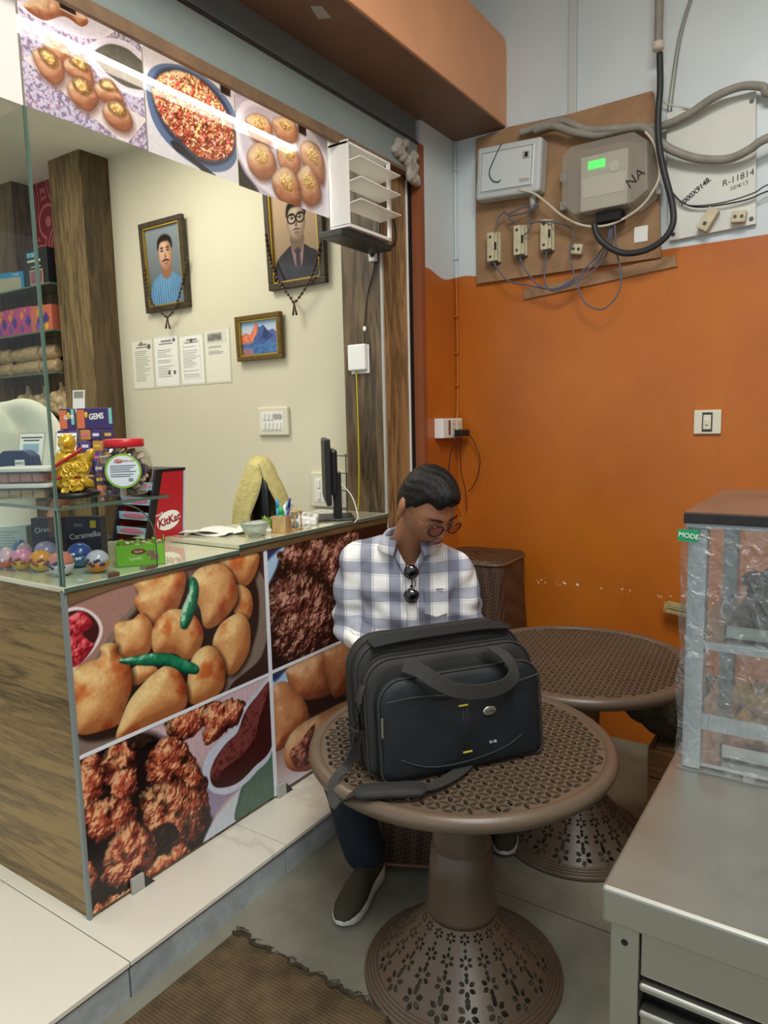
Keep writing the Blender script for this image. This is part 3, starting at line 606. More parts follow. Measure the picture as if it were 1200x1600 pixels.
for (y, z0) in ((1.98, -1.60),):
    fk = MB(); pts = [(-1.56, y - .02), (-1.53, y), (-1.545, y + .07), (-1.585, y + .05)]
    fk.prism(pts, (0, 0, 2.850), (1, 0, 0), (0, 1, 0), (0, 0, .003))
    fk.build('paint_flake', M['greyp'], hb)
# white fascia panel left of the sign
tag(struct(MB().box(XC - .02, XC, -1.6, 1.066, 2.30, 2.588).build('fascia_panel', mat('white_fascia', '#e9e5de', 0.3))), 'plain white fascia panel beside the food picture sign', 'panel')

# ------------------------------------------------------------------ printed pictures
VADA = [(0, (60, 28, 16)), (.3, (142, 78, 42)), (.55, (192, 128, 74)), (.8, (222, 170, 108)), (1, (246, 216, 150))]
VADB = [(0, (50, 20, 14)), (.35, (128, 64, 40)), (.6, (178, 108, 66)), (.85, (208, 148, 100)), (1, (236, 196, 150))]
PAK = [(0, (26, 10, 10)), (.25, (84, 30, 24)), (.5, (158, 66, 46)), (.75, (204, 112, 78)), (1, (240, 186, 136))]
PAKB = [(0, (14, 8, 8)), (.3, (46, 22, 22)), (.55, (104, 56, 50)), (.8, (156, 100, 84)), (1, (206, 160, 138))]
PURI = [(0, (84, 44, 30)), (.4, (158, 96, 66)), (.7, (204, 146, 108)), (1, (240, 206, 170))]
def paint_food(cv, shapes, seed=3):
    for i, (k, q) in enumerate(shapes):
        sd = seed + i * 7
        pts = np.array(q).reshape(-1, 2)
        if k == 'vada': 
            cv.flat(pts + (.012, -.02), (40, 22, 16), .05)
            cv.blob(pts, VADA, ns=14, na=.06, rnd=1.05, bump=.03, bs=16, seed=sd, edge=.12, amb=.40, blur=6, tone=(5, .56, (225, 150, 110)))
        elif k in ('vadb', 'vadc'): cv.blob(pts, VADB, ns=12, na=.08, bump=.05, bs=18, seed=sd, edge=.2, amb=.4, blur=5)
        elif k == 'pak':
            cv.warp = .07; pts = (pts - pts.mean(0)) * 1.07 + pts.mean(0)
            cv.blob(pts, PAK, soft=.012, rnd=1.0, ns=18, na=.45, bump=.40, bs=16, seed=sd, amb=.30, edge=.55, tone=(12, .58, (80, 72, 46))); cv.warp = 0
        elif k == 'pakd': cv.blob(pts, PAK, soft=.012, ns=20, na=.3, bump=.6, bs=26, seed=sd, amb=.0, tone=(8, .2, (60, 60, 55)))
        elif k == 'pakb':
            cv.warp = .12; cv.blob(pts, PAKB, soft=.02, rnd=1.0, ns=14, na=.45, bump=.38, bs=13, seed=sd, amb=.30, edge=.5, tone=(10, .58, (80, 70, 66))); cv.warp = 0
        elif k == 'bgpink': cv.flat(pts, (160, 122, 110), .12)
        elif k == 'tray': cv.flat(pts, (128, 112, 100), .012)
        elif k == 'trayin': cv.flat(pts, (42, 27, 22), .03)
        elif k == 'rimw': cv.flat(pts, (226, 216, 214), .008)
        elif k == 'chutdark': cv.flat(pts, (66, 24, 26), .01)
        elif k == 'chut': cv.blob(pts, [(0, (70, 8, 16)), (.5, (176, 36, 48)), (1, (236, 120, 120))], ns=26, na=.5, bump=.6, bs=26, seed=sd, soft=.012)
        elif k == 'chili': cv.blob(pts, [(0, (2, 34, 26)), (.5, (10, 92, 62)), (.85, (40, 140, 96)), (1, (180, 226, 190))], ns=18, na=.2, bump=.25, bs=22, seed=sd, edge=.3)
        elif k == 'black': cv.flat(pts, (22, 10, 10), .05)
        elif k == 'dark': cv.flat(pts, (46, 24, 22), .06)
        elif k == 'cupbody': cv.flat(pts, (150, 138, 165), .02)
        elif k == 'plate': cv.flat(pts, (196, 204, 214), .02)
        elif k == 'green': cv.flat(pts, (62, 92, 76), .006, .18, 30); cv.flat(pts + (.02, -.02), (78, 108, 92), .05, .1, 20)
        elif k == 'cuprim': cv.flat(pts, (198, 206, 222), .006)
        elif k == 'sauce': cv.blob(pts, [(0, (40, 12, 12)), (.6, (72, 22, 22)), (1, (120, 60, 56))], rnd=3, ns=40, na=.3, seed=sd)
        elif k == 'blue': cv.flat(pts, (168, 206, 236), .03)
        elif k == 'bluedk': cv.flat(pts, (34, 54, 96), .03)
        elif k == 'fill': cv.blob(pts, [(0, (30, 12, 12)), (.5, (96, 48, 40)), (1, (196, 130, 108))], ns=24, na=.5, bump=.6, bs=30, seed=sd)
        elif k == 'platew': cv.flat(pts, (240, 234, 242), .008); cv.flat((pts - pts.mean(0)) * .9 + pts.mean(0), (226, 220, 232), .02)
        elif k == 'plateg': cv.flat(pts, (206, 196, 208), .05)
        elif k == 'lilacd': cv.flat(pts, (176, 160, 182), .08)
        elif k == 'traywhite': cv.flat(pts, (232, 220, 218), .01, smooth=False)
        elif k == 'orange': cv.blob(pts, PURI, ns=16, na=.3, seed=sd)
        elif k == 'water': cv.flat(pts, (92, 88, 78), .012, .12, 20)
        elif k in ('puri', 'puri2'):
            cv.flat(pts + (.012, -.03), (120, 84, 70), .08)
            cv.blob(pts, PURI, ns=14, na=.1, seed=sd, amb=.4, edge=.25)
            c = pts.mean(0) + ((0, .05) if k == 'puri2' else (0, .06))
            op = (pts - pts.mean(0)) * (.62, .55) + c
            if k == 'puri': cv.flat(op, (82, 48, 26), .03, .4, 40)
            cv.blob((op - c) * .8 + c, [(0, (110, 70, 30)), (.5, (200, 150, 80)), (1, (250, 226, 160))], soft=.04, ns=46, na=.55, bump=.5, bs=60, seed=sd + 3)
        elif k == 'plateb': cv.flat(pts, (96, 116, 152), .01)
        elif k == 'platebd': cv.flat(pts, (54, 62, 84), .03)
        elif k == 'conf':
            cv.blob(pts, [(0, (70, 16, 14)), (.3, (140, 44, 30)), (.55, (206, 96, 56)), (.8, (240, 180, 110)), (1, (255, 236, 190))], soft=.03, rnd=2, ns=26, na=.6, bump=.35, bs=34, seed=sd, amb=.35)
            d = cv.sdf(pts)
            for s2, th, col in ((30, .70, (236, 90, 90)), (26, .72, (250, 226, 150)), (34, .74, (90, 120, 50)), (24, .72, (250, 200, 190))):
                cv.mix((np.clip((fbm(cv.U, cv.V, s2, sd + s2, 2) - th) * 16, 0, 1) * (d > .01)), col)
        elif k == 'spoon': cv.flat(pts, (44, 40, 44), .008)
def cvas(rect, n, base):
    y0, y1, z0, z1 = rect; a = (y1 - y0) / (z1 - z0)
    return Canvas(int(n * a), n, a, base)
def poster(name, key, rect, n, base, label, x=XC + .0015, m=None, pre=None, cat='poster', group=None):
    cv = cvas(rect, n, base)
    if pre: pre(cv)
    paint_food(cv, DATA['POST'][key])
    cv.c = np.clip(cv.c * (1 + .05 * (2 * fbm(cv.U, cv.V, 60, 5, 2)[..., None] - 1)), 0, 1)
    y0, y1, z0, z1 = rect
    o = print_mesh(name, cv, (0, 0, 0), (0, y1 - y0, 0), (0, 0, z1 - z0), m or M['ink'])
    o.location = (x, y0, z0)
    return tag(o, label, cat, group)
G = 'food posters pasted on the counter front'
def preA(cv):
    cv.mix(np.clip(1 - cv.V * 1.4, 0, 1), (52, 34, 28))
poster('food_poster', 'A', (1.075, 1.838, .600, 1.066), 250, (66, 44, 38), 'large poster of golden potato fritters with two green chillies on counter front', pre=preA, group=G)
def preB(cv):
    cv.mix(np.clip(cv.V * 1.2 - .1, 0, 1), (206, 178, 186))
poster('food_poster', 'B', (1.075, 1.846, .120, .590), 250, (186, 158, 156), 'poster of red-brown crispy pakoras beside a cup of dark sauce at counter foot', pre=preB, group=G)
poster('food_poster', 'C', (1.858, 2.645, .604, 1.075), 190, (26, 14, 16), 'poster of dark crusty pakoras on counter front behind the seated man', group=G)
def preD(cv):
    cv.mix(np.clip(1 - cv.V * 1.6, 0, 1), (206, 200, 208))
poster('food_poster', 'D', (1.858, 2.645, .125, .592), 190, (120, 66, 46), 'poster of a bitten stuffed kachori on counter front low beside the round table', pre=preD, group=G)

# sign over the opening: printed film on glass with a tube lamp glowing behind it
def filmmat():
    m, nt, b, N, Lk = newmat('translucent_printed_film')
    a = N('ShaderNodeAttribute'); a.attribute_name = 'ink'
    Lk(a.outputs['Color'], b.inputs['Base Color']); b.inputs['Roughness'].default_value = 0.25
    t = N('ShaderNodeBsdfTranslucent'); Lk(a.outputs['Color'], t.inputs[0])
    tp = N('ShaderNodeBsdfTransparent'); mc = N('ShaderNodeMix'); mc.data_type = 'RGBA'; mc.inputs[0].default_value = .30; mc.inputs[6].default_value = (1, .97, .95, 1); Lk(a.outputs['Color'], mc.inputs[7]); Lk(mc.outputs[2], tp.inputs[0])
    m1 = N('ShaderNodeMixShader'); m1.inputs[0].default_value = 0.16; Lk(b.outputs[0], m1.inputs[1]); Lk(t.outputs[0], m1.inputs[2])
    m2 = N('ShaderNodeMixShader'); m2.inputs[0].default_value = 0.10; Lk(m1.outputs[0], m2.inputs[1]); Lk(tp.outputs[0], m2.inputs[2])
    Lk(m2.outputs[0], nt.nodes['Material Output'].inputs[0])
    return m
M['film'] = filmmat()
GS = 'backlit food pictures over the opening'
def pre1(cv):
    n = fbm(cv.U, cv.V, 42, 4, 2); cv.mix(np.clip((n - .52) * 9, 0, 1) * .8, (120, 106, 136))
    n = fbm(cv.U, cv.V, 60, 9, 2); cv.mix(np.clip((n - .62) * 9, 0, 1) * .8, (176, 120, 130))
poster('food_sign', 'S1', (1.072, 1.436, 2.302, 2.600), 190, (206, 200, 222), 'backlit sign picture of stuffed puris on white tray with bowl of spiced water', XC, M['film'], pre1, 'sign', GS)
poster('food_sign', 'S2', (1.440, 1.799, 2.300, 2.600), 190, (226, 222, 226), 'backlit sign picture of a blue plate heaped with crunchy chaat', XC, M['film'], None, 'sign', GS)
poster('food_sign', 'S3', (1.803, 2.291, 2.296, 2.600), 180, (206, 196, 214), 'backlit sign picture of round filled puris on white oval plate, nearest the louvred box', XC, M['film'], None, 'sign', GS)
t = thing('tube_lamp', 'white tube lamp glowing behind the food picture signs', 'lamp', (-1.83, 1.6, 2.538))
mt = mat('tube_glow', '#ffffff', .4, emit='#fff2e4', estr=22)
MB().cyl((0, -.62, 0), (0, .58, -.004), .009, n=12).build('tube', mt, t, True)
MB().box(-.05, -.028, -.64, .60, -.018, .018).build('batten', M['white'], t)
for yy in (-.63, .585): MB().box(-.04, .012, yy - .012, yy + .012, -.016, .016).build('tube_holder', M['white'], t)
for i, (y, z0, z1) in enumerate(((1.205, 2.572, 2.600), (1.755, 2.560, 2.600), (2.135, 2.556, 2.600))):
    tag(MB().box(XC + .001, XC + .008, y - .022, y + .022, z0, z1).build('sign_clip', M['metal'], bevel=.001),
        ('flat metal clip holding the top of the stuffed puri sign', 'flat metal clip holding the top of the blue plate sign', 'flat metal clip holding the top of the filled puri sign')[i], 'clip', 'clips along the sign top')

# louvred white box at the end of the sign
t = thing('louvre_box', 'white open box with three slanted louvre blades at the end of the signs', 'louvre', (-1.72, 2.43, 2.262))
b = lambda *a: MB((-1.72, 2.43, 2.262)).box(*a)
b(-1.772, -1.677, 2.303, 2.312, 2.262, 2.575).build('end_plate', M['white'], t, bevel=.002)
b(-1.772, -1.677, 2.303, 2.60, 2.255, 2.268).build('bottom_plate', M['white'], t, bevel=.002)
b(-1.688, -1.677, 2.584, 2.60, 2.262, 2.56).build('post', M['white'], t)
b(-1.772, -1.677, 2.303, 2.60, 2.56, 2.568).build('top_plate', M['white'], t)
for z in (2.345, 2.425, 2.500):
    m4 = Matrix.Translation((-1.675 - -1.72, .0, z - 2.262)) @ Matrix.Rotation(math.radians(-6), 4, 'Y')
    MB().box(-.055, .050, -.118, .165, -.002, .002, m4).build('louvre_blade', M['white'], t)
tag(MB().box(-1.80, -1.69, 2.27, 2.62, 2.222, 2.246).build('mounting_channel', M['dmetal'], bevel=.002), 'dark metal channel fixed under the white louvred box', 'bracket')

# ------------------------------------------------------------------ shop counters
t = thing('shop_counter', 'walnut laminate display counter with glass top at the shop corner', 'counter', (-2.1, 1.39, ZP))
o3 = (-2.1, 1.39, ZP)
MB(o3).box(-2.46, XC - .002, 1.078, 1.71, ZP, 1.062).build('body', M['wood_dark'], t)
MB(o3).box(-2.46, XC - .012, 1.072, 1.078, ZP, 1.066).build('side_panel', M['wood_ctr'], t)
MB(o3).box(XC - .012, XC + .003, 1.066, 1.076, ZP, 1.07).build('corner_edging', mat('grey_edging', '#7c8583', .4), t)
MB(o3).box(-2.52, XC + .008, 1.066, 1.716, 1.066, 1.080).build('glass_top', M['glasstop'], t, bevel=.002)
MB(o3).box(XC + .008, XC + .011, 1.066, 1.716, 1.067, 1.079).build('glass_edge', M['glassedge'], t)
mb = MB(o3).prism([(1.077, 1.066), (1.077, 1.03), (1.13, 1.037), (1.22, 1.048), (1.33, 1.052), (1.71, 1.055), (1.71, 1.066)], (XC + .002, 0, 0), (0, 1, 0), (0, 0, 1), (.004, 0, 0))
mb.build('front_band', M['wood_band'], t)
t = thing('desk_counter', 'billing desk section of the counter with green-edged glass top', 'counter', (-2.05, 2.18, ZP))
o3 = (-2.05, 2.18, ZP)
MB(o3).box(-2.12, XC - .002, 1.718, 2.645, ZP, 1.078).build('body', M['wood_dark'], t)
MB(o3).box(-2.15, XC + .008, 1.716, 2.647, 1.081, 1.097).build('glass_top', M['glasstop'], t, bevel=.002)
MB(o3).box(XC + .008, XC + .011, 1.716, 2.647, 1.082, 1.096).build('glass_edge', M['glassedge'], t)
MB(o3).box(XC + .0, XC + .006, 1.718, 2.645, 1.055, 1.080).build('front_band', M['wood_band'], t)
wm = mat('white_tape', '#dfe3ea', .4)
for i, (y0, y1, z0, z1, lb) in enumerate(((1.075, 1.838, .590, .601, 'white divider strip between fritter poster and pakora poster'), (1.857, 2.645, .592, .604, 'white divider strip between dark pakora poster and kachori poster'), (1.840, 1.857, .118, 1.07, 'upright white divider strip between the two columns of posters'))):
    tag(MB().box(XC + .0005, XC + .0035, y0, y1, z0, z1).build('divider_strip', wm), lb, 'strip', 'white strips between the posters')
for i, (y, lb) in enumerate(((1.225, 'small metal foot clip under the pakora poster'), (1.872, 'small metal foot clip under the kachori poster'))):
    c = thing('foot_clip', lb, 'clip', (XC + .01, y, ZP), 0, 'clips at the counter foot')
    MB().box(-.006, .006, -.022, .022, 0, .05).build('plate', M['greyp'], c, bevel=.002)
    MB().prism([(.022, 0), (.06, 0), (.022, .045)], (-.004, 0, 0), (0, 1, 0), (0, 0, 1), (.008, 0, 0)).build('wedge', M['dmetal'], c)

# glass display case on the counter corner
t = thing('display_case', 'glass display case with upper glass shelf on the counter corner', 'display case', (-2.0, 1.22, 1.08))
o3 = (-2.0, 1.22, 1.08)
MB(o3).box(-2.46, XC + .003, 1.074, 1.435, 1.288, 1.297).build('shelf', M['glass'], t)
MB(o3).box(XC + .001, XC + .005, 1.074, 1.435, 1.288, 1.297).build('shelf_edge', M['glassedge'], t)
MB(o3).box(-2.46, XC + .003, 1.070, 1.0745, 1.288, 1.297).build('shelf_edge', M['glassedge'], t)
arc = [(1.254 + .125 * math.sin(a), 1.163 + .122 * math.cos(a)) for a in np.linspace(0, math.pi / 2, 12)]
MB(o3).prism([(1.08, 1.081), (1.08, 1.286)] + arc + [(1.379, 1.081)], (XC - .003, 0, 0), (0, 1, 0), (0, 0, 1), (.005, 0, 0)).build('front_pane', M['glass'], t)
MB(o3).tube([(XC, y, z) for y, z in arc + [(1.379, 1.081)]], .0022, 6).build('pane_edge', M['glassedge'], t, True)
MB(o3).box(-2.46, XC - .004, 1.074, 1.079, 1.081, 1.286).build('side_pane', M['glass'], t)
for x in (XC - .022, XC - .006): MB(o3).box(x, x + .006, 1.071, 1.077, 1.081, 1.288).build('corner_strip', M['glassedge'], t)
MB(o3).box(XC - .02, XC + .008, 1.20, 1.24, 1.0805, 1.092).build('pane_holder', M['metal'], t)
MB(o3).box(XC - .02, XC + .008, 1.33, 1.37, 1.0805, 1.090).build('pane_holder', M['metal'], t)
# tall glass screen rising from the case to the sign
t = thing('glass_screen', 'tall clear glass screen edge rising from display case to the signs', 'glass panel', (XC, 1.07, 1.297))
MB((XC, 1.07, 1.297)).box(-2.55, XC - .004, 1.066, 1.072, 1.298, 2.30).build('pane', M['glass'], t)
MB((XC, 1.07, 1.297)).box(XC - .004, XC + .002, 1.065, 1.073, 1.298, 2.30).build('edge', M['glassedge'], t)

# ------------------------------------------------------------------ round perforated tables
def sheet(verts, tris, top, bot):
    """sheet with holes -> closed thick shell; top/bot map 2d point to 3d"""
    n = len(verts); vs = [top(*v) for v in verts] + [bot(*v) for v in verts]
    fs = []; cnt = {}
    for t_ in tris:
        fs.append(tuple(t_)); fs.append(tuple(i + n for i in t_[::-1]))
        for i in range(len(t_)):
            a, b = t_[i], t_[(i + 1) % len(t_)]; cnt[(a, b)] = 1
    for (a, b) in cnt:
        if (b, a) not in cnt: fs.append((b, a, a + n, b + n))
    return vs, fs
def cdt(verts, edges, holes):
    ccw = lambda h: sum(verts[h[i - 1]][0] * verts[h[i]][1] - verts[h[i]][0] * verts[h[i - 1]][1] for i in range(len(h))) > 0
    holes = [h if ccw(h) else h[::-1] for h in holes]
    r = mgeo.delaunay_2d_cdt([Vector(v) for v in verts], edges, holes, 0, 1e-7)
    V = [tuple(v) for v in r[0]]
    F = [tuple(f) for f, of in zip(r[2], r[5]) if not of]
    F = [f if (V[f[1]][0] - V[f[0]][0]) * (V[f[2]][1] - V[f[0]][1]) - (V[f[1]][1] - V[f[0]][1]) * (V[f[2]][0] - V[f[0]][0]) > 0 else f[::-1] for f in F]
    return V, F
M['tplastic'] = mat('brown_moulded_plastic', '#5d4e3f', 0.36, var=0.10, vscale=5, bump=0.03, bscale=90)
def table_top_mesh(R, a):
    verts = []; edges = []; holes = []
    nb = 96
    for i in range(nb):
        t = 2 * math.pi * i / nb; verts.append((R * math.cos(t), R * math.sin(t))); edges.append((i, (i + 1) % nb))
    dirs = [(math.cos(k * math.pi / 3), math.sin(k * math.pi / 3)) for k in range(3)]
    rows = int(R / (a * .866)) + 2
    for j in range(-rows, rows + 1):
        for i in range(-2 * rows, 2 * rows + 1):
            px, py = (i + .5 * (j & 1)) * a, j * a * .866
            if math.hypot(px, py) > R + a: continue
            for dx, dy in dirs:
                cx, cy = px + dx * a / 2, py + dy * a / 2
                if math.hypot(cx, cy) > R - a * .45: continue
                l, w_ = a * .40, a * .165
                b = len(verts); pts = []
                for s_, q in ((-1, 0), (-.55, .72), (0, 1), (.55, .72), (1, 0), (.55, -.72), (0, -1), (-.55, -.72)):
                    pts.append((cx + dx * s_ * l - dy * q * w_, cy + dy * s_ * l + dx * q * w_))
                verts += pts; holes.append(tuple(range(b, b + 8)))
    V, F = cdt(verts, edges, holes)
    vs, fs = sheet(V, F, lambda x, y: (x, y, 0), lambda x, y: (x, y, -.007))
    me = bpy.data.meshes.new('table_top'); me.from_pydata(vs, [], fs); return me
def base_mesh():
    ns = 18; dth = 2 * math.pi / ns
    prof = lambda t: (.088 + (.238 - .088) * (t ** 1.12), .190 - .165 * (t ** .92))   # radius, height
    L = .225
    verts = []; edges = []; holes = []
    NU, NT = 4, 14
    ring = [(i / NU, 0) for i in range(NU)] + [(1, j / NT) for j in range(NT)] + [(1 - i / NU, 1) for i in range(NU)] + [(0, 1 - j / NT) for j in range(NT)]
    verts += ring; edges += [(i, (i + 1) % len(ring)) for i in range(len(ring))]
    def hole(pts):
        b = len(verts); verts.extend(pts); holes.append(tuple(range(b, b + len(pts))))
    def loc(tc, x, y):
        r = prof(min(max(tc, 0), 1))[0]; return (.5 + x / (r * dth), tc + y / L)
    for tc in (.13, .36, .60, .85):
        s = prof(tc)[0] * .142
        for k in range(6):
            an = math.pi / 6 + k * math.pi / 3
            pts = []
            for q, w_ in ((.28, 0), (.45, .20), (.72, .24), (1.0, 0), (.72, -.24), (.45, -.20)):
                x = s * (q * math.cos(an) - w_ * math.sin(an)); y = s * (q * math.sin(an) + w_ * math.cos(an))
                pts.append(loc(tc, x, y))
            hole(pts)
    for tc in (.245, .48, .725):
        s = prof(tc)[0] * .040
        hole([loc(tc, s * math.cos(q), s * math.sin(q)) for q in np.linspace(0, 2 * math.pi, 7)[:-1]])
    for i in range(1, NU):
        for j in range(1, NT): verts.append((i / NU + .003 * j, j / NT + .002 * i))
    V, F = cdt(verts, edges, holes)
    mb = MB()
    for k in range(ns):
        def top(u, t, o=0.0):
            r, z = prof(t); an = (k + u) * dth; return ((r - o * .75) * math.cos(an), (r - o * .75) * math.sin(an), z - o * .66)
        n = len(V)
        cnt = set()
        for f in F:
            for i in range(3): cnt.add((f[i], f[(i + 1) % 3]))
        fs = [f for f in F] + [tuple(i + n for i in f[::-1]) for f in F]
        for (a, b) in cnt:
            if (b, a) not in cnt:
                ua, ub = V[a][0], V[b][0]
                if (ua < 1e-5 and ub < 1e-5) or (ua > 1 - 1e-5 and ub > 1 - 1e-5): continue
                fs.append((b, a, a + n, b + n))
        mb.add([top(*v) for v in V] + [top(*v, .005) for v in V], fs)
    me = bpy.data.meshes.new('base'); me.from_pydata(mb.v, [], mb.f)
    bm = bmesh.new(); bm.from_mesh(me); bmesh.ops.remove_doubles(bm, verts=bm.verts, dist=2e-5); bmesh.ops.recalc_face_normals(bm, faces=bm.faces); bm.to_mesh(me); bm.free()
    return me
def make_table(label, loc, rz):
    t = thing('round_table', label, 'table', loc, rz, 'round plastic tables')
    o = link('top', table_top_mesh(.374, .0365), M['tplastic'], t); o.location = (0, 0, .664)
    prof = [(.366, .642), (.366, .662), (.372, .668), (.380, .671), (.391, .668), (.399, .660), (.401, .650), (.397, .638), (.388, .631), (.376, .631)]
    MB().lathe(prof + [prof[0]], 96, cap=False).build('rim', M['tplastic'], t, True)
    MB().lathe([(.30, .650), (.12, .640), (.088, .628), (.080, .60), (.078, .50), (.078, .40), (.081, .372), (.0785, .369), (.083, .366), (.088, .30), (.093, .225), (.096, .196), (.094, .180), (.080, .180)], 48, cap=False).build('column', M['tplastic'], t, True)
    o = link('base', base_mesh(), M['tplastic'], t, 'auto')
    p = []
    for i in range(4):
        r0 = .236 + i * .0085; z0 = .026 - i * .005; p += [(r0, z0), (r0 + .002, z0 + .004), (r0 + .006, z0 + .004), (r0 + .008, z0 - .001)]
    p += [(.271, .008), (.272, 0.0), (.262, 0.0), (.234, .018)]
    MB().lathe(p, 72, cap=False).build('base_ring', M['tplastic'], t, True)
    return t
tb = make_table('brown perforated round table holding the black laptop bag', (-.843, 1.592, 0), .2)
dup(tb, (-.79, 2.375, 0), 1.15, 'brown perforated round table standing empty beside the orange wall')

# ------------------------------------------------------------------ woven stools
def weave():
    m, nt, b, N, Lk = newmat('dark_brown_weave')
    tc = N('ShaderNodeTexCoord'); mp = N('ShaderNodeMapping'); mp.inputs['Rotation'].default_value = (0.6, .5, .785)
    Lk(tc.outputs['Object'], mp.inputs[0])
    ck = N('ShaderNodeTexChecker'); ck.inputs['Scale'].default_value = 85; ck.inputs[1].default_value = (*lin('#57402f'), 1); ck.inputs[2].default_value = (*lin('#2e2119'), 1)
    Lk(mp.outputs[0], ck.inputs[0]); Lk(ck.outputs[0], b.inputs['Base Color'])
    bp = N('ShaderNodeBump'); bp.inputs['Strength'].default_value = .5; bp.inputs['Distance'].default_value = .003
    Lk(ck.outputs[1], bp.inputs['Height']); Lk(bp.outputs[0], b.inputs['Normal']); b.inputs['Roughness'].default_value = .45
    return m
M['weave'] = weave()
M['weavelight'] = mat('brown_piping', '#6b4c35', .4, var=.3, vscale=60)
def rsq(w_, r, n=5):
    out = []
    for cx, cy, a0 in ((1, 1, 0), (-1, 1, 90), (-1, -1, 180), (1, -1, 270)):
        for k in range(n + 1):
            a = math.radians(a0 + 90 * k / n); out.append((cx * (w_ - r) + r * math.cos(a), cy * (w_ - r) + r * math.sin(a)))
    return out
def loft(mb, rings):
    n = len(rings[0]); vs = [p for r in rings for p in r]; fs = []
    for i in range(len(rings) - 1):
        for k in range(n): fs.append((i * n + k, i * n + (k + 1) % n, (i + 1) * n + (k + 1) % n, (i + 1) * n + k))
    fs += [tuple(range(n))[::-1], tuple(range((len(rings) - 1) * n, len(rings) * n))]
    return mb.add(vs, fs)
def make_stool(label, loc, rz):
    t = thing('woven_stool', label, 'stool', loc, rz, 'woven plastic stools')
    body = loft(MB(), [[(x, y, z) for x, y in rsq(w_, .06)] for w_, z in ((.182, .02), (.185, .03), (.178, .15), (.172, .28), (.172, .40), (.168, .415))])
    body.build('body', M['weave'], t, 'auto')
    top = loft(MB(), [[(x, y, z) for x, y in rsq(w_, .055)] for w_, z in ((.170, .416), (.172, .422), (.165, .432), (.12, .440), (.05, .443))])
    top.build('seat', M['weave'], t, 'auto')
    MB().tube([(x, y, .416) for x, y in rsq(.174, .06, 6)], .006, 8, True).build('piping', M['weavelight'], t, True)
    MB().tube([(x, y, .03) for x, y in rsq(.186, .06, 6)], .007, 8, True).build('bottom_rim', M['weavelight'], t, True)
    for sx in (-1, 1):
        for sy in (-1, 1): MB().lathe([(.016, 0), (.02, .004), (.02, .02), (.014, .026)], 14, (sx * .14, sy * .14, 0)).build('foot', M['tplastic'], t, True)
    for sy in (-1, 1):
        MB().box(-.045, .045, sy * .1725 - .002, sy * .1725 + .002, .335, .362).build('grip_slot', M['rubber'], t, bevel=.0019)
    return t
st = make_stool('dark woven stool under the seated man', (-1.215, 2.055, 0), .45)
dup(st, (-1.47, 3.00, 0), .12, 'lower dark woven stool of the pair by orange wall', 'woven plastic stools')
dup(st, (-1.47, 3.00, .444), .06, 'upper dark woven stool of the pair stacked by orange wall behind the man', 'woven plastic stools')

# ------------------------------------------------------------------ floor mat
def matmat():
    m, nt, b, N, Lk = newmat('brown_ribbed_coir')
    tc = N('ShaderNodeTexCoord'); sp = N('ShaderNodeSeparateXYZ'); Lk(tc.outputs['Object'], sp.inputs[0])
    wv = N('ShaderNodeMath'); wv.operation = 'MULTIPLY'; wv.inputs[1].default_value = 620; Lk(sp.outputs[1], wv.inputs[0])
    sn = N('ShaderNodeMath'); sn.operation = 'SINE'; Lk(wv.outputs[0], sn.inputs[0])
    n = N('ShaderNodeTexNoise'); n.inputs['Scale'].default_value = 14; n.inputs['Detail'].default_value = 8; Lk(tc.outputs['Object'], n.inputs['Vector'])
    a = N('ShaderNodeMath'); a.operation = 'MULTIPLY_ADD'; a.inputs[1].default_value = .12; Lk(sn.outputs[0], a.inputs[0]); Lk(n.outputs[0], a.inputs[2])
    r = N('ShaderNodeValToRGB'); r.color_ramp.elements[0].position = .3; r.color_ramp.elements[1].position = .75
    r.color_ramp.elements[0].color = (*lin('#40331f'), 1); r.color_ramp.elements[1].color = (*lin('#66543a'), 1)
    Lk(a.outputs[0], r.inputs[0]); Lk(r.outputs[0], b.inputs['Base Color']); b.inputs['Roughness'].default_value = .95
    bp = N('ShaderNodeBump'); bp.inputs['Strength'].default_value = .6; bp.inputs['Distance'].default_value = .004
    Lk(a.outputs[0], bp.inputs['Height']); Lk(bp.outputs[0], b.inputs['Normal'])
    return m
t = thing('floor_mat', 'brown ribbed floor mat with frayed stitched border beside the step', 'mat', (-1.2, .75, 0))
mb = MB((-1.2, .75, 0)); nx, ny = 30, 50; x0, x1, y0, y1 = -1.478, -.915, .15, 1.345
rag = lambda i, k: .006 * math.sin(i * 1.7 + k) + .004 * math.sin(i * 3.1 + 2 * k)
vs = []
for j in range(ny + 1):
    for i in range(nx + 1):
        u, v = i / nx, j / ny
        vs.append((x0 + (x1 - x0) * u + rag(j, 1) * (u > .5) * u, y0 + (y1 - y0) * v + rag(i, 3) * (v > .9), .007 + .002 * math.sin(u * 9 + v * 5) + (.004 * math.sin(i * .8) if v > .96 else 0)))
n_ = len(vs)
vs2 = [(a, b, .001) for a, b, c in vs]
fs = [(j * (nx + 1) + i, j * (nx + 1) + i + 1, (j + 1) * (nx + 1) + i + 1, (j + 1) * (nx + 1) + i) for j in range(ny) for i in range(nx)]
per = [i for i in range(nx)] + [j * (nx + 1) + nx for j in range(ny)] + [ny * (nx + 1) + nx - i for i in range(nx)] + [(ny - j) * (nx + 1) for j in range(ny)]
fs2 = [tuple(k + n_ for k in f[::-1]) for f in fs] + [(per[i], per[(i + 1) % len(per)], per[(i + 1) % len(per)] + n_, per[i] + n_) for i in range(len(per))]
mb.add(vs + vs2, fs + fs2); mb.build('mat_body', matmat(), t, 'auto')
bd = mat('dark_binding', '#3c3324', .95, var=.3, vscale=60)
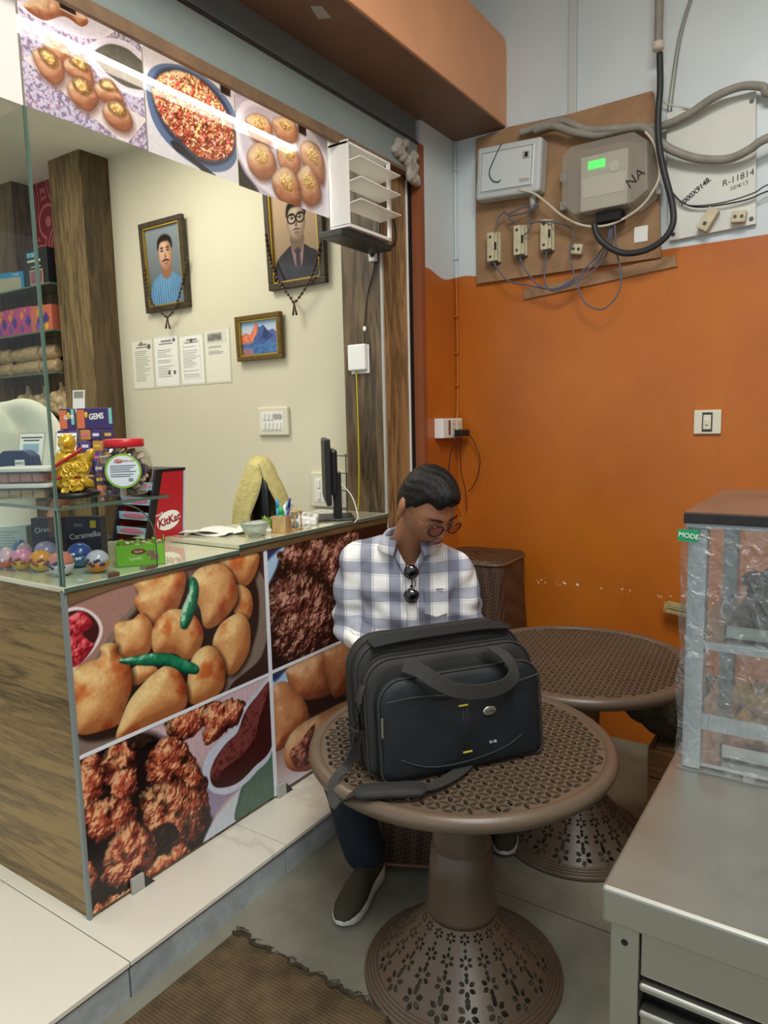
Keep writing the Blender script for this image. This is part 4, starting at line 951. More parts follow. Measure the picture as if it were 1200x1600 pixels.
mb = MB((-1.2, .75, 0)); mb.tube([vs[ny * (nx + 1) + i][:2] + (.008 + .002 * math.sin(i * 2),) for i in range(nx + 1)], .0055, 6)
mb.tube([vs[j * (nx + 1) + nx][:2] + (.008,) for j in range(ny + 1)], .005, 6); mb.build('border_stitching', bd, t, True)
mb = MB((-1.2, .75, 0))
for k in range(60):
    x = x0 + (x1 - x0) * random.random(); l = .008 + .02 * random.random(); dx = random.uniform(-.01, .01)
    mb.tube([(x, y1, .008), (x + dx, y1 + l * .6, .01), (x + dx * 2, y1 + l, .002)], .0009, 4)
for k in range(14):
    a = random.uniform(0, 1.9); mb.tube([(x0 + .01, y1, .008), (x0 + .02 * math.cos(a), y1 + .02 * math.sin(a), .012), (x0 + .02 + .04 * math.cos(a), y1 + .035 * math.sin(a), .003)], .0012, 4)
o = mb.build('frayed_threads', bd, t); o['kind'] = 'stuff'

# ------------------------------------------------------------------ steel counter and wrapped food case
def brushed():
    m, nt, b, N, Lk = newmat('brushed_stainless_steel')
    tc = N('ShaderNodeTexCoord'); mp = N('ShaderNodeMapping'); mp.inputs['Scale'].default_value = (3, 120, 120); Lk(tc.outputs['Object'], mp.inputs[0])
    n = N('ShaderNodeTexNoise'); n.inputs['Scale'].default_value = 2; n.inputs['Detail'].default_value = 6; Lk(mp.outputs[0], n.inputs['Vector'])
    n2 = N('ShaderNodeTexNoise'); n2.inputs['Scale'].default_value = 7; n2.inputs['Detail'].default_value = 5; Lk(tc.outputs['Object'], n2.inputs['Vector'])
    mr = N('ShaderNodeMapRange'); mr.inputs[3].default_value = .34; mr.inputs[4].default_value = .52; Lk(n2.outputs[0], mr.inputs[0]); Lk(mr.outputs[0], b.inputs['Roughness'])
    bp = N('ShaderNodeBump'); bp.inputs['Strength'].default_value = .04; bp.inputs['Distance'].default_value = .002; Lk(n.outputs[0], bp.inputs['Height']); Lk(bp.outputs[0], b.inputs['Normal'])
    b.inputs['Metallic'].default_value = 1; b.inputs['Base Color'].default_value = (*lin('#b3b4aa'), 1)
    return m
M['steel'] = brushed()
SX, SY, SZ = -.292, .999, .80
t = thing('steel_counter', 'brushed stainless steel counter with drawers in the right foreground', 'counter', (0.1, 1.45, 0))
o3 = (0.1, 1.45, 0)
MB(o3).box(SX, .62, SY, 2.02, .742, SZ).build('worktop', M['steel'], t, bevel=.006, segs=3)
MB(o3).box(SX + .012, SX + .055, SY + .008, SY + .05, 0, .745).build('leg', M['steel'], t, bevel=.003)
MB(o3).box(SX + .012, SX + .055, 1.95, 1.99, 0, .745).build('leg', M['steel'], t, bevel=.003)
MB(o3).box(.56, .60, SY + .008, SY + .05, 0, .745).build('leg', M['steel'], t, bevel=.003)
MB(o3).box(.56, .60, 1.95, 1.99, 0, .745).build('leg', M['steel'], t, bevel=.003)
MB(o3).box(SX + .02, .59, SY + .05, 1.98, .08, .742).build('carcass', M['dmetal'], t)
MB(o3).box(SX + .014, SX + .024, SY + .05, 1.95, .08, .742).build('side_panel', M['steel'], t)
MB(o3).box(SX + .057, .56, SY + .012, SY + .05, .668, .742).build('apron', M['steel'], t, bevel=.002)
for z1 in (.660, .46, .26):
    d = MB(o3).box(SX + .057, .56, SY + .014, SY + .05, z1 - .19, z1 - .055).build('drawer', M['steel'], t, bevel=.003)
    lip = MB(o3).box(SX + .057, .56, SY + .004, SY + .05, z1 - .012, z1).build('handle', M['steel'], d, bevel=.004)
    MB(o3).box(SX + .057, .56, SY + .006, SY + .03, z1 - .058, z1 - .046).build('finger_lip', M['steel'], d, bevel=.004)
    MB(o3).box(SX + .057, .56, SY + .044, SY + .05, z1 - .05, z1 - .01).build('recess_back', M['dmetal'], d)
MB(o3).cyl((SX + .034, SY + .0075, .715), (SX + .034, SY + .012, .715), .0052, n=14).build('bolt_hole', M['rubber'], t)

def film():
    m, nt, b, N, Lk = newmat('crinkled_clear_wrap')
    nt.nodes.remove(b); out = nt.nodes['Material Output']
    tc = N('ShaderNodeTexCoord'); n = N('ShaderNodeTexNoise'); n.inputs['Scale'].default_value = 26; n.inputs['Detail'].default_value = 6; n.inputs['Distortion'].default_value = 2.2
    Lk(tc.outputs['Object'], n.inputs['Vector'])
    bp = N('ShaderNodeBump'); bp.inputs['Strength'].default_value = .9; bp.inputs['Distance'].default_value = .012; Lk(n.outputs[0], bp.inputs['Height'])
    t1 = N('ShaderNodeBsdfTransparent'); t1.inputs[0].default_value = (.97, .98, .98, 1)
    g = N('ShaderNodeBsdfGlossy'); g.inputs['Roughness'].default_value = .12; Lk(bp.outputs[0], g.inputs['Normal'])
    d = N('ShaderNodeBsdfDiffuse'); d.inputs[0].default_value = (.62, .68, .72, 1); Lk(bp.outputs[0], d.inputs['Normal'])
    r = N('ShaderNodeValToRGB'); r.color_ramp.elements[0].position = .58; r.color_ramp.elements[1].position = .76
    r.color_ramp.elements[0].color = (.07, .07, .07, 1); r.color_ramp.elements[1].color = (.42, .42, .42, 1); Lk(n.outputs[0], r.inputs[0])
    m1 = N('ShaderNodeMixShader'); Lk(r.outputs[0], m1.inputs[0]); Lk(t1.outputs[0], m1.inputs[1]); Lk(d.outputs[0], m1.inputs[2])
    m2 = N('ShaderNodeMixShader'); m2.inputs[0].default_value = .12; Lk(m1.outputs[0], m2.inputs[1]); Lk(g.outputs[0], m2.inputs[2]); Lk(m2.outputs[0], out.inputs[0])
    return m
M['filmwrap'] = film()
CX0, CX1, CY0, CY1, CZ0, CZ1 = -.268, .34, 1.452, 1.93, SZ, 1.318
t = thing('food_case', 'glass food warmer case wrapped in crinkled clear plastic on the steel counter', 'display case', (.04, 1.69, SZ))
o3 = (.04, 1.69, SZ)
alu = mat('frosted_aluminium', '#8d9698', .4, .5)
for x in (CX0, CX1 - .034):
    for y in (CY0, CY1 - .034): MB(o3).box(x, x + .034, y, y + .034, CZ0 + .002, CZ1 - .03).build('post', alu, t, bevel=.002)
MB(o3).box(CX0 - .004, CX1 + .004, CY0 - .004, CY1 + .004, CZ1 - .03, CZ1 - .022).build('top_rail', alu, t)
MB(o3).box(CX0 - .008, CX1 + .008, CY0 - .008, CY1 + .008, CZ1 - .022, CZ1 - .002).build('top_edge', mat('blackened_edge', '#1d1a17', .6, var=.4, vscale=20), t, bevel=.002)
MB(o3).box(CX0 - .006, CX1 + .006, CY0 - .006, CY1 + .006, CZ1 - .002, CZ1).build('top_board', mat('brown_top_board', '#6c4b35', .5, var=.15, vscale=8), t)
MB(o3).box(CX0 + .034, CX1 - .034, CY0 + .004, CY0 + .012, .885, .915).build('lower_rail', alu, t)
MB(o3).box(CX0 + .034, CX1 - .034, CY0 + .004, CY0 + .012, 1.048, 1.062).build('shelf_rail', alu, t)
MB(o3).box(CX0 + .004, CX1 - .004, CY0 + .012, CY1 - .004, 1.052, 1.060).build('shelf', M['metal'], t)
MB(o3).box(CX0 + .004, CX1 - .004, CY0 + .012, CY1 - .004, .805, .812).build('floor_plate', M['metal'], t)
MB(o3).box(CX0 + .034, CX1 - .034, CY0 + .010, CY0 + .013, .915, 1.048).build('front_pane', M['glass'], t)
MB(o3).box(CX0 + .034, CX1 - .034, CY0 + .010, CY0 + .013, 1.062, 1.29).build('front_pane', M['glass'], t)
# crinkled wrap: a loose sleeve just outside the frame
mb = MB(o3); ring = []
per_ = [(CX0 - .010 + (CX1 - CX0 + .02) * i / 20, CY0 - .012) for i in range(20)] + [(CX1 + .010, CY0 - .012 + (CY1 - CY0 + .024) * i / 14) for i in range(14)] + [(CX1 + .01 - (CX1 - CX0 + .02) * i / 20, CY1 + .012) for i in range(20)] + [(CX0 - .010, CY1 + .012 - (CY1 - CY0 + .024) * i / 14) for i in range(14)]
cxm, cym = (CX0 + CX1) / 2, (CY0 + CY1) / 2
rows = []
for j in range(22):
    z = SZ + .003 + (CZ1 - .028 - SZ) * j / 21
    rows.append([(cxm + (x - cxm) * (1 + .008 * math.sin(i * 2.3 + j * 1.1) + .006 * math.sin(i * .9 - j * .7)), cym + (y - cym) * (1 + .008 * math.sin(i * 1.9 + j * .8) + .006 * math.sin(j * 1.7 + i)), z) for i, (x, y) in enumerate(per_)])
n_ = len(per_); vsf = [p for r in rows for p in r]; fsf = [(j * n_ + i, j * n_ + (i + 1) % n_, (j + 1) * n_ + (i + 1) % n_, (j + 1) * n_ + i) for j in range(21) for i in range(n_)]
mb.add(vsf, fsf).build('plastic_wrap', M['filmwrap'], t, True)
gt = MB(o3).box(CX0 - .016, CX0 + .022, CY0 - .018, CY0 - .0165, 1.262, 1.285).build('tape', mat('green_tape', '#128a55', .4), t)
letter('lettering', 'MODE', .013, (CX0 + .004 - o3[0], CY0 - .019 - o3[1], 1.273 - o3[2]), (1, 0, -.12), (.12, 0, 1), M['white'], gt)
# trays of fried food
def lumps(name, label, cat, spots, m, seed, lump):
    t_ = thing(name, label, cat, spots['loc'])
    x0, x1, y0, y1 = spots['tray']; h = spots['h']
    mbx = MB(); mbx.box(x0, x1, y0, y0 + .004, 0, h); mbx.box(x0, x1, y1 - .004, y1, 0, h); mbx.box(x0, x0 + .004, y0, y1, 0, h); mbx.box(x1 - .004, x1, y0, y1, 0, h); mbx.box(x0, x1, y0, y1, 0, .004)
    mbx.build('tray', M['metal'], t_)
    return t_
def fried(name, labels, base, tray, z, r, m, n, seed, group):
    rnd = random.Random(seed); x0, x1, y0, y1 = tray; k = 0
    me = None
    for i in range(n):
        lay = (i * 2) // n
        x = x0 + r + (x1 - x0 - 2 * r) * ((i * .382 + .1) % 1); y = y0 + r + (y1 - y0 - 2 * r) * ((i * .618 + .2) % 1)
        if me is None:
            mb_ = MB()
            for q in range(7): mb_.ball((rnd.uniform(-.5, .5) * r, rnd.uniform(-.5, .5) * r, rnd.uniform(-.3, .4) * r), r * .62, r * .55, r * .5, 10, 7)
            me = remeshed(mb_, r * .12, 2, lambda co, nn: co + nn * (r * .07 * np.sin(co[:, :1] * 13 / r) * np.cos(co[:, 1:2] * 11 / r + co[:, 2:] * 9 / r)))
            me.materials.append(m)
        o = link(name, me); o.location = (base[0] + x, base[1] + y, z + r * .75 + lay * r * 1.25); o.rotation_euler = (rnd.uniform(-.6, .6), rnd.uniform(-.6, .6), rnd.uniform(0, 6.3))
        tag(o, labels, name.split('_')[-1], group)
tr = lumps('food_tray', 'steel tray of dark fried snacks on the upper shelf of the wrapped case', 'tray', dict(loc=(.03, 1.66, 1.061), tray=(-.235, .24, -.16, .16), h=.028), None, 1, None)
fried('dark_fritter', 'dark brown fried fritter heaped in the upper tray of the wrapped case', (.03, 1.66), (-.232, .09, -.155, .10), 1.062, .047, mat('dark_fried_crust', '#3a2a22', .6, var=.4, vscale=30, bump=.4, bscale=70), 18, 4, 'dark fritters in the case')
tr = lumps('food_tray', 'steel tray of golden fried snacks at the bottom of the wrapped case', 'tray', dict(loc=(.03, 1.66, .813), tray=(-.235, .24, -.16, .16), h=.03), None, 1, None)
fried('golden_fritter', 'golden fried fritter heaped in the lower tray of the wrapped case', (.03, 1.66), (-.235, .10, -.155, .08), .818, .050, mat('golden_fried_crust', '#b3813f', .6, var=.3, vscale=25, bump=.3, bscale=60), 14, 9, 'golden fritters in the case')

# ------------------------------------------------------------------ sack on wooden box, broom by the wall
t = thing('wooden_box', 'low brown wooden box on the floor between steel counter and orange wall', 'box', (-.39, 2.68, 0))
for i in range(3):
    MB().box(-.18, .18, -.18, -.165, .012 + i * .108, .115 + i * .108).build('plank', wood('box_wood_%d' % i, '#5d3a1c', '#8a5c30', 'X', 1.5), t, bevel=.002)
for sx in (-1, 1):
    for i in range(3): MB().box(sx * .18 - .008, sx * .18 + .008, -.165, .18, .012 + i * .108, .115 + i * .108).build('plank', M['wood_light'], t, bevel=.002)
MB().box(-.172, .172, .165, .18, .012, .33).build('back_panel', M['wood_light'], t)
MB().box(-.165, .165, -.16, .165, .31, .334).build('lid', M['wood_light'], t)
sk = MB()
for k in range(16): sk.ball((-.05 + .12 * math.sin(k * 2.4), .08 * math.cos(k * 1.7), .085 + .03 * math.sin(k)), .105, .10, .085, 12, 8)
o = link('jute_sack', remeshed(sk, .009, 4, lambda co, nn: co + nn * (.008 * np.sin(co[:, :1] * 60 + co[:, 2:] * 40) * np.cos(co[:, 1:2] * 50))), mat('olive_brown_jute', '#4b4430', .95, var=.5, vscale=45, bump=.8, bscale=120))
o.location = (-.42, 2.67, .366); tag(o, 'rumpled olive-brown jute sack lying on the low wooden box', 'sack')
t = thing('straw_broom', 'straw broom head leaning sideways against the orange wall', 'broom', (-.52, 3.18, .66))
mb = MB(); rnd = random.Random(3)
for k in range(70):
    a, b_ = rnd.uniform(-.014, .014), rnd.uniform(-.03, .03); l = rnd.uniform(.13, .16)
    mb.tube([(.10, a * .4, b_ * .4), (0, a, b_ * .8), (-l, a * 1.3, b_ * .7 + .02)], .0016, 4)
o = mb.build('bristles', mat('straw', '#b8a878', .9, var=.3, vscale=50), t); o['kind'] = 'stuff'
MB().tube([(.09, 0, 0), (.20, 0, -.03), (.6, 0, -.12)], [.02, .016, .013], 10).build('handle', mat('broom_binding', '#5a4c38', .8), t, True)

# ------------------------------------------------------------------ laptop bag on the table
M['nylon'] = mat('black_nylon', '#0e1519', .62, var=.15, vscale=20, bump=.15, bscale=400)
M['nylon2'] = mat('faded_black_nylon', '#232322', .7, var=.2, vscale=14, bump=.2, bscale=300)
M['web'] = mat('charcoal_webbing', '#2c2c29', .7, var=.15, vscale=60, bump=.3, bscale=350)
BG = thing('laptop_bag', 'black nylon laptop bag with folded handle standing on the near round table', 'bag', (-.87, 1.27, .671), math.radians(54.5))
def rrect(x0, x1, z1, rt, rb, n=8):
    out = []
    for cx, cz, r, a0 in ((x1 - rb, rb, rb, -90), (x1 - rt, z1 - rt, rt, 0), (x0 + rt, z1 - rt, rt, 90), (x0 + rb, rb, rb, 180)):
        for k in range(n + 1):
            a = math.radians(a0 + 90 * k / n); out.append((cx + r * math.cos(a), cz + r * math.sin(a)))
    return out
def dens(P, step=.012):
    out = []
    for i, p in enumerate(P):
        q = P[(i + 1) % len(P)]; d = math.hypot(q[0] - p[0], q[1] - p[1]); m = max(1, int(d / step))
        for k in range(m): out.append((p[0] + (q[0] - p[0]) * k / m, p[1] + (q[1] - p[1]) * k / m))
    return out
def slab(P, y0, y1, bul, lean=0.0):
    """padded compartment: outline P in (x,z), from y0 (front) to y1 (back)"""
    c = np.mean(P, 0); mb = MB(); rings = []
    sg = lambda x, z: .003 * math.sin(x * 31 + 1.3) * math.cos(z * 27)
    hw, hh = max(x for x, z in P) - c[0], max(z for x, z in P) - c[1]
    def front(x, z, s):
        u, v = (x - c[0]) * s / hw, (z - c[1]) * s / hh
        return y0 - bul * max(0, 1 - abs(u) ** 3) * max(0, 1 - abs(v) ** 3) + (.003 if s > .96 else 0) + sg(c[0] + (x - c[0]) * s, c[1] + (z - c[1]) * s) * (s < .95)
    for s in (.02, .15, .3, .45, .6, .75, .88, .975):
        rings.append([(c[0] + (x - c[0]) * s, front(x, z, s) + lean * (c[1] + (z - c[1]) * s), c[1] + (z - c[1]) * s) for x, z in P])
    rings.append([(x, y0 + .012 + lean * z, z) for x, z in P])
    for s, dy in ((1, -.012), (.975, -.002), (.6, .003), (.02, .004)):
        rings.append([(c[0] + (x - c[0]) * s, y1 + dy + lean * z, c[1] + (z - c[1]) * s) for x, z in P])
    return loft(mb, rings)
LE = .10
P1 = dens(rrect(.0, .432, .236, .06, .02)); P2 = dens(rrect(-.018, .436, .272, .07, .02)); P3 = dens(rrect(-.02, .436, .300, .08, .02))
slab(P3, .100, .188, .0, LE).build('back_compartment', M['nylon2'], BG, True)
slab(P2, .048, .100, .004, LE).build('middle_compartment', M['nylon2'], BG, True)
fp = slab(P1, .006, .050, .014, LE).build('front_pocket', M['nylon'], BG, True)
def pipe(P, y, r=.0028, ex=0.0, zmin=.02):
    q = [(x, y + LE * z, z) for x, z in P]; MB().tube(q, r, 6, True).build('piping', M['web'], BG, True)
pipe(P1, .010); pipe(P2, .054); pipe(P3, .106); pipe(P3, .180)
# zip lines across the tops
for P, y, nm in ((P2, .075, 0), (P3, .140, 0)):
    c = np.mean(P, 0); q = [(x, y + LE * z, z + .001) for x, z in P if z > .10]; k = [i for i in range(len(q) - 1) if abs(q[i][0] - q[i + 1][0]) + abs(q[i][2] - q[i + 1][2]) > .1]
    MB().tube(q, .0045, 6).build('zip', M['rubber'], BG, True)
# pocket mouth seam, curved stitching, folds
yf = lambda x, z: .006 - .014 * .92 + LE * z - .0008
MB().tube(catmull([(.012, .004, .196), (.08, yf(0, .19) - .001, .196), (.16, yf(0, .19) - .002, .190), (.25, yf(0, .19) - .003, .186), (.34, yf(0, .19) - .002, .192), (.42, .006, .206)], 5), .0022, 6).build('pocket_hem', M['web'], BG, True)
MB().tube(catmull([(.045, .006, .052), (.10, yf(0, .03), .030), (.17, yf(0, .03) - .0015, .022), (.25, yf(0, .03), .026), (.32, yf(0, .04), .040), (.375, .006, .062)], 5), .0018, 6).build('seam', M['web'], BG, True)
for x in (.205, .215): MB().tube([(x, yf(x, .05) - .001, .05), (x + .001, yf(x, .1) - .0025, .10), (x + .001, yf(x, .15) - .002, .155)], .0011, 5).build('seam', M['nylon2'], BG, True)
for x, z in ((.207, .158), (.212, .046)):
    MB().box(x - .012, x + .012, yf(x, z) - .0035, yf(x, z) - .001, z - .0016, z + .0016).build('yellow_stitch', mat('yellow_thread', '#c9b44a', .6), BG)
bd = MB(); bd.lathe([(.001, .0), (.017, .0), (.0185, .0015), (.0175, .003), (.013, .0036), (.001, .0038)], 28)
bd.v = [(x * 1.0, -z, y * .62) for x, y, z in bd.v]
o = bd.build('badge', mat('silver_badge', '#c8ccc8', .25, .9), BG, True); o.location = (.276, yf(.276, .135) - .0015, .135)
letter('badge_lettering', 'GLOBAL', .0065, (.276, yf(.276, .135) - .0056, .1345), (1, 0, 0), (0, 0, 1), M['dmetal'], BG)
letter('lettering', 'O-18', .009, (.281, yf(.28, .06) - .0025, .058), (1, 0, 0), (0, .1, 1), M['white'], BG)
# handle folded down over the front
hp = catmull([(.070, .040, .268), (.095, .008, .262), (.125, -.020, .240), (.165, -.034, .218), (.215, -.040, .207), (.265, -.040, .206), (.305, -.034, .212), (.330, -.020, .232), (.322, .006, .262), (.300, .030, .278), (.285, .046, .280)], 6)
wd = catmull([(.5, .2, 1), (.45, .2, 1), (.2, .1, 1), (.1, .05, 1), (0, 0, 1), (0, 0, 1), (-.1, .05, 1), (-.6, .3, 1), (-1, .2, .4), (-1, .1, .2), (-1, .1, .2)], 6)
MB().ribbon(hp, .034, .004, [Vector(v) for v in wd]).build('handle', M['web'], BG, 'auto')
MB().ribbon(catmull([(.02, .132, .298), (.10, .134, .3035), (.20, .136, .3045), (.32, .136, .3045), (.40, .134, .298)], 6), .05, .003, (0, 1, .1)).build('top_flap', M['nylon'], BG, 'auto')
# left flank: side ring, hook, zip pull
MB().ribbon(catmull([(-.018, .085, .215), (-.026, .082, .195), (-.030, .080, .175)], 5), .030, .005, (0, 1, 0)).build('side_tab', M['web'], BG, True)
dr = [(-.034, .080 + .016 * math.cos(a), .165 + .013 * math.sin(a)) for a in np.linspace(0, 2 * math.pi, 17)[:-1]]
MB().tube(dr, .0022, 6, True).build('ring', M['rubber'], BG, True)
MB().tube(catmull([(-.034, .080, .155), (-.040, .086, .140), (-.042, .080, .118), (-.038, .072, .135), (-.034, .078, .155)], 5), .003, 6).build('hook', M['rubber'], BG, True)
MB().box(-.050, -.034, .062, .098, .098, .116).build('buckle', M['rubber'], BG, bevel=.003)
MB().box(-.0045, .0005, -.004, -.001, .118, .165).build('zip_pull', M['metal'], BG, bevel=.001)
MB().box(.436, .446, .06, .13, .03, .13).build('side_pouch', M['nylon'], BG, bevel=.004)
# shoulder strap (given in room coordinates, moved into the bag frame)
inv = (Matrix.Translation((-.87, 1.27, .671)) @ Matrix.Rotation(math.radians(54.5), 4, 'Z')).inverted()
W = lambda L_: [inv @ Vector(p) for p in L_]
sp_ = catmull(W([(-.954, 1.288, .775), (-.960, 1.285, .74), (-.972, 1.270, .70), (-.982, 1.248, .683), (-.982, 1.226, .672), (-.972, 1.208, .648), (-.945, 1.192, .640), (-.920, 1.190, .668), (-.895, 1.203, .684), (-.875, 1.214, .685)]), 6)
R3 = inv.to_3x3()
sw = catmull([R3 @ Vector(v) for v in ((.3, .9, .1), (.35, .9, .1), (.5, .8, .2), (.75, .5, .3), (.8, .5, .3), (.75, .55, .3), (.4, .85, .4), (.3, .9, .4), (.1, 1, .1), (.05, 1, 0))], 6)
MB().ribbon(sp_, .026, .003, [Vector(v) for v in sw]).build('shoulder_strap', M['web'], BG, 'auto')
pa, pb = Vector((-.905, 1.196, .682)), Vector((-.770, 1.292, .684)); dr_ = (pb - pa); pn = Vector((-dr_.y, dr_.x, 0)).normalized() * .026
out = []
for k in range(9): a = math.pi / 2 + math.pi * k / 8; out.append(pa + dr_.normalized() * (.02 + .02 * math.cos(a)) + pn * math.sin(a))
for k in range(9): a = -math.pi / 2 + math.pi * k / 8; out.append(pb + dr_.normalized() * (-.02 + .02 * math.cos(a)) + pn * math.sin(a))
mb = MB(); c = sum(out, Vector()) / len(out)
loft(mb, [[inv @ (c + (p - c) * s + Vector((0, 0, z))) for p in out] for s, z in ((.9, -.007), (1, -.004), (1, .002), (.93, .0065), (.3, .009))])
mb.build('shoulder_pad', M['nylon2'], BG, True)
mb = MB(); mb.tube([inv @ (c + (p - c) * .9 + Vector((0, 0, .0068))) for p in out], .0012, 5, True); mb.build('pad_stitching', M['web'], BG, True)
sp_ = catmull(W([(-.790, 1.280, .684), (-.770, 1.315, .680), (-.757, 1.370, .677), (-.752, 1.43, .676), (-.76, 1.50, .676)]), 6)
MB().ribbon(sp_, .034, .003, R3 @ Vector((1, .2, 0))).build('shoulder_strap', M['web'], BG, 'auto')

# ------------------------------------------------------------------ people
M['skin'] = mat('brown_skin', '#9c6a4c', .5, var=.08, vscale=25, sss=.12)
M['hair'] = None
def hairmat():
    m, nt, b, N, Lk = newmat('black_combed_hair')
    tc = N('ShaderNodeTexCoord'); mp = N('ShaderNodeMapping'); mp.inputs['Scale'].default_value = (90, 6, 30); Lk(tc.outputs['Object'], mp.inputs[0])
    n = N('ShaderNodeTexNoise'); n.inputs['Scale'].default_value = 3; n.inputs['Detail'].default_value = 4; Lk(mp.outputs[0], n.inputs['Vector'])
    r = N('ShaderNodeValToRGB'); r.color_ramp.elements[0].color = (.003, .003, .004, 1); r.color_ramp.elements[1].color = (.014, .012, .011, 1); Lk(n.outputs[0], r.inputs[0]); Lk(r.outputs[0], b.inputs['Base Color'])
    bp = N('ShaderNodeBump'); bp.inputs['Strength'].default_value = .8; bp.inputs['Distance'].default_value = .004; Lk(n.outputs[0], bp.inputs['Height']); Lk(bp.outputs[0], b.inputs['Normal'])
    b.inputs['Roughness'].default_value = .42; b.inputs['Specular IOR Level'].default_value = .18
    return m
M['hair'] = hairmat()
def plaid():
    m, nt, b, N, Lk = newmat('grey_white_plaid_cotton')
    tc = N('ShaderNodeTexCoord'); sp = N('ShaderNodeSeparateXYZ'); Lk(tc.outputs['Object'], sp.inputs[0])
    def band(src, per, off, lo, hi):
        a = N('ShaderNodeMath'); a.operation = 'MULTIPLY_ADD'; a.inputs[1].default_value = 1 / per; a.inputs[2].default_value = off; Lk(src, a.inputs[0])
        f = N('ShaderNodeMath'); f.operation = 'FRACT'; Lk(a.outputs[0], f.inputs[0])
        r = N('ShaderNodeValToRGB'); r.color_ramp.interpolation = 'LINEAR'; e = r.color_ramp.elements
        e[0].position = 0; e[0].color = (lo,) * 3 + (1,); e[1].position = 1; e[1].color = (lo,) * 3 + (1,)
        for p_, v in ((.36, lo), (.40, hi), (.44, lo * .6 + hi * .4), (.47, hi), (.90, hi), (.92, .7 * hi), (.94, hi), (.965, hi), (.985, lo)):
            k = e.new(p_); k.color = (v, v, v, 1)
        Lk(f.outputs[0], r.inputs[0]); return r.outputs[0]
    v1 = band(sp.outputs[0], .098, .12, .52, 1.0); h1 = band(sp.outputs[2], .094, .33, .62, 1.0)
    mu = N('ShaderNodeMix'); mu.data_type = 'RGBA'; mu.blend_type = 'MULTIPLY'; mu.inputs[0].default_value = 1; Lk(v1, mu.inputs[6]); Lk(h1, mu.inputs[7])
    tn = N('ShaderNodeValToRGB'); e = tn.color_ramp.elements; e[0].position = .25; e[0].color = (*lin('#5c6070'), 1); e[1].position = 1; e[1].color = (*lin('#e4e4e0'), 1)
    k = e.new(.6); k.color = (*lin('#9c9fab'), 1)
    Lk(mu.outputs[2], tn.inputs[0]); Lk(tn.outputs[0], b.inputs['Base Color']); b.inputs['Roughness'].default_value = .85
    n = N('ShaderNodeTexNoise'); n.inputs['Scale'].default_value = 14; n.inputs['Detail'].default_value = 4; Lk(tc.outputs['Object'], n.inputs['Vector'])
    bp = N('ShaderNodeBump'); bp.inputs['Strength'].default_value = .35; bp.inputs['Distance'].default_value = .012; Lk(n.outputs[0], bp.inputs['Height']); Lk(bp.outputs[0], b.inputs['Normal'])
    return m
M['plaid'] = plaid()
M['trouser'] = mat('dark_navy_cloth', '#16202a', .85, var=.15, vscale=10, bump=.2, bscale=120)
M['shoe'] = mat('olive_brown_knit', '#3f3c2c', .85, var=.12, vscale=14, bump=.35, bscale=500)
M['sole'] = mat('white_foam_sole', '#cfcfc6', .6, var=.08, vscale=30)

def ring_loft(mb, secs, n=24):
    """secs: (center, half-width x, half-depth y) horizontal-ish ellipses"""
    rings = []
    for c, rx, ry in secs:
        rings.append([(c[0] + rx * math.copysign(abs(math.cos(a)) ** .85, math.cos(a)), c[1] + ry * math.copysign(abs(math.sin(a)) ** .85, math.sin(a)), c[2]) for a in np.linspace(0, 2 * math.pi, n + 1)[:-1]])
    return loft(mb, rings)
def limb(mb, pts, rad, n=16):
    """tapering limb with rounded ends"""
    P = catmull(pts, 6); R = [float(v[0]) for v in catmull([(r, 0, 0) for r in rad], 6)]
    mb.tube(P, R, n); mb.ball(pts[0], rad[0] * .99, nu=n, nv=8); mb.ball(pts[-1], rad[-1] * .99, nu=n, nv=8)
    return mb
def head_verts(nu=72, nv=56):
    vs = []; V = []
    for j in range(nv + 1):
        ph = math.pi * j / nv
        for i in range(nu):
            th = 2 * math.pi * i / nu
            V.append((math.sin(ph) * math.cos(th), math.sin(ph) * math.sin(th), -math.cos(ph)))
    V = np.array(V); x, y, z = V[:, 0] * .074, V[:, 1] * .097, V[:, 2] * .118
    g = lambda a, c, s: np.exp(-((a - c) / s) ** 2)
    low = np.clip(-z / .118, 0, 1)
    x = x * (1 - .30 * low ** 1.6); y = np.where(y > 0, y * (1 - .45 * low ** 1.2), y * (1 - .10 * low ** 3))
    up = np.clip((z - .03) / .09, 0, 1); y = np.where(y < 0, y * (1 - .08 * up), y * (1 + .03 * up))
    fr = np.clip(-y / .05, 0, 1)
    dy = np.zeros_like(y)
    dy -= fr * .024 * np.exp(-(x / .0125) ** 2) * np.clip((.032 - z) / .055, 0, 1) * (1 / (1 + np.exp(-(z + .034) / .003)))
    dy -= fr * .008 * (g(x, .013, .008) + g(x, -.013, .008)) * g(z, -.026, .009)
    dy -= fr * .006 * g(z, .034, .010) * np.clip(1 - (x / .055) ** 2, 0, 1)
    dy += fr * .009 * (g(x, .031, .016) + g(x, -.031, .016)) * g(z, .016, .013)
    dy -= fr * .004 * (g(x, .031, .011) + g(x, -.031, .011)) * g(z, .013, .008)
    dy -= fr * .007 * g(x, 0, .022) * (g(z, -.052, .006) + g(z, -.064, .006)) 
    dy += fr * .004 * g(x, 0, .03) * g(z, -.078, .008)
    dy -= fr * .007 * g(x, 0, .024) * g(z, -.098, .014)
    dy -= fr * .004 * (g(x, .042, .02) + g(x, -.042, .02)) * g(z, -.018, .022)
    return np.stack([x, y + dy, z], -1), nu, nv
def head_faces(nu, nv): return [(j * nu + i, j * nu + (i + 1) % nu, (j + 1) * nu + (i + 1) % nu, (j + 1) * nu + i) for j in range(nv) for i in range(nu)]
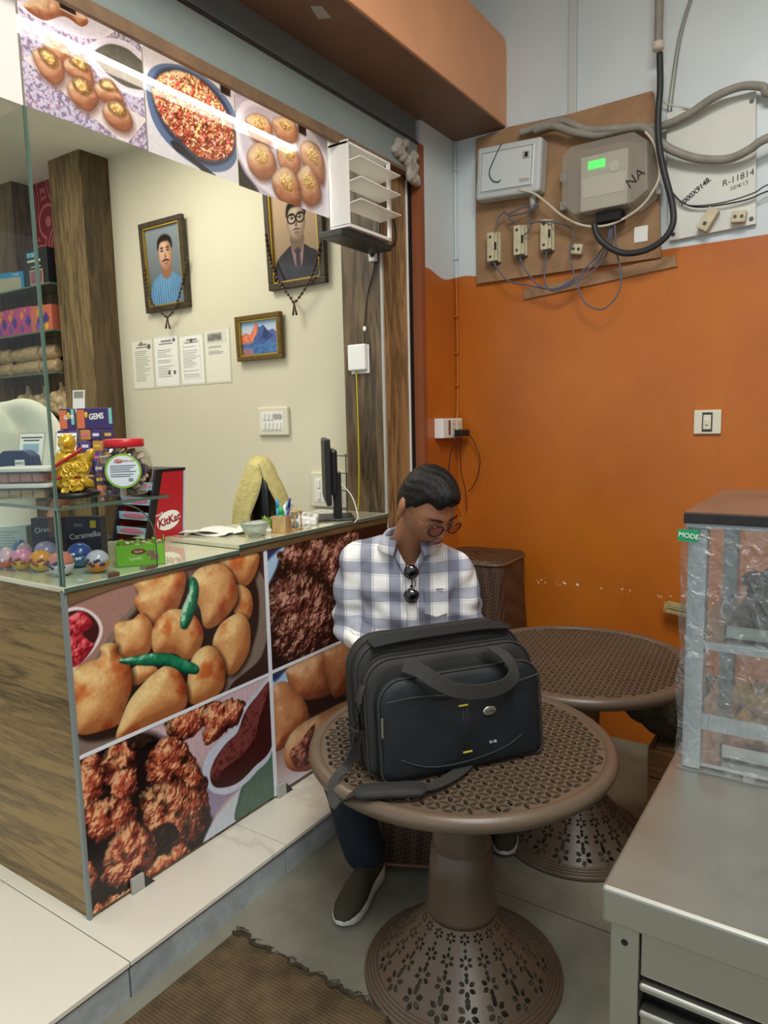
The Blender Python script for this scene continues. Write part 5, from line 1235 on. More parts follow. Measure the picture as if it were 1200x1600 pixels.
def add_head(mb, mtx):
    V, nu, nv = head_verts(); mb.add([mtx @ Vector(v) for v in V], head_faces(nu, nv))
    for s in (-1, 1):   # ears
        for c, r in (((s * .079, .014, .006), (.010, .023, .031)), ((s * .080, .010, -.022), (.009, .014, .016))):
            mb.ball((0, 0, 0), *r, 14, 10, mtx=None); k = 14 * 9 + 2
            vv = mb.v[-k:]; mb.v[-k:] = [tuple(mtx @ (Vector(c) + Matrix.Rotation(s * .35, 3, 'Z') @ Vector(v))) for v in vv]
def hair_mesh(mtx, seed=0):
    V, nu, nv = head_verts(96, 72); x, y, z = V.T
    n = V / np.linalg.norm(V, axis=1)[:, None]
    line = np.where(y < 0, .062 - .55 * np.clip(y + .07, 0, 1) * 1.0, .0)           # hairline falls from forehead to ear
    line = np.where(y < -.0, np.interp(-y, [0, .02, .05, .075, .1], [.000, .030, .052, .064, .070]), np.interp(y, [0, .03, .06, .1], [.004, -.030, -.055, -.06]))
    line = line + .006 * np.sin(x * 120 + 1) * (y < -.02) + .010 * np.exp(-((np.abs(x) - .045) / .015) ** 2) * (y < -.03)
    k = np.clip((z - line) / .016 + .3, 0, 1)
    top = np.clip((z - .02) / .08, 0, 1)
    u = np.arctan2(x, z + .03) * 16 + 2.2 * np.sin(y * 40); st = np.sin(u * 2.1) * .5 + np.sin(u * 5.3 + y * 30) * .35 + np.sin(u * 11 + 3) * .25
    off = -.012 * (1 - k) + k * (.010 + .010 * top + .0022 * st)
    quiff = k * .016 * np.exp(-((y + .075) / .03) ** 2) * np.clip((z - .04) / .05, 0, 1)
    V2 = V + n * off[:, None]; V2[:, 2] += quiff; V2[:, 1] -= quiff * .9
    me = bpy.data.meshes.new('hair'); me.from_pydata([tuple(mtx @ Vector(v)) for v in V2], [], head_faces(nu, nv)); return me
def hand(mb, wrist, direction, up, s=1.0, mirror=1):
    """palm, four unequal curled fingers and a thumb leaving the side of the palm"""
    d = Vector(direction).normalized(); u = Vector(up); u = (u - d * u.dot(d)).normalized(); w_ = d.cross(u) * mirror; wr = Vector(wrist)
    for a in range(5):
        for b in range(4): mb.ball(wr + d * (.018 + .018 * a) * s + w_ * (-.03 + .02 * b) * s * (.75 + .06 * a), .0145 * s, .0145 * s, .0145 * s, 10, 7)
    for k, (L_, off) in enumerate(((.068, -.031), (.078, -.010), (.073, .011), (.058, .031))):
        b0 = wr + d * .092 * s + w_ * off * s
        pts = [b0, b0 + d * L_ * .42 * s - u * .010 * s, b0 + d * L_ * .66 * s - u * .030 * s, b0 + d * L_ * .70 * s - u * .052 * s]
        limb(mb, pts, [.0092 * s, .0088 * s, .0082 * s, .0072 * s], 10)
    b0 = wr + d * .030 * s - w_ * .034 * s
    limb(mb, [b0, b0 - w_ * .024 * s + d * .020 * s - u * .008 * s, b0 - w_ * .030 * s + d * .046 * s - u * .016 * s, b0 - w_ * .022 * s + d * .066 * s - u * .022 * s], [.0125 * s, .011 * s, .0098 * s, .008 * s], 10)

MO, MR = Vector((-1.235, 2.07, 0)), math.radians(30)
Tm = (Matrix.Translation(MO) @ Matrix.Rotation(MR, 4, 'Z')).inverted()
wl = lambda *p: Tm @ Vector(p)
HM = Matrix.Translation((.018, -.115, 1.228)) @ Matrix.Rotation(math.radians(36), 4, 'Z') @ Matrix.Rotation(math.radians(38), 4, 'X') @ Matrix.Rotation(math.radians(-4), 4, 'Y') @ Matrix.Diagonal((1.12, 1.08, 1.06, 1))
kneeR, ankR = wl(-1.305, 1.665, .475), wl(-1.272, 1.735, .085)
kneeL, ankL = wl(-.985, 1.965, .475), wl(-1.035, 2.235, .085)
shR, shL = Vector((-.225, .0, 1.02)), Vector((.115, .0, .985))
elR, elL = Vector((-.255, -.02, .80)), Vector((.150, -.01, .785))
wrR, wrL = Vector((-.130, -.235, .735)), Vector((.045, -.235, .745))
mb = MB()
add_head(mb, HM)
limb(mb, [(-.050, .005, 1.04), (-.038, -.025, 1.11), (-.005, -.075, 1.18)], [.066, .062, .062], 20)
ring_loft(mb, [((-.055, .02, z), rx, ry) for z, rx, ry in ((.46, .13, .09), (.62, .125, .085), (.80, .125, .085), (.94, .14, .095), (1.02, .12, .085), (1.06, .08, .07))])
for sh, el, wr in ((shR, elR, wrR), (shL, elL, wrL)):
    limb(mb, [sh, (sh + el) / 2, el, (el + wr) / 2, wr], [.045, .040, .034, .032, .026], 14)
hand(mb, wrR, (.75, -.35, .1), (0, .3, 1), 1.0, 1); hand(mb, wrL, (-.75, -.35, .1), (0, .3, 1), 1.0, -1)
for kn, an, sx in ((kneeR, ankR, -1), (kneeL, ankL, 1)):
    hp_ = Vector((-.055 + sx * .085, .03, .50)); limb(mb, [hp_, (hp_ + kn) / 2, kn, (kn + an) / 2, an, an + Vector((0, -.02, -.04))], [.065, .060, .045, .042, .033, .034], 14)
man = link('person', remeshed(mb, .0042, 3), M['skin']); man.location = MO; man.rotation_euler = (0, 0, MR)
tag(man, 'seated man in grey-white plaid shirt and glasses bending his head behind the bag', 'person')
hd = link('hair', hair_mesh(HM), M['hair'], man, True)
# brows, lashes, lips
lm = mat('lip_skin', '#7a4238', .45)
def face(HM, man):
    for s in (-1, 1):
        MB().tube([HM @ Vector((s * .014, -.099, .034)), HM @ Vector((s * .030, -.096, .040)), HM @ Vector((s * .048, -.083, .035))], [.003, .0036, .002], 6).build('eyebrow', M['hair'], man, True)
        MB().tube([HM @ Vector((s * .018, -.0915, .010)), HM @ Vector((s * .031, -.0905, .006)), HM @ Vector((s * .044, -.083, .010))], [.0012, .0018, .001], 6).build('eyelashes', M['hair'], man, True)
    MB().tube([HM @ Vector((-.021, -.092, -.058)), HM @ Vector((-.008, -.1025, -.055)), HM @ Vector((.008, -.1025, -.055)), HM @ Vector((.021, -.092, -.058))], [.001, .0034, .0034, .001], 8).build('lips', lm, man, True)
face(HM, man)
# shirt
mb = MB()
ring_loft(mb, [((-.062, .045, .47), .165, .125), ((-.062, .045, .56), .172, .130), ((-.060, .035, .66), .170, .126), ((-.058, .022, .76), .172, .120), ((-.058, .008, .86), .180, .118), ((-.058, .0, .94), .192, .112), ((-.056, -.002, 1.01), .186, .100), ((-.052, -.004, 1.06), .135, .088), ((-.046, -.008, 1.10), .080, .076)], 36)
def sleeve(sh, el, wr):
    limb(mb, [sh + Vector((0, 0, .0)), sh * .55 + el * .45 + Vector((-.008 if sh.x < 0 else .006, 0, 0)), el, el * .55 + wr * .45, wr * .9 + el * .1], [.066, .061, .055, .050, .044], 20)
sleeve(shR, elR, wrR); sleeve(shL, elL, wrL)
limb(mb, [shR + Vector((.11, .0, .045)), shR + Vector((.01, 0, .008))], [.058, .066], 18); limb(mb, [shL + Vector((-.10, .0, .062)), shL + Vector((-.01, 0, .012))], [.058, .066], 18)
def folds(co, nn):
    x, y, z = co.T; a = np.zeros(len(co))
    arm = np.maximum(np.clip((-.19 - x) / .03, 0, 1), np.clip((x - .075) / .03, 0, 1))
    a += arm * .006 * np.sin(z * 95 + x * 30 + y * 25) * np.clip((.93 - z) / .1, 0, 1)
    a += arm * .0045 * np.sin(z * 60 - y * 70)
    a += (1 - arm) *   .0065 * np.sin(x * 46 + z * 30 + 2 * np.sin(z * 21)) * np.clip((1.02 - z) / .2, 0, 1)
    a += .004 * np.sin(x * 23 - z * 51 + y * 30)
    return co + nn * a[:, None]
shirt_me = remeshed(mb, .0065, 5, folds)
bm = bmesh.new(); bm.from_mesh(shirt_me)                 # open neck
cut = [f for f in bm.faces if (lambda c: c.y < -.03 and c.z > .985 and abs(c.x + .040) < (c.z - .985) * .52)(f.calc_center_median())]
cut += [f for f in bm.faces if f not in cut and (lambda c: c.z > 1.118)(f.calc_center_median())]
bmesh.ops.delete(bm, geom=cut, context='FACES'); bm.to_mesh(shirt_me); bm.free()
shirt = link('shirt', shirt_me, M['plaid'], man); so_ = shirt.modifiers.new('s', 'SOLIDIFY'); so_.thickness = .003
# collar, placket, buttons, pocket, cuffs
def collar(s):
    P = []
    c = Vector((-.044, -.016, 1.106))
    for i, a in enumerate(np.linspace(math.radians(92), math.radians(-62 if s > 0 else -62), 12)):
        d = Vector((s * math.cos(a), math.sin(a), 0)); P.append(c + Vector((d.x * .080, d.y * .074 - .01 * (1 - math.sin(a)), -.016 * (1 - math.sin(a)) * .9)))
    rows_ = []
    for i, p in enumerate(P):
        t_ = i / 11; d = (p - c); d.z = 0; d.normalize()
        rows_.append([p + Vector((0, 0, .030)), p + d * .006 + Vector((0, 0, .036)), p + d * (.024 + .012 * t_) + Vector((0, 0, .004 - .012 * t_)), p + d * (.020 + .010 * t_) + Vector((0, 0, -.002 - .012 * t_)), p + d * .003])
    mb = MB(); vs = [q for r in rows_ for q in r]; n = 5
    fs = [(i * n + k, i * n + k + 1, (i + 1) * n + k + 1, (i + 1) * n + k) for i in range(11) for k in range(n - 1)] + [(i * n + n - 1, i * n, (i + 1) * n, (i + 1) * n + n - 1) for i in range(11)] + [tuple(range(n)), tuple(range(11 * n, 12 * n))[::-1]]
    mb.add(vs, fs); return mb.build('collar', M['plaid'], shirt, True)
collar(1); collar(-1)
pk = catmull([(-.038, -.114, .990), (-.037, -.120, .96), (-.036, -.122, .93), (-.036, -.119, .85), (-.036, -.110, .76), (-.036, -.105, .66)], 5)
MB().ribbon(pk, .032, .004, (1, 0, 0)).build('placket', M['plaid'], shirt, True)
for s_ in (-1, 1):
    MB().ribbon(catmull([(-.040 + s_ * .004, -.1175, .986), (-.040 + s_ * .018, -.108, 1.018), (-.040 + s_ * .036, -.097, 1.052), (-.040 + s_ * .056, -.082, 1.09)], 5), .020, .004, (1, 0, 0)).build('neck_facing', M['plaid'], shirt, True)
for z, y in ((.965, -.1235), (.80, -.1185), (.72, -.111)): MB().cyl((-.036, y + .002, z), (-.036, y - .002, z), .0055, n=12).build('button', M['dmetal'], shirt)
mb = MB(); pq = [(.005, 0), (.085, 0), (.085, -.085), (.045, -.098), (.005, -.085)]
mb.prism(pq, (0, -.1145, .955), (1, .16, 0), (0, .03, 1), (0, .004, 0)); mb.build('chest_pocket', M['plaid'], shirt, bevel=.0015)
MB().box(.045, .068, -.1125, -.110, .9515, .9535).build('pocket_logo', M['rubber'], shirt)
# trousers
mb = MB()
ring_loft(mb, [((-.055, .04, .445), .15, .12), ((-.055, .04, .50), .165, .13), ((-.055, .04, .56), .16, .122)], 30)
for kn, an, sx in ((kneeR, ankR, -1), (kneeL, ankL, 1)):
    hp_ = Vector((-.055 + sx * .085, .02, .505)); limb(mb, [hp_, (hp_ + kn) / 2 + Vector((0, 0, .01)), kn, (kn + an) / 2, an + Vector((0, 0, .045))], [.092, .086, .074, .070, .066], 20)
link('trousers', remeshed(mb, .008, 4, lambda co, nn: co + nn * (.004 * np.sin(co[:, :1] * 55 + co[:, 2:] * 26) * np.clip((.5 - co[:, 2:]) * 6, 0, 1))), M['trouser'], man)
def shoe(toe, heel, parent):
    toe, heel = Vector(toe), Vector(heel); toe.z = heel.z = 0; ax = (toe - heel); L_ = ax.length; ax.normalize(); sd = Vector((0, 0, 1)).cross(ax)
    prof = [(0, .030, .020), (.03, .034, .0), (.10, .036, 0), (.35, .035, 0), (.62, .046, 0), (.80, .045, 0), (.92, .034, .004), (1.0, .010, .012)]
    def sec(t_): 
        ts = [p[0] for p in prof]; return np.interp(t_, ts, [p[1] for p in prof]), np.interp(t_, ts, [p[2] for p in prof])
    mb = MB(); rings = []
    for t_ in np.linspace(0, 1, 22):
        w_, lift = sec(t_); h = float(np.interp(t_, [0, .1, .6, .85, 1], [.056, .050, .036, .032, .026])); c = heel + ax * (t_ * L_)
        rings.append([c + sd * (s * w_) + Vector((0, 0, z)) for s, z in ((-1, .004 + lift * .8), (1, .004 + lift * .8), (1.06, h * .55 + lift * .4), (1.0, h), (-1.0, h), (-1.06, h * .55 + lift * .4))])
    loft(mb, rings); so = mb.build('sole', M['sole'], parent, True, bevel=.003)
    mb = MB(); rings = []
    for t_ in np.linspace(0.01, .985, 22):
        w_, lift = sec(t_); w_ *= .97; b = float(np.interp(t_, [0, .1, .6, .85, 1], [.050, .044, .033, .030, .024])); top = float(np.interp(t_, [0, .04, .15, .32, .48, .62, .80, .92, 1], [.10, .112, .108, .106, .100, .082, .060, .048, .028])); c = heel + ax * (t_ * L_)
        rings.append([c + sd * (w_ * math.cos(a)) + Vector((0, 0, b + (top - b) * math.sin(a) ** .8)) for a in np.linspace(0, math.pi, 13)])
    loft(mb, rings); up = mb.build('shoe_upper', M['shoe'], so, True)
    return so
shoe(wl(-1.222, 1.527, 0), wl(-1.272, 1.800, 0), man)
shoe(wl(-.948, 2.105, 0), wl(-1.055, 2.345, 0), man)
# eyeglasses (worn)
gm = mat('tortoise_frame', '#2a1714', .25); gl = glass('spectacle_lens', (235, 215, 222), 1.0)
eg = None
for s in (-1, 1):
    rim = [HM @ Vector((s * .032 + .023 * math.cos(a), -.112 + .008 * abs(math.cos(a)) * (1 if s * math.cos(a) > 0 else .2), .010 + .019 * math.sin(a) * (1.0 if math.sin(a) > 0 else 1.1))) for a in np.linspace(0, 2 * math.pi, 25)[:-1]]
    o = MB().tube(rim, .0026, 6, True).build('spectacle_rim' if eg is None else 'spectacle_rim', gm, eg or man, True)
    if eg is None: eg = o
    mb = MB(); mb.add(rim, [tuple(range(24))]); mb.build('lens', gl, o if o is eg else eg)
    MB().tube([HM @ Vector(p) for p in ((s * .054, -.104, .018), (s * .070, -.075, .020), (s * .082, -.01, .020), (s * .083, .012, .014), (s * .080, .026, -.006))], [.002, .0016, .0014, .0016, .0016], 6).build('temple_arm', mat('dark_metal_arm_%d' % s, '#6a5a3c', .3, .8), eg, True)
MB().tube([HM @ Vector(p) for p in ((-.010, -.113, .014), (0, -.119, .017), (.010, -.113, .014))], .0018, 6).build('bridge', gm, eg, True)
# sunglasses hooked into the open collar
sg = thing('sunglasses', 'black aviator sunglasses hooked in the plaid shirt front', 'sunglasses', MO + Matrix.Rotation(MR, 3, 'Z') @ Vector((-.036, -.137, .982)), MR)
sg.scale = (1.18, 1.1, 1.05)
lens = mat('black_mirror_lens', '#0a0b0e', .05, coat=1.0)
for zc in (.034, -.043):
    ol = [(.020 * math.cos(a) * (1.05 if math.sin(a) * (1 if zc > 0 else -1) < 0 else .95), zc + (.024 if math.cos(a) < 0 else .021) * math.sin(a)) for a in np.linspace(0, 2 * math.pi, 25)[:-1]]
    mb = MB(); loft(mb, [[(x * s, y, (z - zc) * s + zc) for x, z in ol] for s, y in ((.1, -.0095), (.6, -.008), (1, -.003), (1, 0), (.1, .001))]); mb.build('lens', lens, sg, True)
    MB().tube([(x, -.0015, z) for x, z in ol], .0014, 6, True).build('lens_rim', M['rubber'], sg, True)
MB().tube([(.008, -.003, .012), (.011, -.005, -.004), (.008, -.003, -.020)], .0014, 6).build('bridge', M['rubber'], sg, True)
MB().tube([(-.016, -.002, .055), (-.012, .004, .062), (.0, .012, .040), (.002, .014, -.04)], .0014, 6).build('temple_arm', M['rubber'], sg, True)

# ------------------------------------------------------------------ electrics on the back wall
WL = DATA['WALL']
M['ply'] = mat('dusty_brown_plywood', '#9c7a58', .8, var=.25, vscale=6, bump=.1, bscale=30)
M['bakelite'] = mat('dusty_cream_bakelite', '#c4bc9c', .6, var=.15, vscale=30)
def board(name, poly, y0, y1, m, label):
    xs = [p[0] for p in poly]; zs = [p[1] for p in poly]; c = (sum(xs) / len(xs), y1, sum(zs) / len(zs))
    mb = MB(c); mb.prism(poly, (0, y0, 0), (1, 0, 0), (0, 0, 1), (0, y1 - y0, 0)); o = mb.build(name, m, bevel=.0015); o.location = c
    return tag(o, label, 'board')
board('meter_board', WL['board'], 3.226, 3.238, M['ply'], 'stained brown plywood board carrying the electricity meter')
board('support_batten', WL['batten'], 3.238, 3.2495, M['ply'], 'narrow brown wooden batten under the meter board')
wb = board('terminal_board', WL['white'], 3.225, 3.2495, mat('painted_white_board', '#d3d6cc', .5, var=.08, vscale=4), 'white painted board with scribbled numbers beside the meter')
pen = mat('black_marker', '#1c1c1e', .6)
def onboard(o, s, size, x, z, dx=(1, 0, .12), **k):
    return letter('handwriting', s, size, (x - o.location.x, 3.2245 - o.location.y, z - o.location.z), dx, (-dx[2], 0, dx[0]), pen, o, extrude=.0003, **k)
onboard(wb, 'R-11814', .034, -.455, 2.425, (1, 0, .22), shear=.2)
onboard(wb, '10/4/13', .022, -.45, 2.395, (1, 0, .22), shear=.2)
onboard(wb, '7000X9148.', .028, -.610, 2.402, (1, 0, .75), shear=.2, bold=.0008)
for x, z in ((-.415, 2.70), (-.40, 2.262), (-.69, 2.25)):
    o = MB(tuple(wb.location)).cyl((x, 3.2255, z), (x, 3.221, z), .008, n=12).build('screw', M['dmetal'], wb)

t = thing('breaker_box', 'pale grey breaker box with looped wire tilted on the meter board', 'fuse box', (-1.395, 3.19, 2.632)); t.rotation_euler = (0, math.radians(3), 0)
MB().box(-.158, .158, -.045, .034, -.115, .115).build('case', mat('pale_grey_plastic', '#bfc6c4', .4), t, bevel=.014, segs=3)
d = MB().box(-.140, .128, -.050, -.040, -.090, .090).build('door', mat('light_grey_door', '#cdd4d2', .35), t, bevel=.005)
MB().box(.072, .105, -.053, -.048, .030, .062).build('latch', M['greyp'], d, bevel=.002)
MB().box(.084, .098, -.0545, -.050, .036, .056).build('latch_slot', M['rubber'], d)
MB().box(.062, .108, -.0515, -.049, -.066, -.052).build('name_plate', M['greyp'], d)
MB().tube([(x, -.0505, z) for x, z in ((-.128, -.084), (.118, -.084), (.118, .084), (-.128, .084))], .0014, 5, True).build('door_seam', M['dmetal'], d)
MB().tube(catmull([(-.035, -.045, .115), (-.060, -.054, .06), (-.086, -.056, .0), (-.070, -.056, -.04), (-.040, -.054, -.052), (-.030, -.054, -.044)], 5), .0022, 6).build('looped_wire', M['blackwire'], t, True)
MB().cyl((.11, -.005, -.115), (.118, -.012, -.175), .014, n=12).build('cable_stub', M['greyp'], t, True)

mt_ = (-.95, 3.20, 2.50)
t = thing('electricity_meter', 'dusty translucent electricity meter cover with green lit display on plywood board', 'meter', mt_)
def dusty():
    m, nt, b, N, Lk = newmat('dusty_clear_polycarbonate'); out = nt.nodes['Material Output']
    b.inputs['Base Color'].default_value = (*lin('#c5c2b6'), 1); b.inputs['Roughness'].default_value = .28
    tp = N('ShaderNodeBsdfTransparent'); tp.inputs[0].default_value = (.85, .84, .8, 1); mx = N('ShaderNodeMixShader'); mx.inputs[0].default_value = .62
    Lk(tp.outputs[0], mx.inputs[1]); Lk(b.outputs[0], mx.inputs[2]); mx.inputs[0].default_value = .30; Lk(mx.outputs[0], out.inputs[0]); return m
pm = [(x, z) for x, z in WL['meter']]; c = np.mean(pm, 0)
mb = MB(mt_); rings = []
for s, y in ((1.03, 3.222), (1.03, 3.205), (.985, 3.20), (.97, 3.11), (.945, 3.095)): rings.append([(c[0] + (x - c[0]) * s, y, c[1] + (z - c[1]) * s) for x, z in pm])
loft(mb, rings).build('cover', dusty(), t, bevel=.003)
b_ = MB(mt_).box(-1.06, -.86, 3.15, 3.215, 2.385, 2.61).build('meter_body', mat('meter_grey', '#cfcec2', .5), t, bevel=.006)
MB(mt_).box(-1.025, -.955, 3.1465, 3.151, 2.553, 2.585).build('display', mat('green_display', '#20c040', .3, emit='#22e050', estr=1.6), b_)
MB(mt_).cyl((-.915, 3.151, 2.545), (-.915, 3.144, 2.545), .022, n=20).build('dial', M['white'], b_)
MB(mt_).box(-1.05, -.87, 3.1475, 3.151, 2.44, 2.52).build('rating_label', M['paper'], b_)
letter('handwriting', 'NA', .055, (-.815 - mt_[0], 3.0925 - mt_[1], 2.462 - mt_[2]), (.8, 0, .6), (-.6, 0, .8), pen, t, shear=.1)
MB(mt_).box(-.985, -.880, 3.13, 3.20, 2.325, 2.368).build('terminal_block', M['rubber'], t, bevel=.003)
for z in (2.44, 2.56): MB(mt_).box(-1.165, -1.135, 3.19, 3.222, z - .018, z + .018).build('hinge', M['greyp'], t, bevel=.002)
for z in (2.43, 2.56): MB(mt_).box(-.752, -.735, 3.18, 3.222, z - .02, z + .02).build('lug', M['greyp'], t, bevel=.002)

def make_fuse(label, loc):
    t = thing('fuse_carrier', label, 'fuse', loc, 0, 'fuse carriers on the meter board')
    MB().box(-.030, .030, -.012, .012, -.068, .068).build('base', M['bakelite'], t, bevel=.003)
    g = MB().box(-.024, .012, -.040, -.012, -.066, .066).build('grip', M['bakelite'], t, bevel=.004)
    for z in (-.045, .045): MB().cyl((-.006, -.0395, z), (-.006, -.0425, z), .006, n=10).build('screw', M['dmetal'], g)
    MB().box(.012, .024, -.032, -.012, -.064, .064).build('side_wing', M['bakelite'], t, bevel=.003)
    MB().box(.0125, .0215, -.034, -.030, -.015, .020).build('contact_slot', M['rubber'], t)
    MB().box(-.014, .020, -.030, -.004, -.079, -.066).build('terminal', M['dmetal'], t)
    return t
f0 = make_fuse('dusty cream fuse carrier farthest left on the meter board', (-1.490, 3.213, 2.312))
dup(f0, (-1.356, 3.213, 2.322), 0, 'dusty cream fuse carrier in the middle of the three on the board')
dup(f0, (-1.226, 3.213, 2.326), 0, 'dusty cream fuse carrier nearest the meter on the board')
def connector(loc, label, ry):
    t = thing('terminal_connector', label, 'connector', loc, 0, 'loose terminal connectors'); t.rotation_euler = (0, ry, 0)
    MB().box(-.026, .026, -.022, .011, -.022, .022).build('block', M['bakelite'], t, bevel=.004)
    for x in (-.012, .012): MB().cyl((x, -.0215, 0), (x, -.026, 0), .006, n=10).build('screw', M['dmetal'], t)
connector((-1.090, 3.214, 2.246), 'broken cream terminal connector right of the fuse carriers', .2)
connector((-.442, 3.213, 2.272), 'small dark-holed terminal block at lower right of white board', .1)
t = thing('terminal_connector', 'tilted cream terminal connector hanging low on the white board', 'connector', (-.553, 3.205, 2.280)); t.rotation_euler = (0, .55, 0)
MB().box(-.022, .022, -.020, .019, -.044, .044).build('block', M['bakelite'], t, bevel=.004); MB().cyl((0, -.0195, -.018), (0, -.024, -.018), .007, n=10).build('screw', M['dmetal'], t)
tag(at(MB().box(-.028, .028, -.001, .001, -.032, .032).build('paper_sticker', M['paper']), (-.82, 3.2245, 2.272)), 'small white paper sticker below the electricity meter', 'sticker')

CB = WL['cab']
def cable(key, y, r, m, name, label, cat='cable', wob=0.0, group=None):
    P = [(x, y + wob * math.sin(i * 1.3), z) for i, (x, z) in enumerate(CB[key])]
    if key == 'main': P = P[2:]
    if key[:4] in ('cond', 'blac'): P += [(P[-1][0] + .2, y, P[-1][2] + .02), (P[-1][0] + .7, y + .02, P[-1][2] + .05)]
    c = Vector(P[0]); mb = MB(c); mb.tube(catmull(P, 6), r, 8); o = mb.build(name, m, None, True); o.location = c
    return tag(o, label, cat, group)
GC = 'cables on the back wall'
cable('conduit1', 3.185, .0165, M['dustwire'], 'conduit_hose', 'thick grey hose arching over the white board', 'hose', .012, GC)
cable('conduit2', 3.170, .0165, M['dustwire'], 'conduit_hose', 'thick grey hose sagging across the white board', 'hose', -.012, GC)
cable('main', 3.125, .0130, M['blackwire'], 'supply_cable', 'thick black supply cable dropping past the meter and looping beneath it', 'cable', .004, GC)
cable('white', 3.145, .0055, M['whitewire'], 'service_wire', 'cream wire curving from breaker box round the meter', 'wire', .004, GC)
for k, lb in (('w1', 'long grey wire from meter to the farthest left fuse'), ('w2', 'grey wire from meter to the middle fuse'), ('w3', 'grey wire from meter to the right fuse')): cable(k, 3.165, .0038, M['bluewire'], 'fuse_wire', lb, 'wire', .008, GC)
cable('w4', 3.155, .0036, M['bluewire'], 'fuse_wire', 'grey wire loop hanging lowest below the meter board', 'wire', .004, GC)
for k, lb in (('w5', 'grey wire running from right fuse to broken connector'), ('w6', 'grey wire rising from the farthest left fuse'), ('w7', 'grey wire rising from the middle fuse'), ('w8', 'grey wire twisting up beside the middle fuse')): cable(k, 3.170, .0036, M['bluewire'], 'fuse_wire', lb, 'wire', .006, GC)
cable('thin1', 3.242, .003, M['dustwire'], 'wall_wire', 'right one of two thin wires slanting up the white wall', 'wire', 0, GC)
cable('thin2', 3.242, .003, M['dustwire'], 'wall_wire', 'left one of two thin wires slanting up the white wall', 'wire', 0, GC)
cable('pink', 3.215, .003, M['whitewire'], 'wall_wire', 'short pinkish wire at the top of the white board', 'wire', 0, GC)
cable('black1', 3.205, .003, M['blackwire'], 'board_wire', 'lower thin black wire crossing the white board', 'wire', .003, GC)
cable('black2', 3.195, .0025, M['blackwire'], 'board_wire', 'upper thin black wire crossing the white board', 'wire', .003, GC)
t = thing('cable_conduit', 'grey twisted riser conduit with clamp on upper white wall', 'conduit', (-.752, 3.16, 2.99))
MB((-.752, 3.16, 2.99)).tube([(-.752, 3.16, z) for z in np.linspace(2.96, 3.62, 12)], .0165, 10).build('pipe', M['dustwire'], t, True)
MB((-.752, 3.16, 2.99)).lathe([(.019, -.016), (.023, -.010), (.023, .010), (.019, .016)], 14, (-.752, 3.16, 2.97)).build('clamp', M['whitewire'], t, True)
tag(at(MB((-1.13, 3.24, 2.79)).box(-1.148, -1.112, 3.236, 3.2505, 2.79, 3.62).build('wire_trunking', mat('pale_trunking', '#bcc2be', .5), bevel=.002), (-1.13, 3.24, 2.79)), 'pale vertical wire trunking on the upper white wall', 'trunking')

# switch on the orange wall
t = thing('wall_switch', 'ivory switch plate with dark framed toggle on the orange wall', 'switch', (-.537, 3.245, 1.474))
MB().box(-.053, .053, -.010, .004, -.050, .050).build('plate', M['offwhite'], t, bevel=.004)
MB().box(-.020, .020, -.0125, -.010, -.040, .040).build('surround', M['dmetal'], t, bevel=.001)
MB().box(-.015, .015, -.015, -.0125, -.030, .030).build('module', M['offwhite'], t, bevel=.001)
MB().box(-.007, .007, -.022, -.015, -.012, .010).build('toggle', M['offwhite'], t, bevel=.002)
# socket on the side wall
t = thing('wall_socket', 'white surface socket box with two outlets on the side wall', 'socket', (-1.70, 3.11, 1.468))
MB().box(-.02, .030, -.10, .10, -.048, .048).build('box', M['white'], t, bevel=.004)
for y in (.005, .062):
    q = MB().box(.030, .034, y - .024, y + .024, -.036, .040).build('outlet', M['offwhite'], t, bevel=.001)
    for dy, dz in ((0, .018), (-.010, -.006), (.010, -.006)): MB().cyl((.0335, y + dy, dz), (.0345, y + dy, dz), .0036, n=8).build('pin_hole', M['rubber'], q)
MB().box(.030, .036, -.048, -.032, -.03, .038).build('rocker', mat('red_brown_rocker', '#7d4a3a', .4), t, bevel=.001)
t = thing('charger_adapter', 'black plug adapter with cords dangling from the side wall socket', 'charger', (-1.668, 3.17, 1.445))
MB().box(.0, .042, -.055, .035, -.018, .014).build('body', M['black'], t, bevel=.004)
for P in ([(.02, -.05, 0), (.03, -.09, -.02), (.012, -.115, -.10), (.008, -.125, -.22), (.01, -.10, -.33)], [(.02, -.02, -.015), (.012, -.01, -.10), (.01, .0, -.20), (.012, .04, -.30), (.014, .05, -.40)], [(.03, .03, 0), (.06, .045, -.05), (.09, .05, -.14), (.07, .045, -.24), (.03, .04, -.30)]):
    MB().tube(catmull(P, 6), .0022, 6).build('cord', M['black'], t, True)
# wire clipped along the corner, painted over with the wall
mb = MB(); mb.tube(catmull([(-1.712, 3.236, 2.85), (-1.713, 3.238, 2.5), (-1.712, 3.237, 2.2), (-1.711, 3.240, 1.9), (-1.712, 3.238, 1.6), (-1.708, 3.22, 1.50)], 6), .005, 8)
o = mb.build('corner_wire', M['wall'], None, True); tag(o, 'painted-over wire clipped down the wall corner to the socket', 'wire')
for i, z in enumerate((2.72, 2.30, 2.02, 1.84, 1.68)): MB().box(-1.716, -1.704, 3.225, 3.248, z - .005, z + .005).build('clip', M['wall'], o)

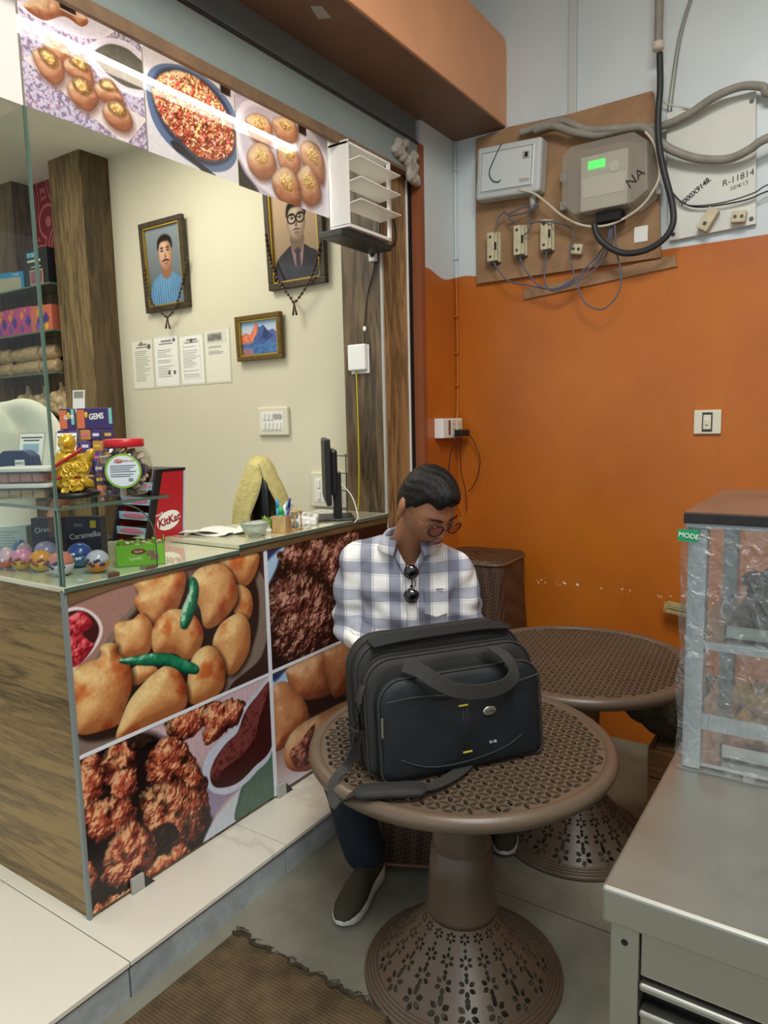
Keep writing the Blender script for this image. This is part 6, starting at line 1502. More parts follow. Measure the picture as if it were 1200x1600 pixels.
# ------------------------------------------------------------------ fittings on the shop pillar
t = thing('wifi_router', 'white wall router box with yellow cable on the dark wood pillar', 'router', (-1.89, 2.646, 1.787))
MB().box(-.048, .048, -.030, -.004, -.050, .064).build('cover', M['white'], t, bevel=.006)
MB().box(-.046, .052, -.004, .0015, -.064, .062).build('back_plate', M['white'], t, bevel=.002)
MB().tube(catmull([(-.012, -.015, -.05), (-.013, -.010, -.20), (-.016, -.006, -.40), (-.022, -.006, -.60), (-.03, -.006, -.685)], 6), .0030, 6).build('yellow_cable', mat('yellow_cable', '#c9b820', .5), t, True)
MB().tube(catmull([(.035, -.01, .06), (.033, -.006, .12), (.035, -.004, .16), (.055, -.004, .28), (.088, -.004, .37), (.096, -.004, .43)], 6), .003, 6).build('black_cable', M['black'], t, True)
MB().ball((.034, -.006, .13), .009, .006, .012, 10, 7).build('cable_clip', M['white'], t, True)
t = thing('junction_box', 'small white junction box on the pillar under the louvred box', 'junction box', (-1.793, 2.646, 2.225))
MB().box(-.022, .012, -.022, .001, -.028, .028).build('box', M['white'], t, bevel=.003); MB().box(-.010, .010, -.030, -.022, -.012, .032).build('plug', M['black'], t, bevel=.002)
mb = MB((-1.758, 2.70, 2.44)); mb.tube(catmull([(-1.758, 2.68, 2.60), (-1.756, 2.72, 2.50), (-1.756, 2.70, 2.43), (-1.756, 2.745, 2.38), (-1.756, 2.76, 2.31), (-1.756, 2.72, 2.27), (-1.756, 2.685, 2.26)], 6), .0035, 6)
o = mb.build('cord', M['black'], None, True); o.location = (-1.758, 2.70, 2.44); tag(o, 'black cord looping beside the louvred box on light wood cladding', 'cord')

# ------------------------------------------------------------------ framed pictures on the shop wall
def paint_portrait(dark):
    cv = Canvas(90, 126, .714, (118, 128, 134) if not dark else (176, 150, 122))
    v = cv.V[..., None]; cv.c = cv.c * (.75 + .45 * v)
    E_ = lambda cx, cy, rx, ry, n=16: [(cx + rx * math.cos(a), cy + ry * math.sin(a)) for a in np.linspace(0, 2 * math.pi, n + 1)[:-1]]
    skin = [(0, (120, 78, 60)), (.5, (176, 126, 100)), (1, (226, 186, 160))] if not dark else [(0, (88, 70, 58)), (.5, (150, 126, 106)), (1, (206, 186, 164))]
    if dark: cv.blob([(.02, -.1), (.06, .22), (.25, .34), (.42, .40), (.62, .40), (.80, .33), (.95, .25), (1.0, -.1)], [(0, (14, 14, 16)), (1, (52, 50, 52))], amb=.5)
    else: cv.blob([(.02, -.1), (.08, .26), (.28, .38), (.45, .42), (.62, .42), (.82, .36), (.97, .24), (1.0, -.1)], [(0, (34, 74, 116)), (1, (86, 140, 186))], amb=.6)
    if not dark:
        d = cv.sdf([(.02, -.1), (.08, .26), (.28, .38), (.45, .42), (.62, .42), (.82, .36), (.97, .24), (1.0, -.1)])
        cv.mix(((np.sin(cv.U * 130) > .5) & (d > .005)) * .45, (176, 206, 226))
    cv.flat([(.40, .50), (.66, .50), (.66, .38), (.53, .33), (.41, .38)], (150, 106, 84) if not dark else (120, 98, 82), .02)
    if dark:
        cv.flat([(.40, .40), (.53, .26), (.66, .40), (.60, .16), (.47, .16)], (146, 116, 112), .01); cv.flat([(.50, .34), (.56, .34), (.58, .14), (.49, .14)], (60, 50, 60), .01)
    cv.blob(E_(.53, .74, .205, .135), [(0, (16, 14, 14)), (1, (46, 40, 38))])
    cv.blob(E_(.53, .635, .192, .195), skin, amb=.55, edge=.2)
    cv.flat([(.33, .72), (.38, .785), (.53, .80), (.68, .785), (.735, .71), (.71, .83), (.54, .885), (.36, .835)], (24, 20, 20), .03)
    for x in (.45, .61): cv.flat(E_(x, .685, .035, .012, 8), (40, 26, 22), .01); cv.flat(E_(x, .72, .05, .010, 8), (36, 26, 22), .01)
    cv.flat([(.50, .60), (.53, .66), (.56, .60), (.53, .585)], (150, 100, 80) if not dark else (120, 98, 84), .02)
    if dark:
        for x in (.44, .62):
            o_ = cv.sdf(E_(x, .68, .085, .052)); cv.mix(np.clip((.012 - np.abs(o_)) / .006, 0, 1), (16, 14, 16))
        cv.flat([(.50, .695), (.56, .695), (.56, .685), (.50, .685)], (16, 14, 16), .01)
        cv.flat([(.45, .555), (.53, .572), (.61, .555), (.53, .556)], (40, 30, 28), .012)
    else: cv.flat([(.43, .545), (.48, .575), (.58, .575), (.63, .545), (.53, .558)], (26, 20, 20), .012)
    cv.flat(E_(.53, .525, .05, .010, 8), (150, 84, 74) if not dark else (120, 84, 78), .012)
    return cv
fw = mat('dark_gilt_frame_wood', '#3d3322', .45, var=.3, vscale=25, bump=.2, bscale=60)
fg = mat('gilt_slip', '#b99a3a', .35, .6)
def framed(name, label, x0, x1, z0, z1, w_, cv, cat='picture', tilt=.0, frame_m=None, group=None):
    c = ((x0 + x1) / 2, 2.945, z0); t = thing(name, label, cat, c, 0, group); t.rotation_euler = (tilt, 0, 0)
    W, H = (x1 - x0) / 2, z1 - z0; F = frame_m or fw
    for nm, a in (('frame_rail', (-W, W, -.028, 0, 0, w_)), ('frame_rail', (-W, W, -.028, 0, H - w_, H)), ('frame_stile', (-W, -W + w_, -.028, 0, w_, H - w_)), ('frame_stile', (W - w_, W, -.028, 0, w_, H - w_))): MB().box(*a).build(nm, F, t, bevel=.004)
    g = .007; 
    mb = MB(); mb.box(-W + w_, W - w_, -.024, -.010, w_, w_ + g); mb.box(-W + w_, W - w_, -.024, -.010, H - w_ - g, H - w_); mb.box(-W + w_, -W + w_ + g, -.024, -.010, w_, H - w_); mb.box(W - w_ - g, W - w_, -.024, -.010, w_, H - w_); mb.build('gilt_slip', fg, t)
    print_mesh('photograph', cv, (-W + w_, -.009, w_), (2 * (W - w_), 0, 0), (0, 0, H - 2 * w_), M['inkgloss'], t)
    return t
GP = 'framed portraits on the shop wall'
framed('framed_portrait', 'garlanded framed portrait of a man in blue striped shirt', -3.690, -3.305, 2.202, 2.722, .032, paint_portrait(False), 'picture', .04, None, GP)
framed('framed_portrait', 'garlanded framed portrait of a man in black spectacles and dark suit', -2.672, -2.285, 2.214, 2.735, .034, paint_portrait(True), 'picture', .04, None, GP)
cv = Canvas(120, 86, 1.4, (150, 190, 226)); cv.mix(np.clip(1 - np.abs(cv.V - .62) * 3.2, 0, 1) * .75, (226, 206, 206))
cv.flat([(-.05, .50), (.12, .66), (.25, .60), (.33, .74), (.42, .92), (.50, .78), (.60, .84), (.70, .66), (.85, .70), (1.05, .52), (1.05, -.1), (-.05, -.1)], (70, 96, 156), .01, .25, 20, False)
cv.flat([(-.05, .50), (.12, .66), (.25, .60), (.33, .74), (.42, .92), (.47, .80), (.44, .62), (.36, .52), (.30, .36), (.16, .26), (.05, .30), (-.05, .2)], (226, 128, 96), .02, .35, 18, False)
cv.flat([(.60, .84), (.62, .7), (.55, .5), (.66, .4), (.85, .5), (.72, .66)], (40, 62, 116), .03, .3, 16, False)
cv.flat([(.85, .70), (.9, .62), (1.05, .56), (1.05, .52)], (226, 120, 130), .02, .2, 18, False)
cv.flat([(-.05, .30), (.2, .36), (.5, .30), (.8, .38), (1.05, .28), (1.05, -.1), (-.05, -.1)], (66, 110, 168), .1, .3, 14)
cv.flat([(-.05, .10), (.1, .22), (.3, .14), (.2, -.1), (-.05, -.1)], (176, 120, 140), .12, .3, 12)
framed('framed_painting', 'small framed painting of orange-lit snowy mountains over blue slopes', -2.932, -2.596, 1.860, 2.104, .026, cv, 'painting', .03, mat('bronze_frame', '#6b5426', .4, .3, var=.3, vscale=60, bump=.4, bscale=120))
bead = mat('wooden_garland_bead', '#4a3420', .5, var=.3, vscale=60)
def garland(paths, label, loc):
    t = thing('bead_garland', label, 'garland', loc, 0, 'bead garlands on the portraits')
    me = None
    P = [Vector((x, 2.903 + (.012 if i in (0, len(paths[0]) - 1) else 0), z)) - Vector(loc) for i, (x, z) in enumerate(paths[0])]
    Q = [Vector(p) for p in catmull(P, 8)]
    MB().tube(Q, .0026, 5).build('cord', bead, t, True)
    acc = 0
    for a, b in zip(Q[:-1], Q[1:]):
        acc += (b - a).length
        if acc > .022:
            acc = 0
            if me is None: me = MB().ball((0, 0, 0), .0075, .0075, .011, 8, 6).mesh('bead'); me.materials.append(bead)
            o = link('bead', me, None, t); o.location = b; o.rotation_euler = (b - a).to_track_quat('Z', 'Y').to_euler()
    for p in paths[1:]: MB().tube([Vector((x, 2.903, z)) - Vector(loc) for x, z in p], [.005, .004, .006], 6).build('tassel', bead, t, True)
garland([[(-3.685, 2.50), (-3.662, 2.473), (-3.654, 2.401), (-3.631, 2.302), (-3.582, 2.225), (-3.512, 2.176), (-3.478, 2.158), (-3.43, 2.18), (-3.381, 2.233), (-3.338, 2.315), (-3.306, 2.391), (-3.285, 2.486)], [(-3.478, 2.158), (-3.486, 2.126), (-3.496, 2.092)], [(-3.478, 2.158), (-3.471, 2.125), (-3.46, 2.088)]], 'brown bead garland hung over the blue-shirt portrait', (-3.478, 2.94, 2.16))
garland([[(-2.665, 2.52), (-2.661, 2.492), (-2.647, 2.397), (-2.616, 2.31), (-2.571, 2.232), (-2.511, 2.163), (-2.485, 2.134), (-2.442, 2.16), (-2.392, 2.21), (-2.349, 2.27), (-2.313, 2.359), (-2.29, 2.46)], [(-2.485, 2.134), (-2.489, 2.104), (-2.495, 2.068)], [(-2.485, 2.134), (-2.479, 2.103), (-2.47, 2.068)]], 'brown bead garland hung over the spectacled-man portrait', (-2.485, 2.94, 2.134))
# certificates
def cert(k):
    cv = Canvas(54, 76, .71, (232, 230, 214) if k in (0, 3) else (238, 238, 232)); rnd = random.Random(k)
    for i in range(16 if k < 3 else 6):
        y = .78 - i * .042 if k < 3 else .70 - i * .03
        if rnd.random() < .2: continue
        cv.flat([(.12, y), (.12 + .76 * rnd.uniform(.5, 1), y), (.12 + .76 * rnd.uniform(.5, 1), y - .012), (.12, y - .012)], (130, 130, 128), .008, smooth=False)
    cv.flat([(.3, .93), (.75, .93), (.75, .90), (.3, .90)], (90, 90, 90), .01, smooth=False); cv.flat([(.2, .87), (.8, .87), (.8, .85), (.2, .85)], (110, 110, 110), .01, smooth=False)
    if k == 1:
        for x in (.55, .78): cv.flat([(x, .30), (x + .1, .30), (x + .1, .22), (x, .22)], (90, 90, 90), .01, .3, 40, smooth=False)
        cv.flat([(.82, .95), (.9, .95), (.9, .89), (.82, .89)], (70, 80, 110), .01)
    if k == 2:
        o_ = cv.sdf([(.14, .1), (.86, .1), (.86, .9), (.14, .9)], smooth=False); cv.mix(np.clip((.008 - np.abs(o_)) / .006, 0, 1) * .7, (100, 110, 120))
        cv.flat([(.45, .93), (.55, .93), (.55, .87), (.45, .87)], (80, 90, 80), .01)
    if k == 3: cv.flat([(.08, .98), (.92, .98), (.92, .74), (.08, .74)], (214, 214, 200), .01, smooth=False); cv.flat([(.12, .94), (.7, .94), (.7, .80), (.12, .80)], (120, 120, 112), .05, .6, 40, smooth=False)
    if k == 0: cv.flat([(.4, .97), (.52, .97), (.52, .90), (.4, .90)], (140, 120, 80), .02); cv.flat([(.78, .9), (.92, .9), (.92, .82), (.78, .82)], (90, 90, 90), .01)
    return cv
for k, (x0, x1, z0, z1, lb) in enumerate(((-3.882, -3.690, 1.758, 2.047, 'yellowed certificate sheet farthest left on the shop wall'), (-3.667, -3.455, 1.760, 2.052, 'white certificate sheet with two small squares, second from left'), (-3.430, -3.234, 1.762, 2.040, 'white certificate sheet with ruled border, third from left'), (-3.212, -3.018, 1.762, 2.052, 'cream certificate sheet with printed top block nearest the mountain painting'))):
    o = print_mesh('certificate', cert(k), (0, 0, 0), (x1 - x0, 0, 0), (0, 0, z1 - z0), M['inkpaper']); o.location = (x0, 2.947, z0); tag(o, lb, 'certificate', 'certificates on the shop wall')
    MB().box(-.008, x1 - x0 + .008, .0005, .0015, -.010, z1 - z0 + .008).build('plastic_sleeve', mat('clear_sleeve_%d' % k, '#d9d8c6', .2), o)
# switchboards
def switchboard(label, x0, x1, z0, z1, cols):
    c = ((x0 + x1) / 2, 2.945, (z0 + z1) / 2); t = thing('switchboard', label, 'switch', c, 0, 'switchboards on the shop wall'); W, H = (x1 - x0) / 2, (z1 - z0) / 2
    MB().box(-W, W, -.016, .004, -H, H).build('plate', M['offwhite'], t, bevel=.006)
    MB().box(-W + .028, W - .028, -.018, -.016, -H + .026, H - .026).build('module_bed', M['white'], t, bevel=.001)
    n = cols
    for r, z in enumerate((H * .33, -H * .33)):
        for i in range(n):
            x = -W + .04 + (2 * W - .08) * (i + .5) / n
            if r == 0 and i > n // 2: MB().cyl((x, -.018, z), (x, -.021, z), H * .2, n=14).build('socket', M['greyp'], t)
            else: MB().box(x - .009, x + .009, -.024, -.018, z - H * .24, z + H * .24).build('rocker', M['white'], t, bevel=.002)
switchboard('ivory switchboard with two rows of rockers under the mountain painting', -2.808, -2.583, 1.447, 1.602, 5)
switchboard('ivory switchboard half hidden behind the monitor', -2.440, -2.200, 1.065, 1.250, 4)

# ------------------------------------------------------------------ desk counter top
ZD = 1.097
def sheetpile():
    lb = ('top white paper sheet lying askew on the desk counter', 'lower white paper sheet lying on the desk counter', 'white paper slip beside the glass bowl on the desk')
    for i, (x, y, z, a, w_, h) in enumerate(((-2.03, 1.90, ZD + .006, .5, .20, .14), (-2.05, 1.87, ZD + .002, .2, .21, .15), (-1.98, 2.04, ZD + .002, -.3, .10, .16))):
        mb = MB(); n = 6; vs = [(-w_ / 2 + w_ * i_ / n, -h / 2 + h * j / n, .003 + .006 * math.sin(i_ * 1.1 + j)) for j in range(n + 1) for i_ in range(n + 1)]
        m_ = len(vs); fs = [(j * 7 + i_, j * 7 + i_ + 1, j * 7 + i_ + 8, j * 7 + i_ + 7) for j in range(6) for i_ in range(6)]
        mb.add(vs + [(a_, b_, c_ - .0012) for a_, b_, c_ in vs], fs + [tuple(k + m_ for k in f[::-1]) for f in fs])
        o = mb.build('paper_sheet', M['paper'], None, True); o.location = (x, y, z); o.rotation_euler = (0, 0, a); tag(o, lb[i], 'paper', 'papers on the desk')
sheetpile()
cutg = mat('cut_glass', '#dfe8dc', .08, trans=.75, bump=.5, bscale=90)
o = MB().lathe([(.022, .0), (.024, .004), (.040, .018), (.050, .040), (.054, .052), (.051, .052), (.046, .038), (.036, .018), (.012, .010)], 28).build('glass_bowl', cutg, None, True); o.location = (-1.835, 1.875, ZD); tag(o, 'cut glass bowl on the desk counter edge', 'bowl')
t = thing('toy_plant', 'small green artificial plant tucked behind the glass bowl', 'plant', (-1.845, 1.965, ZD))
gm_ = mat('lime_leaf', '#86a63a', .5, var=.3, vscale=50); lf = MB().add([(0, 0, 0), (.006, .004, .014), (0, .006, .034), (-.006, .004, .014)], [(0, 1, 2), (0, 2, 3)]).mesh('leaf'); lf.materials.append(gm_)
for k in range(22):
    o = link('leaf', lf, None, t); o.location = (.014 * math.sin(k * 2.4), .014 * math.cos(k * 2.4), .006 + .0016 * k); o.rotation_euler = (.4 + .03 * k, 0, k * 2.4); o.scale = (1.2, 1.2, 1.2)
MB().lathe([(.014, 0), (.018, .010), (.017, .018)], 14).build('pot', M['white'], t, True)
t = thing('pen_holder', 'square wooden pen holder on the desk counter', 'pen holder', (-1.80, 1.985, ZD), .3)
hw_ = wood('pale_beech', '#9c7b4c', '#c9a873', 'Z', 3)
for a in ((-.028, .028, -.028, -.022, 0, .066), (-.028, .028, .022, .028, 0, .066), (-.028, -.022, -.022, .022, 0, .066), (.022, .028, -.022, .022, 0, .066), (-.028, .028, -.028, .028, 0, .006)): MB().box(*a).build('panel', hw_, t, bevel=.001)
MB().box(-.034, .036, -.034, .036, -.0, .004).build('base', hw_, t)
for i, (x, y, tx, ty, h, r, col, lb) in enumerate(((-.014, .0, -.020, .01, .128, .0055, '#2f9fd6', 'light blue pen in the wooden holder'), (.004, -.010, .004, -.012, .100, .0095, '#2fae62', 'fat green highlighter in the wooden holder'), (.012, .010, .030, .016, .130, .0050, '#2b3a78', 'dark blue pen leaning right in the wooden holder'), (.008, .014, .016, .022, .118, .0045, '#8fb4d8', 'pale blue pen at the back of the wooden holder'))):
    m4 = Matrix.Rotation(.3, 3, 'Z'); b0 = Vector((-1.80, 1.985, ZD)) + m4 @ Vector((x, y, .008)); b1 = Vector((-1.80, 1.985, ZD)) + m4 @ Vector((tx, ty, h))
    p_ = thing('pen', lb, 'pen', b0, 0, 'pens in the holder'); pmx = mat('pen_%d' % i, col, .35); d_ = b1 - b0
    MB().cyl((0, 0, 0), d_ * .72, r, n=12).build('barrel', pmx, p_, True); MB().cyl(d_ * .72, d_, r * 1.12, r * .95, n=12).build('cap', pmx, p_, True)
t = thing('hourglass', 'small wooden hourglass with blue sand beside the pen holder', 'hourglass', (-1.815, 2.075, ZD))
for z in (0, .066): MB().box(-.024, .024, -.024, .024, z, z + .007).build('plate', hw_, t, bevel=.002)
for x in (-.018, .018):
    for y in (-.018, .018): MB().cyl((x, y, .007), (x, y, .066), .003, n=8).build('post', hw_, t, True)
MB().lathe([(.003, .007), (.016, .012), (.016, .026), (.003, .0365), (.016, .047), (.016, .061), (.003, .066)], 18).build('bulb', cutg, t, True)
MB().lathe([(.001, .009), (.013, .011), (.012, .020), (.001, .024)], 16).build('sand', mat('blue_sand', '#3f8fd0', .8), t, True)
t = thing('telephone', 'white desk telephone with coiled cord beside the monitor', 'telephone', (-1.915, 2.215, ZD), .6)
MB().prism([(-.08, 0), (.08, 0), (.08, .028), (-.06, .050), (-.08, .050)], (0, -.075, 0), (1, 0, 0), (0, 0, 1), (0, .15, 0)).build('base', M['white'], t, bevel=.006)
h_ = MB().tube(catmull([(-.045, -.09, .062), (-.045, -.05, .074), (-.045, .03, .074), (-.045, .09, .062)], 5), [.016] * 3 + [.012] * 10 + [.016] * 3, 10).build('handset', M['white'], t, True)
for i in range(3):
    for j in range(4): MB().box(.0 + i * .022, .014 + i * .022, -.05 + j * .022, -.037 + j * .022, .036 - i * .003, .042 - i * .003).build('key', M['greyp'], t)
MB().tube([(.05 + .012 * math.cos(k * .9), -.09 - .0012 * k, .012 + .010 * math.sin(k * .9)) for k in range(60)], .0016, 5).build('coiled_cord', M['white'], t, True)
t = thing('monitor', 'black computer monitor seen edge-on at the end of the desk', 'monitor', (-1.895, 2.385, ZD), math.radians(-49))
MB().box(-.195, .195, -.012, .010, .075, .345).build('screen_bezel', M['black'], t, bevel=.004)
MB().box(-.185, .185, -.0135, -.0125, .090, .335).build('screen', mat('dark_screen', '#0d0d10', .55), t)
MB().box(-.13, .13, .010, .040, .11, .30).build('rear_housing', M['black'], t, bevel=.01)
MB().box(-.03, .03, .025, .060, .008, .20).build('stand_neck', M['black'], t, bevel=.003)
MB().box(-.10, .10, -.05, .11, 0, .010).build('stand_foot', M['black'], t, bevel=.004)
MB().tube(catmull([(.02, .05, .16), (.06, .10, .10), (.10, .12, .02), (.18, .10, .004)], 6), .003, 6).build('cable', M['white'], t, True)
MB().tube(catmull([(-.10, .05, .12), (-.14, .08, .05), (-.16, .03, .003), (-.22, -.05, .003)], 6), .003, 6).build('cable', M['white'], t, True)
t = thing('wire_rack', 'small black wire rack standing behind the monitor', 'rack', (-2.01, 2.585, ZD))
for x in (0, .07):
    MB().tube([(x, 0, 0), (x, 0, .27)], .0025, 6).build('upright', M['black'], t)
for z in (.10, .18, .26): MB().tube([(-.01, 0, z), (.08, 0, z)], .0025, 6).build('crossbar', M['black'], t)

# chair with towel behind the desk
t = thing('office_chair', 'black high-backed office chair behind the desk counter', 'chair', (-2.345, 2.45, ZP), -.5)
mb = MB(); loft(mb, [[(x * w_, y_, z) for x, y_ in [(math.cos(a), .03 * math.sin(a)) for a in np.linspace(0, 2 * math.pi, 25)[:-1]]] for w_, z in ((.10, .55), (.105, .62), (.108, .80), (.105, .98), (.09, 1.10), (.06, 1.17), (.02, 1.19))]); mb.build('backrest', M['black'], t, True)
loft(MB(), [[(x, y - .24, z) for x, y in rsq(w_, .08)] for w_, z in ((.20, .40), (.23, .42), (.23, .47), (.20, .49))]).build('seat', M['black'], t, True)
MB().cyl((0, -.22, .08), (0, -.22, .40), .03).build('gas_column', M['dmetal'], t, True); MB().box(-.025, .025, -.10, .04, .43, .60).build('back_bracket', M['dmetal'], t)
for k in range(5):
    a = k * 2 * math.pi / 5; l = MB().cyl((0, -.22, .085), (.27 * math.cos(a), -.22 + .27 * math.sin(a), .055), .022, .014).build('base_arm', M['black'], t, True)
    MB().ball((.27 * math.cos(a), -.22 + .27 * math.sin(a), .028), .027, nu=12, nv=8).build('castor', M['rubber'], l, True)
n = 36; rows_ = []
for j in range(15):
    v = j / 14; w_ = .125 * math.sin(min(1, .10 + v * 1.3) * math.pi / 2) ** .75 + .02 * v; d_ = .052 + .05 * v; z = 1.235 - .36 * v; r_ = []
    op = .02 + .55 * min(1, max(0, v - .22) * 2.0)                       # hangs open at the front
    for i in range(n + 1):
        a = -math.pi / 2 + .35 + op + (2 * math.pi - 2 * op) * i / n; k_ = 1 + .05 * math.sin(i * 1.1 + v * 2) * v
        r_.append((w_ * math.cos(a) * k_, d_ * math.sin(a) * k_, z + (.02 * math.cos(a * 2) if v < .2 else 0)))
    rows_.append(r_)
mb = MB(); vs = [p for r in rows_ for p in r]; fs = [(j * (n + 1) + i, j * (n + 1) + i + 1, (j + 1) * (n + 1) + i + 1, (j + 1) * (n + 1) + i) for j in range(14) for i in range(n)] + [tuple(range(n + 1))]
tw = mat('yellow_waffle_towel', '#c9bd7c', .9, var=.15, vscale=40, bump=.6, bscale=130)
mb.add(vs, fs); o = mb.build('towel', tw, None, True); so_ = o.modifiers.new('s', 'SOLIDIFY'); so_.thickness = .008
o.location = (-2.345, 2.45, ZP + .0); o.rotation_euler = (0, 0, .45); tag(o, 'yellow waffle towel draped over the black chair back', 'towel')

# ------------------------------------------------------------------ goods in and on the glass display case
ZS, ZC = 1.2975, 1.0805
DR = Vector((.83, .56, 0)); DF = Vector((.56, -.83, 0))          # along the customer's view: right, towards
cv_ = lambda col, **k: mat('c_' + col.strip('#'), col, **k)
clear = glass('clear_plastic', (240, 240, 238), 1.2, .05)
# laughing figure statue
gy = mat('yellow_gold_enamel', '#c9a227', .28, .35, var=.25, vscale=30, coat=.4)
t = thing('gold_statue', 'golden laughing monk statue with sack of coins on the glass shelf', 'statue', (-1.995, 1.272, ZS), math.radians(34))
MB().lathe([(.070, 0), (.074, .006), (.072, .014), (.066, .018)], 28).build('base', M['black'], t, True)
mb = MB()
for c, r in (((-.012, 0, .075), (.044, .040, .045)), ((-.018, .002, .115), (.036, .032, .034)), ((.0, .0, .040), (.060, .046, .026)), ((-.045, -.01, .05), (.025, .03, .03)), ((.03, .012, .10), (.022, .02, .034)), ((.055, .01, .135), (.013, .013, .013)), ((.045, .01, .12), (.016, .016, .016))): mb.ball(c, *r, 16, 10)
link('robe_body', remeshed(mb, .004, 2, lambda co, nn: co + nn * (.0016 * np.sin(co[:, :1] * 160 + co[:, 2:] * 190))), gy, t)
mb = MB(); mb.ball((-.010, -.006, .166), .026, .026, .028, 18, 12); mb.ball((-.030, -.006, .160), .008, .012, .009, 10, 7); mb.ball((-.032, -.006, .170), .005, .005, .006, 8, 6); mb.ball((-.008, .021, .162), .006, .005, .012, 8, 6); mb.ball((-.008, -.031, .162), .006, .005, .012, 8, 6); mb.ball((-.008, -.006, .140), .020, .02, .012, 12, 8)
link('head', remeshed(mb, .0028, 3), gy, t)
MB().ribbon(catmull([(-.052, -.036, .085), (-.02, -.046, .105), (.02, -.030, .132), (.036, -.014, .146)], 5), .010, .004, (0, -.3, 1)).build('red_sash', cv_('#b3261e'), t, True)
MB().tube([(-.056 + .012 * k, -.04 - .004 * math.sin(k), .062 + .002 * math.sin(k * 2)) for k in range(9)], .005, 6).build('red_belt', cv_('#b3261e'), t, True)
coin = MB().lathe([(.001, 0), (.012, 0), (.013, .0015), (.012, .003), (.008, .003), (.0075, .002), (.001, .002)], 16).mesh('coin'); coin.materials.append(gy)
rnd = random.Random(5)
for k in range(34):
    o = link('coin', coin, None, t, True); a = rnd.uniform(-.2, 1); z = rnd.uniform(.02, .10); w_ = .062 * (1 - z * 3.4)
    o.location = (.005 + a * .05, -.045 - .012 * (1 - z * 8), z); o.rotation_euler = (rnd.uniform(.8, 1.9), rnd.uniform(-.5, .5), rnd.uniform(-.6, .6)); s_ = rnd.uniform(.75, 1.15); o.scale = (s_, s_, s_)
# sweet jar with red lid
t = thing('sweet_jar', 'clear round sweet jar with red lid and white round label on shelf', 'jar', (-1.895, 1.385, ZS), math.radians(34))
mb = MB(); mb.lathe([(.050, .0), (.062, .004), (.078, .040), (.084, .078), (.078, .116), (.062, .142), (.055, .146), (.055, .152)], 32); mb.build('jar_body', clear, t, True)
MB().lathe([(.058, .148), (.060, .150), (.060, .170), (.056, .173), (.001, .173)], 32).build('lid', cv_('#c0202a', rough=.35), t, True)
lab = MB(); lab.lathe([(.001, 0), (.052, 0), (.052, .0015), (.001, .0015)], 36); lab.v = [(x, -z, y) for x, y, z in lab.v]
lo = lab.build('label', cv_('#7fae3c'), t); lo.location = (.022, -.081, .078); lo.rotation_euler = (0, 0, .25)
lab = MB(); lab.lathe([(.001, 0), (.046, 0), (.046, .001), (.001, .001)], 36); lab.v = [(x, -z - .0015, y) for x, y, z in lab.v]; li = lab.build('label_face', cv_('#cfdadd'), lo)
mb = MB()
for i, z in enumerate((.016, .010, .004, -.002, -.010, -.016)): mb.box(-.036, .036 - .008 * (i % 3), -.0032, -.0026, z - .0012, z + .0012)
for i in range(7): mb.box(.014 + i * .002, .015 + i * .002 + .0006 * (i % 2), -.0032, -.0026, -.032, -.022)
mb.build('label_print', cv_('#50606c'), li)['kind'] = 'stuff'
o = MB().ball((-.012, -.003, .030), .013, .0012, .006, 14, 8).build('red_mark', cv_('#b52a30'), li, True)
letter('label_lettering', 'NUTRY', .0075, (-.012, -.0048, .0298), (1, 0, .15), (-.15, 0, 1), M['white'], li)
letter('label_lettering', 'MIXED NUTS', .0062, (.016, -.0034, .030), (1, 0, 0), (0, 0, 1), cv_('#b52a30'), li)
wcol = ['#4b3a66', '#c8a03c', '#d8d6cc', '#6a4a7c', '#8a7a6a', '#2f3a5c', '#c9b7a0']
for k in range(84):
    a = k * 2.4; z = .012 + .118 * (k / 84); r_ = (.070 if .03 < z < .12 else .052) * (.35 + .62 * ((k * 7) % 5) / 4)
    o = MB().box(-.019, .019, -.011, .011, -.005, .005).build('wrapped_sweet', cv_(wcol[k % 7], rough=.3), t, bevel=.003); o.location = (r_ * math.cos(a) * .85, r_ * math.sin(a) * .85, z); o.rotation_euler = (k * 1.1, k * .7, k)
# stacked boxes of sweets
def tub(label, loc, col, rz):
    t = thing('plastic_tub', label, 'tub', loc, rz, 'plastic tubs on the glass shelf')
    loft(MB(), [[(x * 1.55, y, z) for x, y in rsq(w_, .016)] for w_, z in ((.052, .0), (.056, .036))]).build('tub_body', clear, t, 'auto')
    loft(MB(), [[(x * 1.55, y, z) for x, y in rsq(w_, .016)] for w_, z in ((.060, .036), (.061, .040), (.060, .046), (.056, .048))]).build('lid', mat('milky_lid', '#d9d3cc', .35), t, 'auto')
    m_ = cv_(col, rough=.6)
    for i in range(4):
        for j in range(2): MB().box(-.074 + i * .037, -.040 + i * .037, -.042 + j * .043, -.004 + j * .043, .004, .030).build('sweet_piece', m_, t, bevel=.004)
tub('lower clear tub of cream sweets with milky lid on the glass shelf', (-2.095, 1.185, ZS), '#c9ae84', .5)
tub('upper clear tub of pink sweets stacked on the glass shelf', (-2.095, 1.185, ZS + .0485), '#c98a80', .52)
